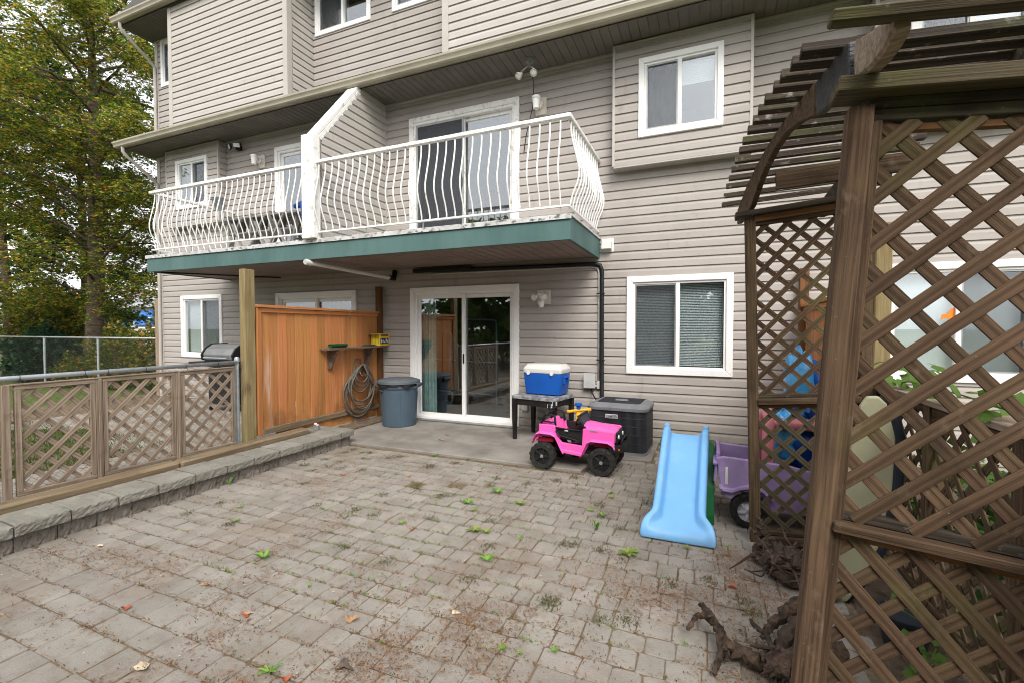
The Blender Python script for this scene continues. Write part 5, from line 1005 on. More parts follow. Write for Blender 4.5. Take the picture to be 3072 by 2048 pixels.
for y_, z_ in ((4.74, 0.05), (4.66, 0.20), (4.58, 0.35)): MB().box(cx0-0.17, cx0+0.23, y_-0.035, y_+0.035, z_-0.015, z_+0.015).build('step', 'slidegreen', sl_, bevel=0.006)
# ---- purple toy pickup behind the arbor
M['purple'] = pmat('purple_plastic', (0.28, 0.19, 0.38), (0.36, 0.26, 0.45), scale=4, rough=0.5, coord='Pos', stains=[((0.44, 0.37, 0.50), 6, 0.55, 0.8, 0.5, (1, 1, 1)), ((0.15, 0.08, 0.20), 4, 0.6, 0.8, 0.4, (1, 1, 0.4))]); M['pinkseat'] = pmat('faded_pink_plastic', (0.56, 0.17, 0.20), (0.62, 0.24, 0.26), scale=4, rough=0.5, coord='Pos'); M['chrome'] = pmat('silver_plastic', (0.50, 0.50, 0.52), (0.58, 0.58, 0.60), scale=6, rough=0.3, metal=0.0)
pt = thing('toy_pickup', 'faded purple plastic ride-on toy pickup with pink seat behind the arbor', 'toy truck', (0.65, 4.35, GZ)); pz0 = Vector((0, 0, 0)); Tp = Matrix()
sidep = [(0.085, 0.445), (0.135, 0.46), (0.60, 0.435), (0.72, 0.41), (0.80, 0.41), (0.85, 0.47), (1.18, 0.44), (1.22, 0.30), (1.20, 0.10), (1.13, 0.09), (1.08, 0.20), (0.98, 0.22), (0.88, 0.18), (0.83, 0.06), (0.48, 0.05), (0.44, 0.15), (0.36, 0.205), (0.27, 0.19), (0.195, 0.11), (0.155, 0.13), (0.115, 0.22)]
for yv in (4.11, 4.60): MB().prism(sidep, yv, yv+0.035, 'y').build('side_panel', 'purple', pt, bevel=0.010, seg=2)
m = MB(); m.box(0.12, 1.18, 4.145, 4.60, 0.13, 0.16); m.box(0.56, 0.60, 4.145, 4.60, 0.16, 0.44); m.box(0.83, 1.19, 4.145, 4.60, 0.40, 0.45); m.build('floor', 'purple', pt, bevel=0.006)
MB().prism([(0.06, 0.24), (0.085, 0.23), (0.115, 0.485), (0.085, 0.49)], 4.13, 4.61, 'y').build('tailgate', 'purple', pt, bevel=0.010, seg=2)
m = MB(); m.tube([(0.075, 4.10, 0.40), (0.075, 4.64, 0.40)], 0.018, 8); m.build('tailgate_hinge', 'purple', pt, smooth=True)
m = MB(); rg = []
for x_, z_ in ((0.105, 0.225), (0.14, 0.200), (0.20, 0.195), (0.26, 0.225), (0.34, 0.245), (0.42, 0.225), (0.50, 0.15)): rg.append([(x_, 4.115, z_+0.012), (x_, 4.075, z_+0.008), (x_, 4.072, z_-0.012), (x_, 4.115, z_-0.016)])
m.rings(rg); m.build('fender', 'purple', pt, auto=30)
MB().box(0.150, 0.172, 4.098, 4.111, 0.235, 0.375).build('tail_lamp', 'coolwhite', pt, bevel=0.004)
for x_ in (0.325, 0.99):
    for yv, s in ((4.14, -1), (4.61, 1)): wheel(pt, (x_, yv, 0.038), 0.138, 0.11, 6, rim='chrome', side=s, lug=16, hubm='purple', T_=Matrix())
m = MB(); m.tube([(0.46, 4.17, 0.30), (0.46, 4.17, 0.70), (0.475, 4.22, 0.775), (0.48, 4.38, 0.80), (0.475, 4.53, 0.775), (0.46, 4.58, 0.70), (0.46, 4.58, 0.30)], 0.045, 8); m.build('seat_hoop', 'pinkseat', pt, smooth=True)
MB().box(0.47, 0.92, 4.17, 4.58, 0.70, 0.775).build('seat_back', 'pinkseat', pt, bevel=0.03, seg=3)
# ---- crumpled blue plastic heaped on the pickup
M['bluebag'] = pmat('bright_blue_vinyl', (0.03, 0.27, 0.62), (0.10, 0.42, 0.74), scale=7, rough=0.3, coord='Pos', spec=0.6, bump=0.6, bscale=14); M['bluedark'] = pmat('dark_blue_vinyl', (0.006, 0.045, 0.22), (0.01, 0.07, 0.32), scale=5, rough=0.35, coord='Pos', bump=0.3, bscale=12)
def crumple(name, mat, par, c, rx, ry, rz, amp, seed):
    rs = np.random.RandomState(seed); k = rs.normal(0, 1, (14, 3))*3.0; ph = rs.uniform(0, 6.28, 14); m = MB(); nu, nv = 22, 14; rg = []
    for v in range(nv+1):
        th = 0.04+(PI-0.08)*v/nv; ring = []
        for u in range(nu):
            a = 2*PI*u/nu; d = np.array((math.sin(th)*math.cos(a), math.sin(th)*math.sin(a), math.cos(th))); f = 1+amp*np.abs(np.sin(k @ d+ph)).mean()*2-amp
            f += amp*0.5*math.sin(k[0] @ d*2+ph[1]); ring.append((c[0]+rx*d[0]*f, c[1]+ry*d[1]*f, c[2]+rz*d[2]*f))
        rg.append(ring)
    m.rings(rg); return m.build(name, mat, par, smooth=True)
bg_ = thing('blue_inflatable', 'crumpled bright blue vinyl paddling pool heaped on the purple toy pickup', 'paddling pool', (0.72, 4.4, 0.4))
crumple('vinyl_heap', 'bluebag', bg_, (0.70, 4.36, 1.05), 0.10, 0.10, 0.25, 0.35, 3); crumple('vinyl_heap', 'bluebag', bg_, (0.60, 4.34, 0.62), 0.11, 0.10, 0.22, 0.35, 5)
crumple('vinyl_fold', 'bluedark', bg_, (0.82, 4.40, 0.95), 0.10, 0.12, 0.26, 0.2, 8); crumple('vinyl_fold', 'bluedark', bg_, (0.74, 4.36, 0.56), 0.13, 0.12, 0.20, 0.2, 9)

# ================================================================== FITTINGS ON THE HOUSE
M['lampwhite'] = pmat('lamp_white', (0.72, 0.71, 0.68), (0.76, 0.75, 0.72), scale=4, rough=0.35); M['lampbeige'] = pmat('lamp_beige', (0.56, 0.51, 0.44), rough=0.45)
def jar_lamp(x, z, label):
    t = thing('wall_lamp', label, 'lamp', (x, WALL-0.02, z), 'white jar lamps on the second storey'); MB().box(x-0.105+0.03, x+0.105, WALL-0.045, WALL-0.012, z-0.13, z+0.13).build('mounting_block', 'lampbeige', t, bevel=0.008)
    m = MB(); m.lathe([(0, 0), (0.05, 0), (0.055, -0.05), (0, -0.055)], (x, WALL-0.045, z+0.01), 16, 'y'); m.build('back_plate', 'lampwhite', t, auto=40)
    m = MB(); m.tube([(x, WALL-0.06, z), (x, WALL-0.13, z+0.01), (x-0.005, WALL-0.17, z+0.05)], 0.018, 8); m.build('arm', 'lampwhite', t, smooth=True)
    m = MB(); m.lathe([(0, 0.10), (0.035, 0.10), (0.06, 0.085), (0.068, 0.05), (0.062, 0.045), (0, 0.045)][::-1], (x-0.005, WALL-0.19, z), 18); m.build('cap', 'lampwhite', t, auto=40)
    m = MB(); m.lathe([(0, -0.10), (0.035, -0.10), (0.045, -0.095), (0.058, 0.044), (0, 0.044)], (x-0.005, WALL-0.19, z), 18); m.build('glass_jar', 'lampwhite', t, auto=40)
jar_lamp(-2.36, 4.845, 'white jar wall lamp right of the upper sliding door'); jar_lamp(-8.30, 4.845, 'white jar wall lamp left of the balcony partition')
def cone_lamp(par, p, d, r, mat):
    d = Vector(d).normalized(); q = d.to_track_quat('Z', 'Y').to_matrix().to_4x4(); m = MB(); m.lathe([(0, -r*1.7), (r*0.5, -r*1.7), (r*0.55, -r*0.9), (r, -0.02), (r, 0.0), (r*0.88, 0.0), (r*0.80, -0.012), (0, -0.012)], (0, 0, 0), 18, 'z', Matrix.Translation(p) @ q); b = m.build('lamp_head', mat, par, auto=40)
    m = MB(); m.lathe([(0, -0.011), (r*0.75, -0.011), (r*0.70, -0.004), (0, 0.0)], (0, 0, 0), 16, 'z', Matrix.Translation(p) @ q); m.build('lens', 'led', b, auto=40)
fl = thing('floodlight', 'white twin-head motion floodlight on the wall beside the lower sliding door', 'floodlight', (-2.3, WALL-0.02, 1.95)); MB().box(-2.40, -2.19, WALL-0.045, WALL-0.012, 1.865, 2.085).build('mounting_block', 'lampbeige', fl, bevel=0.006)
m = MB(); m.lathe([(0, 0), (0.055, 0), (0.055, -0.03), (0, -0.035)], (-2.30, WALL-0.045, 1.98), 18, 'y'); m.build('back_plate', 'lampwhite', fl, auto=40)
for s in (-1, 1):
    MB().tube([(-2.30, WALL-0.07, 1.99), (-2.30+s*0.05, WALL-0.10, 2.02), (-2.30+s*0.075, WALL-0.14, 1.99)], 0.014, 8).build('arm', 'lampwhite', fl, smooth=True); cone_lamp(fl, (-2.30+s*0.085, WALL-0.24, 1.955), (s*0.25, -1, -0.28), 0.047, 'lampwhite')
m = MB(); m.lathe([(0, -0.09), (0.03, -0.085), (0.042, -0.05), (0.042, 0.0), (0.03, 0.02), (0, 0.022)], (-2.30, WALL-0.13, 1.90), 16); m.build('motion_sensor', 'lampwhite', fl, auto=40)
f2 = thing('floodlight', 'twin-head spotlight hanging under the eave above the upper sliding door', 'floodlight', (-2.41, 6.35, 5.40)); m = MB(); m.lathe([(0, -0.05), (0.055, -0.05), (0.06, 0.0), (0, 0.0)], (-2.41, 6.35, 5.403), 16); m.build('base', 'galvdull', f2, auto=40)
MB().tube([(-2.41, 6.35, 5.36), (-2.41, 6.34, 5.29)], 0.03, 10).build('sensor_body', 'galvdull', f2)
for s in (-1, 1): MB().tube([(-2.41, 6.34, 5.30), (-2.41+s*0.05, 6.30, 5.25), (-2.41+s*0.09, 6.27, 5.20)], 0.013, 8).build('arm', 'galvdull', f2, smooth=True); cone_lamp(f2, (-2.41+s*0.12, 6.20, 5.10), (s*0.35, -0.6, -0.7), 0.05, 'lampbeige')
MB().tube([(-2.39, 6.36, 5.30), (-2.40, 6.50, 5.08), (-2.46, 6.60, 4.80), (-2.58, 6.655, 4.45), (-2.62, 6.66, 4.2)], 0.006, 5).build('cable', 'blackpl', f2, smooth=True)
f3 = thing('security_light', 'small black security light with two white panels high on the neighbour wall', 'security light', (-8.92, WALL-0.02, 5.2)); MB().box(-8.97, -8.87, WALL-0.10, WALL-0.012, 5.16, 5.26).build('base', 'blackpl', f3, bevel=0.01)
for s in (-1, 1): p = MB().box(-0.075, 0.075, -0.02, 0.02, -0.05, 0.05, Matrix.Translation((-8.92+s*0.10, WALL-0.17, 5.21)) @ Matrix.Rotation(s*0.5, 4, 'Z') @ Matrix.Rotation(0.3, 4, 'X')).build('lamp_head', 'blackpl', f3, bevel=0.01); MB().box(-0.06, 0.06, -0.024, -0.0205, -0.04, 0.04, Matrix.Translation((-8.92+s*0.10, WALL-0.17, 5.21)) @ Matrix.Rotation(s*0.5, 4, 'Z') @ Matrix.Rotation(0.3, 4, 'X')).build('light_panel', 'led', p)
vh = thing('vent_hood', 'small white dryer vent hood beside the balcony end', 'vent', (-1.33, WALL, 2.69)); MB().box(-1.42, -1.245, WALL-0.03, WALL-0.012, 2.595, 2.785).build('flange', 'white', vh, bevel=0.004); MB().prism([(WALL-0.03, 2.765), (WALL-0.10, 2.73), (WALL-0.12, 2.63), (WALL-0.03, 2.61)], -1.405, -1.265, 'x').build('hood', 'coolwhite', vh, bevel=0.005)
# refrigerant line-set, conduit and disconnect box
ls = thing('line_set', 'black insulated pipe running under the balcony and down to the air conditioner', 'pipe', (-1.40, WALL-0.05, 0.6)); MB().tube([(-4.60, WALL-0.06, 2.475), (-3.0, WALL-0.055, 2.45), (-1.52, WALL-0.055, 2.432), (-1.43, WALL-0.055, 2.41), (-1.402, WALL-0.055, 2.34), (-1.40, WALL-0.055, 1.5), (-1.395, WALL-0.055, 0.55), (-1.36, WALL-0.12, 0.40)], 0.030, 9).build('insulated_pipe', 'blackpl', ls, smooth=True)
MB().box(-4.62, -3.5, WALL-0.13, WALL-0.035, 2.44, 2.505).build('line_cover', 'blackpl', ls, bevel=0.01)
for z in (2.0, 1.05): MB().box(-1.475, -1.35, WALL-0.09, WALL-0.085, z-0.008, z+0.008).build('pipe_strap', 'blackpl', ls)
M['pvc'] = pmat('grey_pvc', (0.42, 0.42, 0.41), (0.50, 0.50, 0.49), scale=5, rough=0.45, coord='Pos')
ed = thing('disconnect_box', 'grey electrical box with conduit on the wall above the air conditioner', 'electrical box', (-1.56, WALL, 0.74)); MB().box(-1.645, -1.495, WALL-0.10, WALL-0.012, 0.63, 0.845).build('box', 'pvc', ed, bevel=0.006); MB().box(-1.655, -1.485, WALL-0.108, WALL-0.1005, 0.64, 0.855).build('cover', 'pvc', ed, bevel=0.004)
MB().tube([(-4.3, WALL-0.035, 2.415), (-1.56, WALL-0.035, 2.395), (-1.47, WALL-0.035, 2.37), (-1.450, WALL-0.035, 2.30), (-1.448, WALL-0.035, 0.70)], 0.0135, 8).build('conduit', 'pvc', ed, smooth=True); MB().box(-1.468, -1.43, WALL-0.065, WALL-0.014, 0.63, 0.74).build('conduit_body', 'pvc', ed, bevel=0.004); MB().tube([(-1.494, WALL-0.05, 0.665), (-1.469, WALL-0.05, 0.665)], 0.018, 8).build('coupling', 'pvc', ed); MB().tube([(-1.55, WALL-0.06, 0.63), (-1.53, WALL-0.09, 0.57), (-1.46, WALL-0.14, 0.48), (-1.40, WALL-0.2, 0.42)], 0.010, 6).build('whip', 'blackpl', ed, smooth=True)
ot = thing('outlet_box', 'small grey weatherproof outlet low on the wall behind the side table', 'outlet', (-2.6, WALL, 0.3)); MB().box(-2.645, -2.555, WALL-0.05, WALL-0.012, 0.22, 0.385).build('box', 'pvc', ot, bevel=0.005); MB().box(-2.650, -2.55, WALL-0.062, WALL-0.0505, 0.235, 0.375).build('flap_cover', 'pvc', ot, bevel=0.004)
dp = thing('drain_pipe', 'white plastic drain pipe slanting out under the balcony', 'pipe', (-5.2, 5.9, 2.42)); m = MB(); m.tube([(-5.44, 5.08, 2.475), (-5.43, 5.16, 2.468)], 0.044, 14); m.tube([(-5.43, 5.14, 2.470), (-5.03, 6.55, 2.365)], 0.034, 14); m.build('pipe', 'coolwhite', dp, auto=40); MB().lathe([(0, -0.004), (0.036, -0.004), (0.036, 0.0), (0, 0.0)], (0, 0, 0), 14, 'y', Matrix.Translation((-5.441, 5.074, 2.475))).build('pipe_mouth', 'pvc', dp); m = MB(); m.tube([(-5.04, 6.50, 2.37), (-5.02, 6.60, 2.36), (-5.02, 6.63, 2.5)], 0.045, 10); m.build('elbow', 'blackpl', dp, smooth=True)
gp = thing('gas_pipe', 'thin dark iron pipe under the left end of the balcony', 'pipe', (-8, 6.0, 2.49)); MB().tube([(-9.05, 5.20, 2.505), (-7.75, 6.62, 2.495)], 0.014, 7).build('pipe', 'blackpl', gp)
wd = MB(); wd.prism([(2.44, 1.60), (2.50, 1.62), (2.515, 1.56), (2.56, 1.575), (2.58, 1.63), (2.63, 1.65), (2.585, 1.68), (2.575, 1.74), (2.53, 1.72), (2.50, 1.67), (2.45, 1.655)], WALL+0.0095, WALL+0.0115, 'y'); tag(wd.build('window_decal', pmat('orange_decal', (0.75, 0.22, 0.03), rough=0.5)), 'orange leaf-shaped paper decal stuck to the window behind the arbor', 'decal')
# ================================================================== ON THE NEIGHBOUR'S BALCONY
M['greywood'] = pmat('grey_plastic_wood', (0.20, 0.195, 0.185), (0.28, 0.27, 0.255), scale=6, rough=0.7, stretch=(0.3, 5, 5))
bt = thing('balcony_table', 'grey slatted folding table standing on the neighbour balcony', 'table', (-7.1, 5.95, 2.81)); 
for k in range(5): beam('table_slat', (-8.05, 5.62+0.13*k, 3.40), (-6.15, 5.62+0.13*k, 3.40), 0.12, 0.03, 'greywood', bt)
for x_ in (-7.85, -6.35):
    for y_ in (5.66, 6.12): beam('leg', (x_, y_, 2.79), (x_+0.12, y_, 3.385), 0.06, 0.04, 'greywood', bt)
for k, x_ in enumerate((-7.5, -6.95, -6.5)):
    c_ = thing('balcony_chair', 'grey folding chair tucked under the balcony table, %s' % ('leftmost of three', 'middle one of three', 'rightmost of three')[k], 'chair', (x_, 5.5, 2.80), 'chairs on the neighbour balcony'); beam('leg', (x_-0.25, 5.50, 2.81), (x_+0.12, 5.52, 3.36), 0.04, 0.03, 'greywood', c_); beam('leg', (x_+0.20, 5.50, 2.81), (x_-0.10, 5.52, 3.30), 0.04, 0.03, 'greywood', c_); beam('leg', (x_-0.25, 5.92, 2.81), (x_+0.12, 5.90, 3.36), 0.04, 0.03, 'greywood', c_); beam('leg', (x_+0.20, 5.92, 2.81), (x_-0.10, 5.90, 3.30), 0.04, 0.03, 'greywood', c_); MB().box(x_-0.2, x_+0.2, 5.54, 5.88, 3.12, 3.15).build('seat', 'greywood', c_, bevel=0.006)
    MB().box(x_-0.26, x_-0.23, 5.54, 5.88, 3.12, 3.46, Matrix.Identity(4)).build('backrest', 'greywood', c_, bevel=0.006)
bc = thing('blue_cover', 'crumpled blue plastic sheet hanging off the balcony table', 'sheet', (-5.75, 5.5, 2.8)); m = MB(); m.tube([(-6.02, 5.42, 3.42), (-5.86, 5.42, 3.44), (-5.80, 5.43, 3.33), (-5.82, 5.42, 3.12), (-5.74, 5.40, 2.98), (-5.68, 5.40, 2.82)], [0.03, 0.06, 0.065, 0.055, 0.05, 0.06], 9, noise=0.18); m.build('sheet', 'bluedark', bc, smooth=True)
pl = thing('hanging_pail', 'small grey metal pail hanging inside the left balcony railing', 'pail', (-7.55, 5.3, 3.6)); m = MB(); m.lathe([(0, -0.1), (0.075, -0.1), (0.10, 0.1), (0.104, 0.105), (0.096, 0.105), (0.072, -0.09), (0, -0.09)], (0, 0, 0), 18, 'z', Matrix.Translation((-7.62, 5.30, 3.60)) @ Matrix.Rotation(0.35, 4, 'X') @ Matrix.Rotation(0.2, 4, 'Y')); m.build('pail', 'galv', pl, auto=40); MB().tube([(-7.62-0.1, 5.28, 3.68), (-7.64, 5.27, 3.82), (-7.52, 5.28, 3.70)], 0.004, 5).build('bail', 'galvdull', pl)
# ================================================================== DRIFTWOOD
M['bark'] = pmat('dark_rotten_bark', (0.022, 0.016, 0.013), (0.085, 0.060, 0.045), scale=9, rough=0.9, bump=1.0, bscale=30, coord='Pos', lo=0.3, hi=0.7, stains=[((0.30, 0.23, 0.18), 13, 0.62, 0.74, 0.6, (1, 1, 1)), ((0.17, 0.07, 0.03), 9, 0.6, 0.75, 0.4, (1, 1, 1))]); M['bark2'] = pmat('brown_branch', (0.030, 0.020, 0.014), (0.115, 0.078, 0.056), scale=20, rough=0.9, bump=0.8, bscale=40, coord='Pos', stains=[((0.02, 0.016, 0.014), 6, 0.5, 0.65, 0.7, (1, 1, 1))])
def gnarl(name, par, pts, r, mat, n=8, noise=0.22, sub=7):
    P_ = [Vector(p) for p in pts]; out = []; rr = []
    for i in range(len(P_)-1):
        for k in range(sub):
            t_ = k/sub; q = P_[i].lerp(P_[i+1], t_)+Vector((random.gauss(0, 1), random.gauss(0, 1), random.gauss(0, 1)))*0.22*r[i]; out.append(q); rr.append((r[i]+(r[i+1]-r[i])*t_)*random.uniform(0.75, 1.3))
    out.append(P_[-1]); rr.append(r[-1]); return MB().tube(out, rr, n+3, noise=noise*1.25).build(name, mat, par, auto=28)
sp_ = thing('tree_stump', 'dark rotten root stump lying at the foot of the far arbor post', 'stump', (0.42, 3.45, GZ))
gnarl('root', sp_, [(0.33, 3.62, -0.05), (0.42, 3.50, 0.03), (0.56, 3.32, 0.04), (0.70, 3.18, -0.02)], [0.03, 0.052, 0.066, 0.065], 'bark', 11, 0.3)
gnarl('root', sp_, [(0.30, 3.55, -0.06), (0.40, 3.42, -0.03), (0.52, 3.22, -0.04)], [0.015, 0.05, 0.045], 'bark', 9, 0.35); gnarl('root', sp_, [(0.40, 3.60, 0.04), (0.365, 3.62, 0.10), (0.355, 3.64, 0.16)], [0.035, 0.028, 0.022], 'bark')
for k in range(34):
    a = Vector((random.uniform(0.32, 0.64), random.uniform(3.2, 3.55), random.uniform(-0.02, 0.1))); gnarl('root', sp_, [a, a+Vector((random.gauss(-0.03, 0.05), random.gauss(-0.04, 0.05), random.gauss(0.0, 0.03))), a+Vector((random.gauss(-0.05, 0.07), random.gauss(-0.06, 0.06), random.gauss(-0.04, 0.03)))], [0.014, 0.008, 0.003], 'bark' if k % 4 else 'bark2', 5, 0.2, 3)
br = thing('dead_branch', 'gnarled dead branch with forked ends lying on the pavers by the near arbor post', 'branch', (0.25, 2.4, GZ))
gnarl('limb', br, [(-0.075, 2.47, -0.03), (-0.035, 2.54, 0.01), (0.03, 2.56, 0.02), (0.062, 2.52, 0.0), (0.085, 2.44, -0.02), (0.15, 2.41, -0.04), (0.24, 2.39, -0.05), (0.36, 2.36, -0.04)], [0.008, 0.016, 0.021, 0.022, 0.024, 0.031, 0.036, 0.05], 'bark2', 9, 0.16)
gnarl('limb', br, [(0.035, 2.565, 0.02), (0.0, 2.60, 0.035), (-0.02, 2.62, 0.03)], [0.016, 0.012, 0.009], 'bark2'); gnarl('limb', br, [(0.085, 2.44, -0.02), (0.07, 2.36, -0.05), (0.045, 2.27, -0.085)], [0.018, 0.013, 0.010], 'bark2'); gnarl('limb', br, [(0.09, 2.43, -0.03), (0.10, 2.36, -0.07)], [0.018, 0.010], 'bark2')
gnarl('limb', br, [(0.27, 2.60, -0.06), (0.36, 2.72, -0.01), (0.46, 2.86, 0.01), (0.62, 2.98, 0.0)], [0.014, 0.030, 0.038, 0.04], 'bark2', 9, 0.2); gnarl('limb', br, [(0.30, 2.42, -0.05), (0.37, 2.56, -0.02), (0.45, 2.70, 0.0)], [0.022, 0.032, 0.034], 'bark', 9, 0.2)
gnarl('limb', br, [(0.25, 2.32, -0.06), (0.34, 2.38, -0.03), (0.46, 2.48, -0.02), (0.6, 2.56, -0.03)], [0.02, 0.042, 0.048, 0.048], 'bark2', 10, 0.25); gnarl('limb', br, [(0.22, 2.62, 0.005), (0.28, 2.53, 0.0), (0.31, 2.46, -0.02)], [0.008, 0.012, 0.014], 'bark')
for k in range(22):
    a = Vector((random.uniform(0.22, 0.47), random.uniform(2.25, 2.5), random.uniform(-0.07, 0.0))); gnarl('limb', br, [a, a+Vector((random.gauss(-0.02, 0.05), random.gauss(-0.03, 0.05), random.gauss(0.0, 0.02)))], [0.014, 0.004], 'bark', 5, 0.2, 3)
tw = thing('forked_twig', 'pale forked twig leaning on the stump', 'twig', (0.6, 3.5, GZ)); gnarl('twig', tw, [(0.57, 3.20, -0.06), (0.55, 3.42, 0.01), (0.52, 3.62, 0.05), (0.50, 3.70, 0.10)], [0.011, 0.010, 0.009, 0.006], 'bark2', 6, 0.1); gnarl('twig', tw, [(0.535, 3.52, 0.03), (0.58, 3.58, 0.07)], [0.008, 0.006], 'bark2', 6)
# ================================================================== WEEDS, LEAVES, LITTER ON THE PAVERS
M['weed'] = leafmat('weed_leaf', [(0.0, (0.07, 0.19, 0.02)), (0.5, (0.13, 0.31, 0.035)), (1.0, (0.23, 0.40, 0.07))], 0.5, 0.3)
M['weed2'] = leafmat('yellow_weed_leaf', [(0.0, (0.14, 0.22, 0.035)), (1.0, (0.30, 0.36, 0.09))], 0.5, 0.3)
def weed(x, y, r, n, upright, mat, label):
    t = thing('weed', label, 'weed', (x, y, GZ), 'green weeds growing between the pavers'); m = MB()
    for k in range(n):
        a = 2*PI*k/n+random.uniform(-0.3, 0.3); L_ = 0.88*r*random.uniform(0.55, 1.1); lift = upright*random.uniform(0.6, 1.2)*L_; w = L_*random.uniform(0.09, 0.15); d = Vector((math.cos(a), math.sin(a), 0)); s = Vector((-d.y, d.x, 0)); b = Vector((x, y, GZ))
        p = [(0.04, 0.25, 0.06), (0.35, 0.8, 0.75), (0.65, 1.0, 1.0), (0.88, 0.65, 0.95), (1.0, 0.0, 0.75)]; L3 = []
        for f, ww, hz in p: c = b+d*(L_*f*(1-0.35*upright))+Vector((0, 0, 0.006+lift*hz*f**0.6)); L3.append((c-s*w*ww, c, c+s*w*ww))
        vs = [q for tr in L3 for q in (tr[0], tr[1]-Vector((0, 0, w*0.25)), tr[2])]; fs = []
        for i in range(len(p)-1): fs += [(3*i, 3*i+1, 3*i+4, 3*i+3), (3*i+1, 3*i+2, 3*i+5, 3*i+4)]
        m.add(vs, fs)
    m.build('leaves', mat, t); return t
WEEDS = [(-1.856, 4.038, 0.1, 12, 0.55, 'weed', 'bushy green weed between the ride-on car and the middle of the patio'),
 (-1.999, 3.693, 0.085, 12, 0.35, 'weed', 'flat green weed rosette left of the bushy weed in mid patio'),
 (-1.88, 3.566, 0.055, 7, 0.3, 'weed2', 'small pale weed just in front of the flat rosette'),
 (-1.558, 3.879, 0.09, 11, 0.25, 'weed2', 'spreading pale weed right of the bushy weed'),
 (-2.29, 3.09, 0.06, 8, 0.4, 'weed', 'small green weed left of the largest double weed'),
 (-1.674, 3.207, 0.1, 12, 0.35, 'weed2', 'large pale green double weed at centre of the patio, left half'),
 (-1.58, 3.21, 0.075, 10, 0.45, 'weed2', 'large pale green double weed at centre of the patio, right half'),
 (-1.279, 3.184, 0.05, 6, 1.1, 'weed', 'narrow upright weed right of the large double weed'),
 (-1.379, 2.82, 0.075, 10, 0.4, 'weed', 'green weed beside a bark stick below the large double weed'),
 (-0.509, 3.306, 0.12, 11, 0.3, 'weed2', 'wide star-shaped weed in front of the blue slide'),
 (-0.786, 3.583, 0.09, 8, 1.4, 'weed', 'tall upright grassy weed left of the slide foot'),
 (-0.803, 3.886, 0.06, 8, 0.5, 'weed', 'green weed tuft behind the tall grassy weed, right one'),
 (-0.919, 3.957, 0.06, 8, 0.3, 'weed', 'green weed tuft behind the tall grassy weed, left one'),
 (-0.807, 4.335, 0.055, 8, 0.7, 'weed2', 'small weed left of the slide chute'),
 (-0.493, 4.486, 0.035, 6, 0.6, 'weed', 'tiny weed close beside the slide chute'),
 (-0.855, 2.828, 0.03, 6, 0.4, 'weed2', 'tiny pale weed in a paver corner right of centre'),
 (-0.927, 2.062, 0.045, 7, 0.2, 'weed', 'thin trailing weed near the bottom centre of the patio'),
 (-0.834, 2.062, 0.035, 7, 0.4, 'weed', 'tiny dark weed next to the thin trailing weed'),
 (-0.678, 2.148, 0.04, 8, 0.4, 'weed', 'tiny round weed near the bottom right of the patio'),
 (-1.51, 1.861, 0.025, 6, 0.3, 'weed', 'tiny clover-like weed at the lower left of centre'),
 (-2.828, 2.242, 0.085, 9, 0.5, 'weed', 'leafy dandelion weed in the left half of the patio'),
 (-3.15, 4.936, 0.075, 10, 0.25, 'weed', 'flat green weed on the edge of the concrete pad'),
 (-2.694, 4.974, 0.05, 8, 0.25, 'weed2', 'small weed on the pad edge near the car rear wheel'),
 (-1.862, 1.496, 0.075, 7, 0.3, 'weed', 'creeping weed with long stem at the bottom left'),
 (-2.247, 2.092, 0.035, 7, 0.9, 'weed', 'tiny grass tuft in the lower left of the patio'),
 (-3.835, 2.809, 0.05, 7, 0.3, 'weed', 'green weed near the block wall, front one'),
 (-3.588, 2.598, 0.05, 7, 0.3, 'weed', 'green weed near the block wall, rear one'),
 (-4.506, 3.188, 0.075, 6, 1.0, 'weed', 'upright broad-leaved weed at the foot of the block wall'),
 (-4.104, 4.695, 0.06, 9, 0.4, 'weed2', 'grassy tuft by the end of the block wall'),
 (-0.113, 3.541, 0.045, 8, 0.8, 'weed2', 'small weed touching the front lip of the blue slide'),
 (-0.835, 4.454, 0.05, 8, 0.7, 'weed2', 'small weed in front of the car front wheel')]
for k, (x, y, r, n, u, ml, lab) in enumerate(WEEDS): weed(x, y, r, n, u, ml, lab)
# dead leaves big enough to pick out
M['deadleaf'] = pmat('dead_leaf', (0.30, 0.17, 0.09), (0.40, 0.27, 0.17), scale=20, rough=0.8); M['deadred'] = pmat('red_dead_leaf', (0.30, 0.07, 0.04), (0.36, 0.13, 0.06), scale=20, rough=0.7); M['deaddark'] = pmat('dark_bark_piece', (0.06, 0.045, 0.035), (0.12, 0.095, 0.08), scale=30, rough=0.9); M['palelf'] = pmat('pale_dry_leaf', (0.46, 0.38, 0.27), (0.54, 0.46, 0.34), scale=20, rough=0.8)
def dead_leaf(x, y, r, mat, label, curl=0.5, z=GZ+0.004):
    m = MB(); c = Vector((x, y, z)); a0 = random.uniform(0, 6.28); ring = []; ring2 = []
    for k in range(14):
        a = 2*PI*k/14; rr = r*(0.72+0.28*math.cos(3*a+0.4))*random.uniform(0.75, 1.1); h = curl*r*(0.5+0.5*math.cos(2*a))*random.uniform(0.5, 1.1); ring.append(c+Vector((rr*math.cos(a+a0), rr*0.65*math.sin(a+a0), h))); ring2.append(c+Vector((rr*0.5*math.cos(a+a0), rr*0.33*math.sin(a+a0), h*0.25)))
    m.add([c]+ring2+ring, [(0, 1+k, 1+(k+1) % 14) for k in range(14)]+[(1+k, 15+k, 15+(k+1) % 14, 1+(k+1) % 14) for k in range(14)])
    o = m.build('dead_leaf', mat); tag(o, label, 'leaf', 'dead leaves on the pavers'); return o
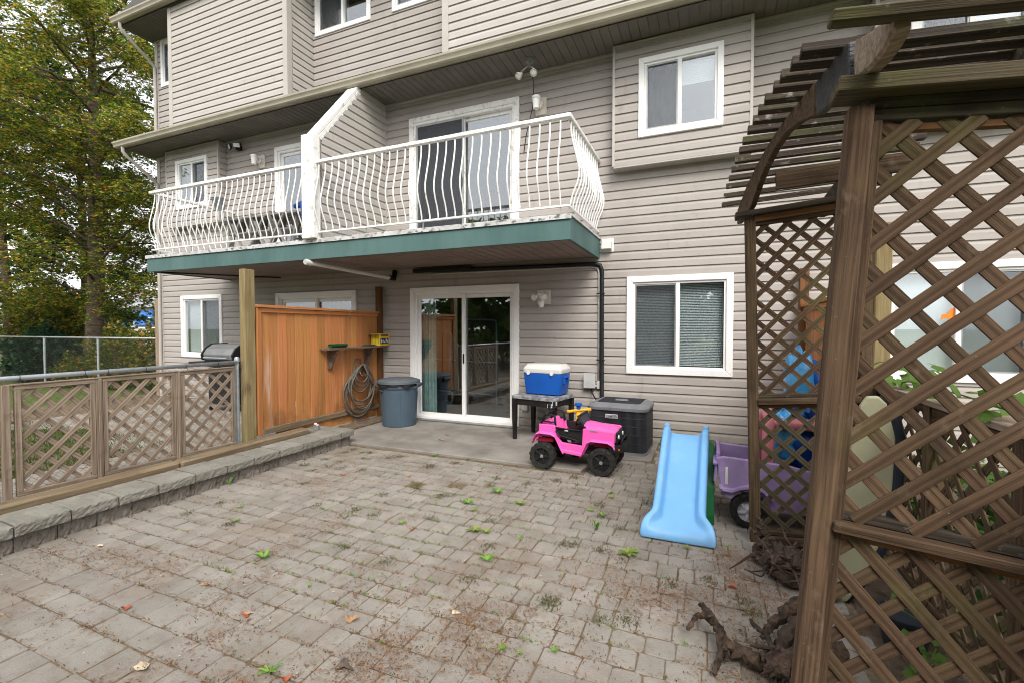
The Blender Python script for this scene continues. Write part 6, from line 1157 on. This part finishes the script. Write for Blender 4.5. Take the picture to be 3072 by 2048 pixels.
LEAVES = [(-1.781, 1.944, 0.055, 'deadleaf', 0.7, 'large curled tan dead leaf in the lower middle of the patio'),
 (-1.563, 1.656, 0.07, 'deaddark', 0.3, 'dark grey piece of bark at the bottom of the patio'),
 (-2.428, 1.281, 0.05, 'palelf', 0.5, 'pale dry leaf in the lower left corner'),
 (-3.045, 1.526, 0.04, 'deadred', 0.4, 'reddish dead leaf on the left-hand pavers'),
 (-2.873, 1.866, 0.035, 'deadleaf', 0.4, 'brown dead leaf right of the dirt patch at left'),
 (-4.096, 1.902, 0.03, 'palelf', 0.4, 'pale leaf on the dirt patch by the block wall'),
 (-1.283, 2.224, 0.035, 'palelf', 0.4, 'pale chip in a needle clump at centre'),
 (-3.644, 3.877, 0.04, 'deadred', 0.5, 'dark red leaf in the left rear of the patio'),
 (-2.947, 4.112, 0.035, 'deadred', 0.4, 'red-brown leaf in the rear middle of the patio'),
 (-2.324, 4.569, 0.045, 'deadleaf', 0.4, 'tan leaf between the car and the block wall'),
 (-3.44, 5.577, 0.06, 'deadleaf', 0.3, 'long dry leaf on the concrete pad'),
 (-3.516, 5.856, 0.03, 'deadred', 0.5, 'small red leaf on the concrete pad'),
 (-2.149, 3.026, 0.03, 'deadred', 0.4, 'small orange leaf right of a weed at centre left'),
 (-2.35, 1.749, 0.04, 'deadred', 0.3, 'orange-brown leaf near the lower left'),
 (-1.75, 1.491, 0.035, 'deadred', 0.5, 'red leaf at the bottom edge beside the creeping weed'),
 (-4.187, 4.403, 0.035, 'deadleaf', 0.4, 'tan leaf near the end of the block wall'),
 (-2.36, 1.768, 0.035, 'deadleaf', 0.3, 'brown leaf left of the tan curled leaf'),
 (0.162, 3.118, 0.04, 'deadred', 0.5, 'brown leaf cluster in front of the root stump')]
for (x, y, r, ml, c, lab) in LEAVES: dead_leaf(x, y, r, ml, lab, c, GZ+0.004 if y < 4.98 or x > -0.6 else -0.066)
# fine litter: needles, crumbs and moss gathered in the joints, too small to count
rs = np.random.RandomState(11)
def slivers(name, N, pos, length, width, mat, label, cat, flat=0.2):
    ang = rs.uniform(0, 2*PI, N); L_ = rs.uniform(0.4, 1.0, N)*length; w = width; d = np.stack([np.cos(ang), np.sin(ang), rs.normal(0, flat, N)], 1); s = np.stack([-np.sin(ang), np.cos(ang), np.zeros(N)], 1)
    c = np.concatenate([pos, (GZ+0.004+rs.uniform(0, 0.006, N))[:, None]], 1); V = np.empty((N*4, 3)); h = (L_/2)[:, None]; bend = np.stack([np.zeros(N), np.zeros(N), rs.uniform(0, 0.25, N)*L_], 1)
    V[0::4] = c-d*h; V[1::4] = c+s*w+bend; V[2::4] = c+d*h; V[3::4] = c-s*w+bend; V[:, 2] = np.maximum(V[:, 2], GZ+0.001); o = npmesh(name, V, np.arange(N*4).reshape(N, 4), mat); tag(o, label, cat, kind='stuff'); return o
def clumps(cx, n, sd_):
    i = rs.randint(0, len(cx), n); return np.array(cx)[i]+rs.normal(0, 1, (n, 2))*sd_
M['needle'] = leafmat('brown_needles', [(0.0, (0.12, 0.05, 0.025)), (0.5, (0.24, 0.12, 0.06)), (1.0, (0.38, 0.24, 0.13))], 0.9, 0.1); M['crumb'] = leafmat('dark_crumbs', [(0.0, (0.035, 0.025, 0.018)), (0.6, (0.09, 0.06, 0.045)), (1.0, (0.22, 0.11, 0.07))], 0.95, 0.0); M['mosst'] = leafmat('moss_tufts', [(0.0, (0.04, 0.045, 0.014)), (0.5, (0.09, 0.095, 0.03)), (1.0, (0.16, 0.15, 0.06))], 0.95, 0.2)
cl = np.stack([rs.uniform(-4.4, 0.5, 150), rs.uniform(0.95, 4.9, 150)], 1); big = np.array([(-0.45, 2.75), (-0.3, 2.85), (-0.1, 2.9), (-1.25, 2.2), (-1.15, 2.25), (-1.45, 1.85), (-1.35, 1.75), (-3.6, 1.85), (-3.3, 1.85), (-3.9, 1.8), (-2.3, 1.6), (-1.5, 1.6), (0.15, 3.35), (0.2, 3.5), (-1.0, 1.95), (-1.9, 1.35), (-4.3, 1.7), (0.25, 2.65), (0.15, 2.3), (0.3, 3.15), (0.45, 3.05), (0.2, 2.95)])
jy = np.array(yy); 
def on_joint(n):
    p = np.stack([np.where(rs.uniform(0, 1, n) < 0.6, rs.normal(-2.0, 1.6, n).clip(-4.5, 1.0), rs.uniform(-4.5, 1.0, n)), jy[rs.randint(2, len(jy)-8, n)]+rs.normal(0, 0.008, n)], 1); return p
slivers('needle_litter', 19000, np.concatenate([clumps(cl, 6500, 0.075), clumps(big, 5000, 0.10), on_joint(7500)]), 0.045, 0.0018, 'needle', 'brown fallen needles scattered over the pavers', 'needles')
slivers('soil_crumbs', 6500, np.concatenate([clumps(cl, 2600, 0.07), clumps(big, 1500, 0.12), on_joint(1500), np.stack([rs.uniform(-4.5, 0.9, 900), rs.uniform(0.9, 4.97, 900)], 1)]), 0.012, 0.0035, 'crumb', 'dark crumbs of soil and bark on the pavers', 'crumbs', 0.6)
c3 = cl[:60]; c3[:, 1] = 2.4+(c3[:, 1]-0.95)*0.62
slivers('moss_tufts', 9000, np.concatenate([clumps(c3, 5000, 0.035), on_joint(4000)*np.array((1, 1))]), 0.020, 0.0030, 'mosst', 'thin moss growing in the paver joints', 'moss', 0.8)
gj = np.stack([rs.normal(-2.0, 1.0, 260).clip(-4.3, 0.2), jy[rs.randint(8, len(jy)-12, 260)]], 1)
slivers('joint_grass', 2600, np.repeat(gj, 10, 0)+rs.normal(0, 1, (2600, 2))*np.array((0.022, 0.005)), 0.030, 0.0016, 'weed', 'short green grass growing in lines along the paver joints', 'grass', 1.1)
slivers('pale_chips', 130, np.stack([rs.uniform(-4.4, 0.6, 130), rs.uniform(1.0, 4.9, 130)], 1), 0.020, 0.005, 'palelf', 'tiny pale chips and seeds on the pavers', 'chips', 0.1)
slivers('red_leaf_bits', 110, np.stack([rs.uniform(-4.4, 0.2, 110), rs.uniform(1.0, 4.95, 110)], 1), 0.032, 0.006, 'deadleaf', 'small shrivelled reddish leaf bits on the pavers', 'leaf bits', 0.25)

# ================================================================== TREES
M['barkt'] = pmat('tree_bark', (0.06, 0.045, 0.036), (0.17, 0.125, 0.095), scale=6, rough=0.9, bump=0.7, bscale=14, coord='Pos', stretch=(1, 1, 3.0), stains=[((0.20, 0.105, 0.055), 2.5, 0.6, 0.75, 0.5, (1, 1, 1))])
M['leafA'] = leafmat('rowan_leaves', [(0.0, (0.04, 0.095, 0.02)), (0.40, (0.10, 0.18, 0.03)), (0.68, (0.25, 0.28, 0.04)), (0.86, (0.52, 0.42, 0.06)), (0.945, (0.60, 0.42, 0.06)), (1.0, (0.62, 0.20, 0.04))], 0.5, 0.55)
M['leafB'] = leafmat('dark_leaves', [(0.0, (0.02, 0.055, 0.015)), (0.5, (0.05, 0.105, 0.025)), (0.85, (0.10, 0.16, 0.035)), (1.0, (0.20, 0.21, 0.05))], 0.5, 0.35)
M['leafC'] = leafmat('bramble_leaves', [(0.0, (0.03, 0.065, 0.012)), (0.45, (0.09, 0.125, 0.02)), (0.8, (0.22, 0.20, 0.03)), (0.93, (0.36, 0.27, 0.05)), (1.0, (0.42, 0.13, 0.03))], 0.5, 0.4)
M['leafD'] = leafmat('laurel_leaves', [(0.0, (0.010, 0.035, 0.018)), (0.6, (0.02, 0.06, 0.028)), (1.0, (0.045, 0.09, 0.035))], 0.4, 0.25)
M['hedge'] = leafmat('hedge_leaves', [(0.0, (0.05, 0.12, 0.02)), (0.5, (0.11, 0.20, 0.03)), (1.0, (0.24, 0.30, 0.06))], 0.5, 0.55)
M['berry'] = pmat('red_berries', (0.42, 0.03, 0.015), (0.5, 0.06, 0.02), rough=0.4)
def leaf_quads(P_, D_, size, aspect=0.42, rsd=None):
    """P (N,3) leaf bases, D (N,3) directions -> folded diamond leaves"""
    n = len(P_); D_ = D_/np.linalg.norm(D_, axis=1, keepdims=True); up_ = np.tile(np.array((0., 0., 1.)), (n, 1))+rs.normal(0, 0.55, (n, 3)); S_ = np.cross(D_, up_); S_ /= np.linalg.norm(S_, axis=1, keepdims=True)+1e-9; sz = (size*rs.uniform(0.6, 1.25, n))[:, None]
    V = np.empty((n*4, 3)); V[0::4] = P_; V[1::4] = P_+D_*sz*0.5+S_*sz*aspect; V[2::4] = P_+D_*sz; V[3::4] = P_+D_*sz*0.5-S_*sz*aspect; return V
def make_tree(name, label, base, height, spread, zlow, nlimb, nsub, nleaf, lsize, leaf, trunk_r, lean=(0, 0), group=None, droop=0.5, berries=0, pinnate=False, asp=0.42):
    t = thing(name, label, 'tree', base, group); b = Vector(base); tp = []
    for k in range(11): f = k/10; tp.append(b+Vector((lean[0]*f+0.12*math.sin(3*f+base[0]), lean[1]*f+0.10*math.sin(4*f+1), height*0.95*f)))
    m = MB(); m.tube(tp, [trunk_r*(1.25 if k == 0 else 1)*(1-0.09*k) for k in range(11)], 12, noise=0.05); m.build('trunk', 'barkt', t, smooth=True)
    lm = MB(); LP, LD = [], []; bp = []
    for i in range(nlimb):
        f = zlow/height+(0.98-zlow/height)*((i+0.5)/nlimb)**0.9; k = f*10; k0 = min(int(k/0.95), 9); p0 = tp[k0].lerp(tp[k0+1], min(1, k/0.95-k0)); a = i*2.39996+random.uniform(-0.4, 0.4)
        prof_ = math.sin(PI*min(1, max(0.0, (f-zlow/height)/(1-zlow/height))*0.86+0.14))**0.7; L_ = spread*prof_*random.uniform(0.72, 1.12)+0.3
        d = Vector((math.cos(a), math.sin(a), 0)); rise = random.uniform(0.0, 0.95)*L_; pts = []
        for q in range(7): g_ = q/6; pts.append(p0+d*L_*g_+Vector((0, 0, rise*g_-droop*L_*0.55*g_*g_))+Vector((random.gauss(0, 0.05), random.gauss(0, 0.05), random.gauss(0, 0.04)))*L_*0.5*g_)
        lm.tube(pts, [max(0.007, trunk_r*0.20*(1-0.85*q/6)*(0.5+0.5*L_/spread)) for q in range(7)], 5, caps=False)
        for s in range(nsub):
            g_ = 0.18+0.82*(s+random.random())/nsub; qi = min(5, int(g_*6)); sp0 = pts[qi].lerp(pts[qi+1], g_*6-qi); aa = a+random.choice((-1, 1))*random.uniform(0.4, 1.3); sl__ = random.uniform(0.30, 0.62)*spread*0.36*(1.15-0.5*g_)+0.25
            sd2 = Vector((math.cos(aa), math.sin(aa), random.uniform(-0.15, 0.25))); pe = sp0+sd2*sl__+Vector((0, 0, -droop*0.35*sl__)); lm.tube([sp0, sp0.lerp(pe, 0.5)+Vector((0, 0, 0.04)), pe], [0.009, 0.006, 0.003], 3, caps=False)
            if pinnate:
                nr, nl = nleaf, 6; u = rs.uniform(0.05, 1.08, nr); c0 = np.array(sp0); c1 = np.array(pe); B_ = c0+(c1-c0)*u[:, None]+rs.normal(0, 1, (nr, 3))*np.array((0.17, 0.17, 0.17)); R_ = np.array(sd2)*0.35+rs.normal(0, 0.7, (nr, 3))*np.array((1, 1, 0.35))+np.array((0, 0, -0.35)); R_ /= np.linalg.norm(R_, axis=1, keepdims=True); S_ = np.cross(R_, np.array((0, 0, 1.0))); S_ /= np.linalg.norm(S_, axis=1, keepdims=True)+1e-6
                for q in range(nl):
                    bb_ = B_+R_*(0.05+0.036*q)+np.array((0, 0, -0.006*q*q*0.25))
                    for sg in (-1, 1): LP.append(bb_); LD.append(S_*sg+R_*0.55+rs.normal(0, 0.15, (nr, 3)))
                if berries and random.random() < berries: bp.append(pe)
                continue
            u = rs.uniform(0.05, 1.1, nleaf); c0 = np.array(sp0); c1 = np.array(pe); P_ = c0+(c1-c0)*u[:, None]+rs.normal(0, 1, (nleaf, 3))*np.array((0.10, 0.10, 0.075))*(0.6+0.5*spread/3); D_ = np.array(sd2)*0.5+rs.normal(0, 0.6, (nleaf, 3))+np.array((0, 0, -0.45*droop-0.1)); LP.append(P_); LD.append(D_)
            if berries and random.random() < berries: bp.append(pe)
    lm.build('limbs', 'barkt', t, smooth=True); V = leaf_quads(np.concatenate(LP), np.concatenate(LD), lsize, asp); o = npmesh('crown', V, np.arange(len(V)).reshape(-1, 4), leaf, t); o['kind'] = 'stuff'
    if bp:
        m = MB()
        for p in bp:
            for q in range(9): m.lathe([(0, -0.014), (0.014, -0.005), (0.014, 0.006), (0, 0.014)], p+Vector((random.gauss(0, 0.03), random.gauss(0, 0.03), random.gauss(-0.05, 0.02))), 6)
        o = m.build('berries', 'berry', t); o['kind'] = 'stuff'
    return t
TG = 'trees beyond the boundary fence'
make_tree('rowan_tree', 'tall rowan tree with thick trunk and yellowing leaves beside the house', (-17.55, 7.95, -0.15), 14.5, 4.3, 2.0, 84, 12, 17, 0.095, 'leafA', 0.26, (0.3, 0.4), TG, 0.75, 0.06, pinnate=True, asp=0.22)
make_tree('background_tree', 'darker leafy tree behind the left side of the rowan', (-24.5, 11.0, -0.15), 13.0, 4.2, 1.6, 42, 8, 80, 0.15, 'leafB', 0.24, (0, 0), TG, 0.5)
make_tree('background_tree', 'slim reddish-trunked tree between the rowan and the house corner', (-17.2, 10.6, -0.15), 9.0, 2.6, 2.0, 36, 8, 9, 0.085, 'leafA', 0.10, (0.4, 0), TG, 0.5, pinnate=True, asp=0.22)
make_tree('background_tree', 'pale yellow-green tree far left behind the boundary fence', (-22.5, 7.9, -0.15), 11.5, 3.6, 1.8, 54, 10, 13, 0.11, 'leafA', 0.17, (0, 0), TG, 0.6, pinnate=True, asp=0.24)
def shrub(label, c, rx, ry, rz, n, lsize, leaf, stems=9, grp='shrubs behind the boundary fence'):
    t = thing('shrub', label, 'shrub', (c[0], c[1], -0.15), grp); m = MB()
    for k in range(stems): a = random.uniform(0, 6.28); e = Vector((c[0]+rx*0.8*math.cos(a)*random.random(), c[1]+ry*0.8*math.sin(a)*random.random(), c[2]+rz*random.uniform(0.2, 0.9))); b = Vector((c[0]+random.gauss(0, 0.1), c[1]+random.gauss(0, 0.1), -0.15)); m.tube([b, b.lerp(e, 0.5)+Vector((0, 0, 0.15)), e], [0.018, 0.012, 0.005], 5)
    m.build('stems', 'barkt', t, smooth=True); d = rs.normal(0, 1, (n, 3)); d /= np.linalg.norm(d, axis=1, keepdims=True); lump = 1+0.22*np.sin(d @ np.array((5.1, 3.3, 4.2))+c[0]*3)+0.16*np.sin(d @ np.array((-7., 6., 5.))+c[1]); rad = (rs.uniform(0.45, 1.0, n)**0.5*lump)[:, None]; P_ = np.array(c)+d*rad*np.array((rx, ry, rz)); P_[:, 2] = np.maximum(P_[:, 2], -0.14); D_ = d*0.8+rs.normal(0, 0.6, (n, 3)); V = leaf_quads(P_, D_, lsize); o = npmesh('foliage', V, np.arange(len(V)).reshape(-1, 4), leaf, t); o['kind'] = 'stuff'
shrub('dark blue-green laurel bush behind the far left of the boundary fence', (-19.4, 7.75, 0.45), 1.9, 0.8, 0.95, 6500, 0.12, 'leafD')
shrub('yellow-leaved bramble at the foot of the rowan trunk', (-16.6, 7.35, 0.20), 0.9, 0.45, 0.55, 2600, 0.085, 'leafC')
shrub('yellow-green bush between the rowan trunk and the fence post', (-15.2, 7.6, 0.55), 1.1, 0.6, 0.95, 4200, 0.085, 'leafC')
shrub('green and yellow bush beside the house corner', (-13.3, 7.7, 0.65), 1.25, 0.7, 1.10, 5200, 0.085, 'leafC')
shrub('dark leafy thicket far behind the rowan trunk at left', (-23.0, 10.2, 1.2), 2.8, 1.0, 1.9, 7000, 0.13, 'leafB')
shrub('tangled brown and orange undergrowth left of the rowan trunk', (-20.9, 9.4, 1.1), 1.4, 0.9, 1.3, 2600, 0.10, 'leafC', 16)
shrub('tall tangled shrub with yellow leaves at the far left behind the fence', (-21.8, 8.7, 1.3), 1.7, 0.8, 1.6, 6500, 0.10, 'leafC', 14)
shrub('mid-green leafy thicket behind the gap between trunk and house', (-18.6, 13.5, 1.0), 2.6, 0.9, 1.3, 5000, 0.12, 'leafB')
shrub('long dark hedge far behind the left of the boundary fence', (-35.5, 14.0, 1.4), 6.0, 1.0, 2.0, 11000, 0.16, 'leafB', 20)
shrub('low green scrub in front of the distant house', (-33.0, 17.0, 0.3), 4.0, 1.0, 0.9, 5000, 0.14, 'leafC', 12)
shrub('dark leafy shrub in the bed just beyond the right lattice fence', (1.75, 2.9, 0.35), 0.42, 0.8, 0.55, 1500, 0.075, 'leafB', 8, 'shrubs in the right-hand bed')
shrub('dark shrub behind the arbor at the right picture edge', (1.75, 4.4, 0.2), 0.4, 0.5, 0.4, 800, 0.075, 'leafB', 6, 'shrubs in the right-hand bed')
# far building works seen under the branches
M['tarp'] = pmat('blue_tarpaulin', (0.04, 0.16, 0.55), (0.08, 0.24, 0.66), scale=3, rough=0.5, bump=0.5, bscale=5); M['farwall'] = pmat('far_wall', (0.45, 0.44, 0.42), (0.55, 0.54, 0.52), scale=2, rough=0.8); M['farorange'] = pmat('far_orange', (0.60, 0.28, 0.03), rough=0.6)
fh = thing('distant_house', 'distant grey house under construction with blue tarpaulins beyond the trees', 'building', (-46, 27, -0.15))
MB().box(-56, -38, 26, 34, -0.15, 3.4).build('wall', 'farwall', fh); MB().prism([(25.4, 3.4), (30, 5.4), (34.6, 3.4)], -56.5, -37.5, 'x').build('roof', 'galvdull', fh)
for (x0, x1, z0, z1) in ((-51.9, -50.2, 1.7, 2.9), (-48.9, -46.2, 1.75, 3.1), (-45.0, -42.0, 1.7, 3.0)): MB().box(x0, x1, 25.7, 25.95, z0, z1).build('tarpaulin', 'tarp', fh, bevel=0.05)
for x_ in np.arange(-55, -38, 2.2): MB().box(x_, x_+1.3, 25.9, 26.02, 0.3, 1.1).build('window', 'dark', fh)
for z_ in (1.55, 2.45): MB().tube([(-56, 25.5, z_), (-38, 25.5, z_)], 0.05, 5).build('scaffold_pole', 'coolwhite', fh)
fb = thing('orange_barrier', 'orange and white construction barrier beyond the boundary fence', 'barrier', (-30, 18, -0.15)); MB().box(-32.0, -28.5, 17.9, 18.1, 0.85, 1.10).build('panel', 'farorange', fb); MB().box(-32.5, -28.0, 17.95, 18.15, 1.14, 1.4).build('panel', 'farwall', fb)
for x_ in (-31.5, -29): MB().box(x_-0.1, x_+0.1, 17.9, 18.1, -0.15, 0.85).build('leg', 'farwall', fb)

# ================================================================== BEHIND THE CAMERA (seen only as reflections in the glass)
rf = thing('lattice_fence', 'low lattice fence along the back of the yard, behind the viewer', 'fence', (-2, -1.9, GZ))
for x_ in np.arange(-8.2, 2.5, 1.3): beam('post', (x_, -1.9, -0.12), (x_, -1.9, 1.0), 0.09, 0.09, 'wood', rf)
for x_ in np.arange(-8.2, 1.2, 1.3):
    beam('panel_rail', (x_+0.05, -1.9, 0.96), (x_+1.25, -1.9, 0.96), 0.05, 0.05, 'wood', rf); beam('panel_rail', (x_+0.05, -1.9, 0.05), (x_+1.25, -1.9, 0.05), 0.05, 0.05, 'wood', rf); lattice(rf, lambda u, z: Vector((u, -1.9, z)), x_+0.05, x_+1.25, 0.07, 0.94, (0, 1, 0), 'wood', sp=0.2)
for k, (x_, y_, h, s_) in enumerate(((-11.0, -7.2, 6.9, 3.3), (-7.6, -7.0, 6.4, 2.9), (-4.2, -7.3, 7.2, 2.9), (-0.8, -7.0, 6.2, 2.8), (2.8, -7.4, 6.6, 2.9))): make_tree('hedge_tree', ('widest dark hedge tree at the far left end behind the yard', 'dark hedge tree left of the middle behind the yard', 'tallest dark hedge tree in the middle behind the yard', 'shortest dark hedge tree right of the middle behind the yard', 'dark hedge tree at the right end behind the yard')[k], (x_, y_, -0.15), h, s_, 0.3, 46, 7, 62, 0.29, 'hedge', 0.12, (0, 0), 'hedge trees behind the yard', 0.3)
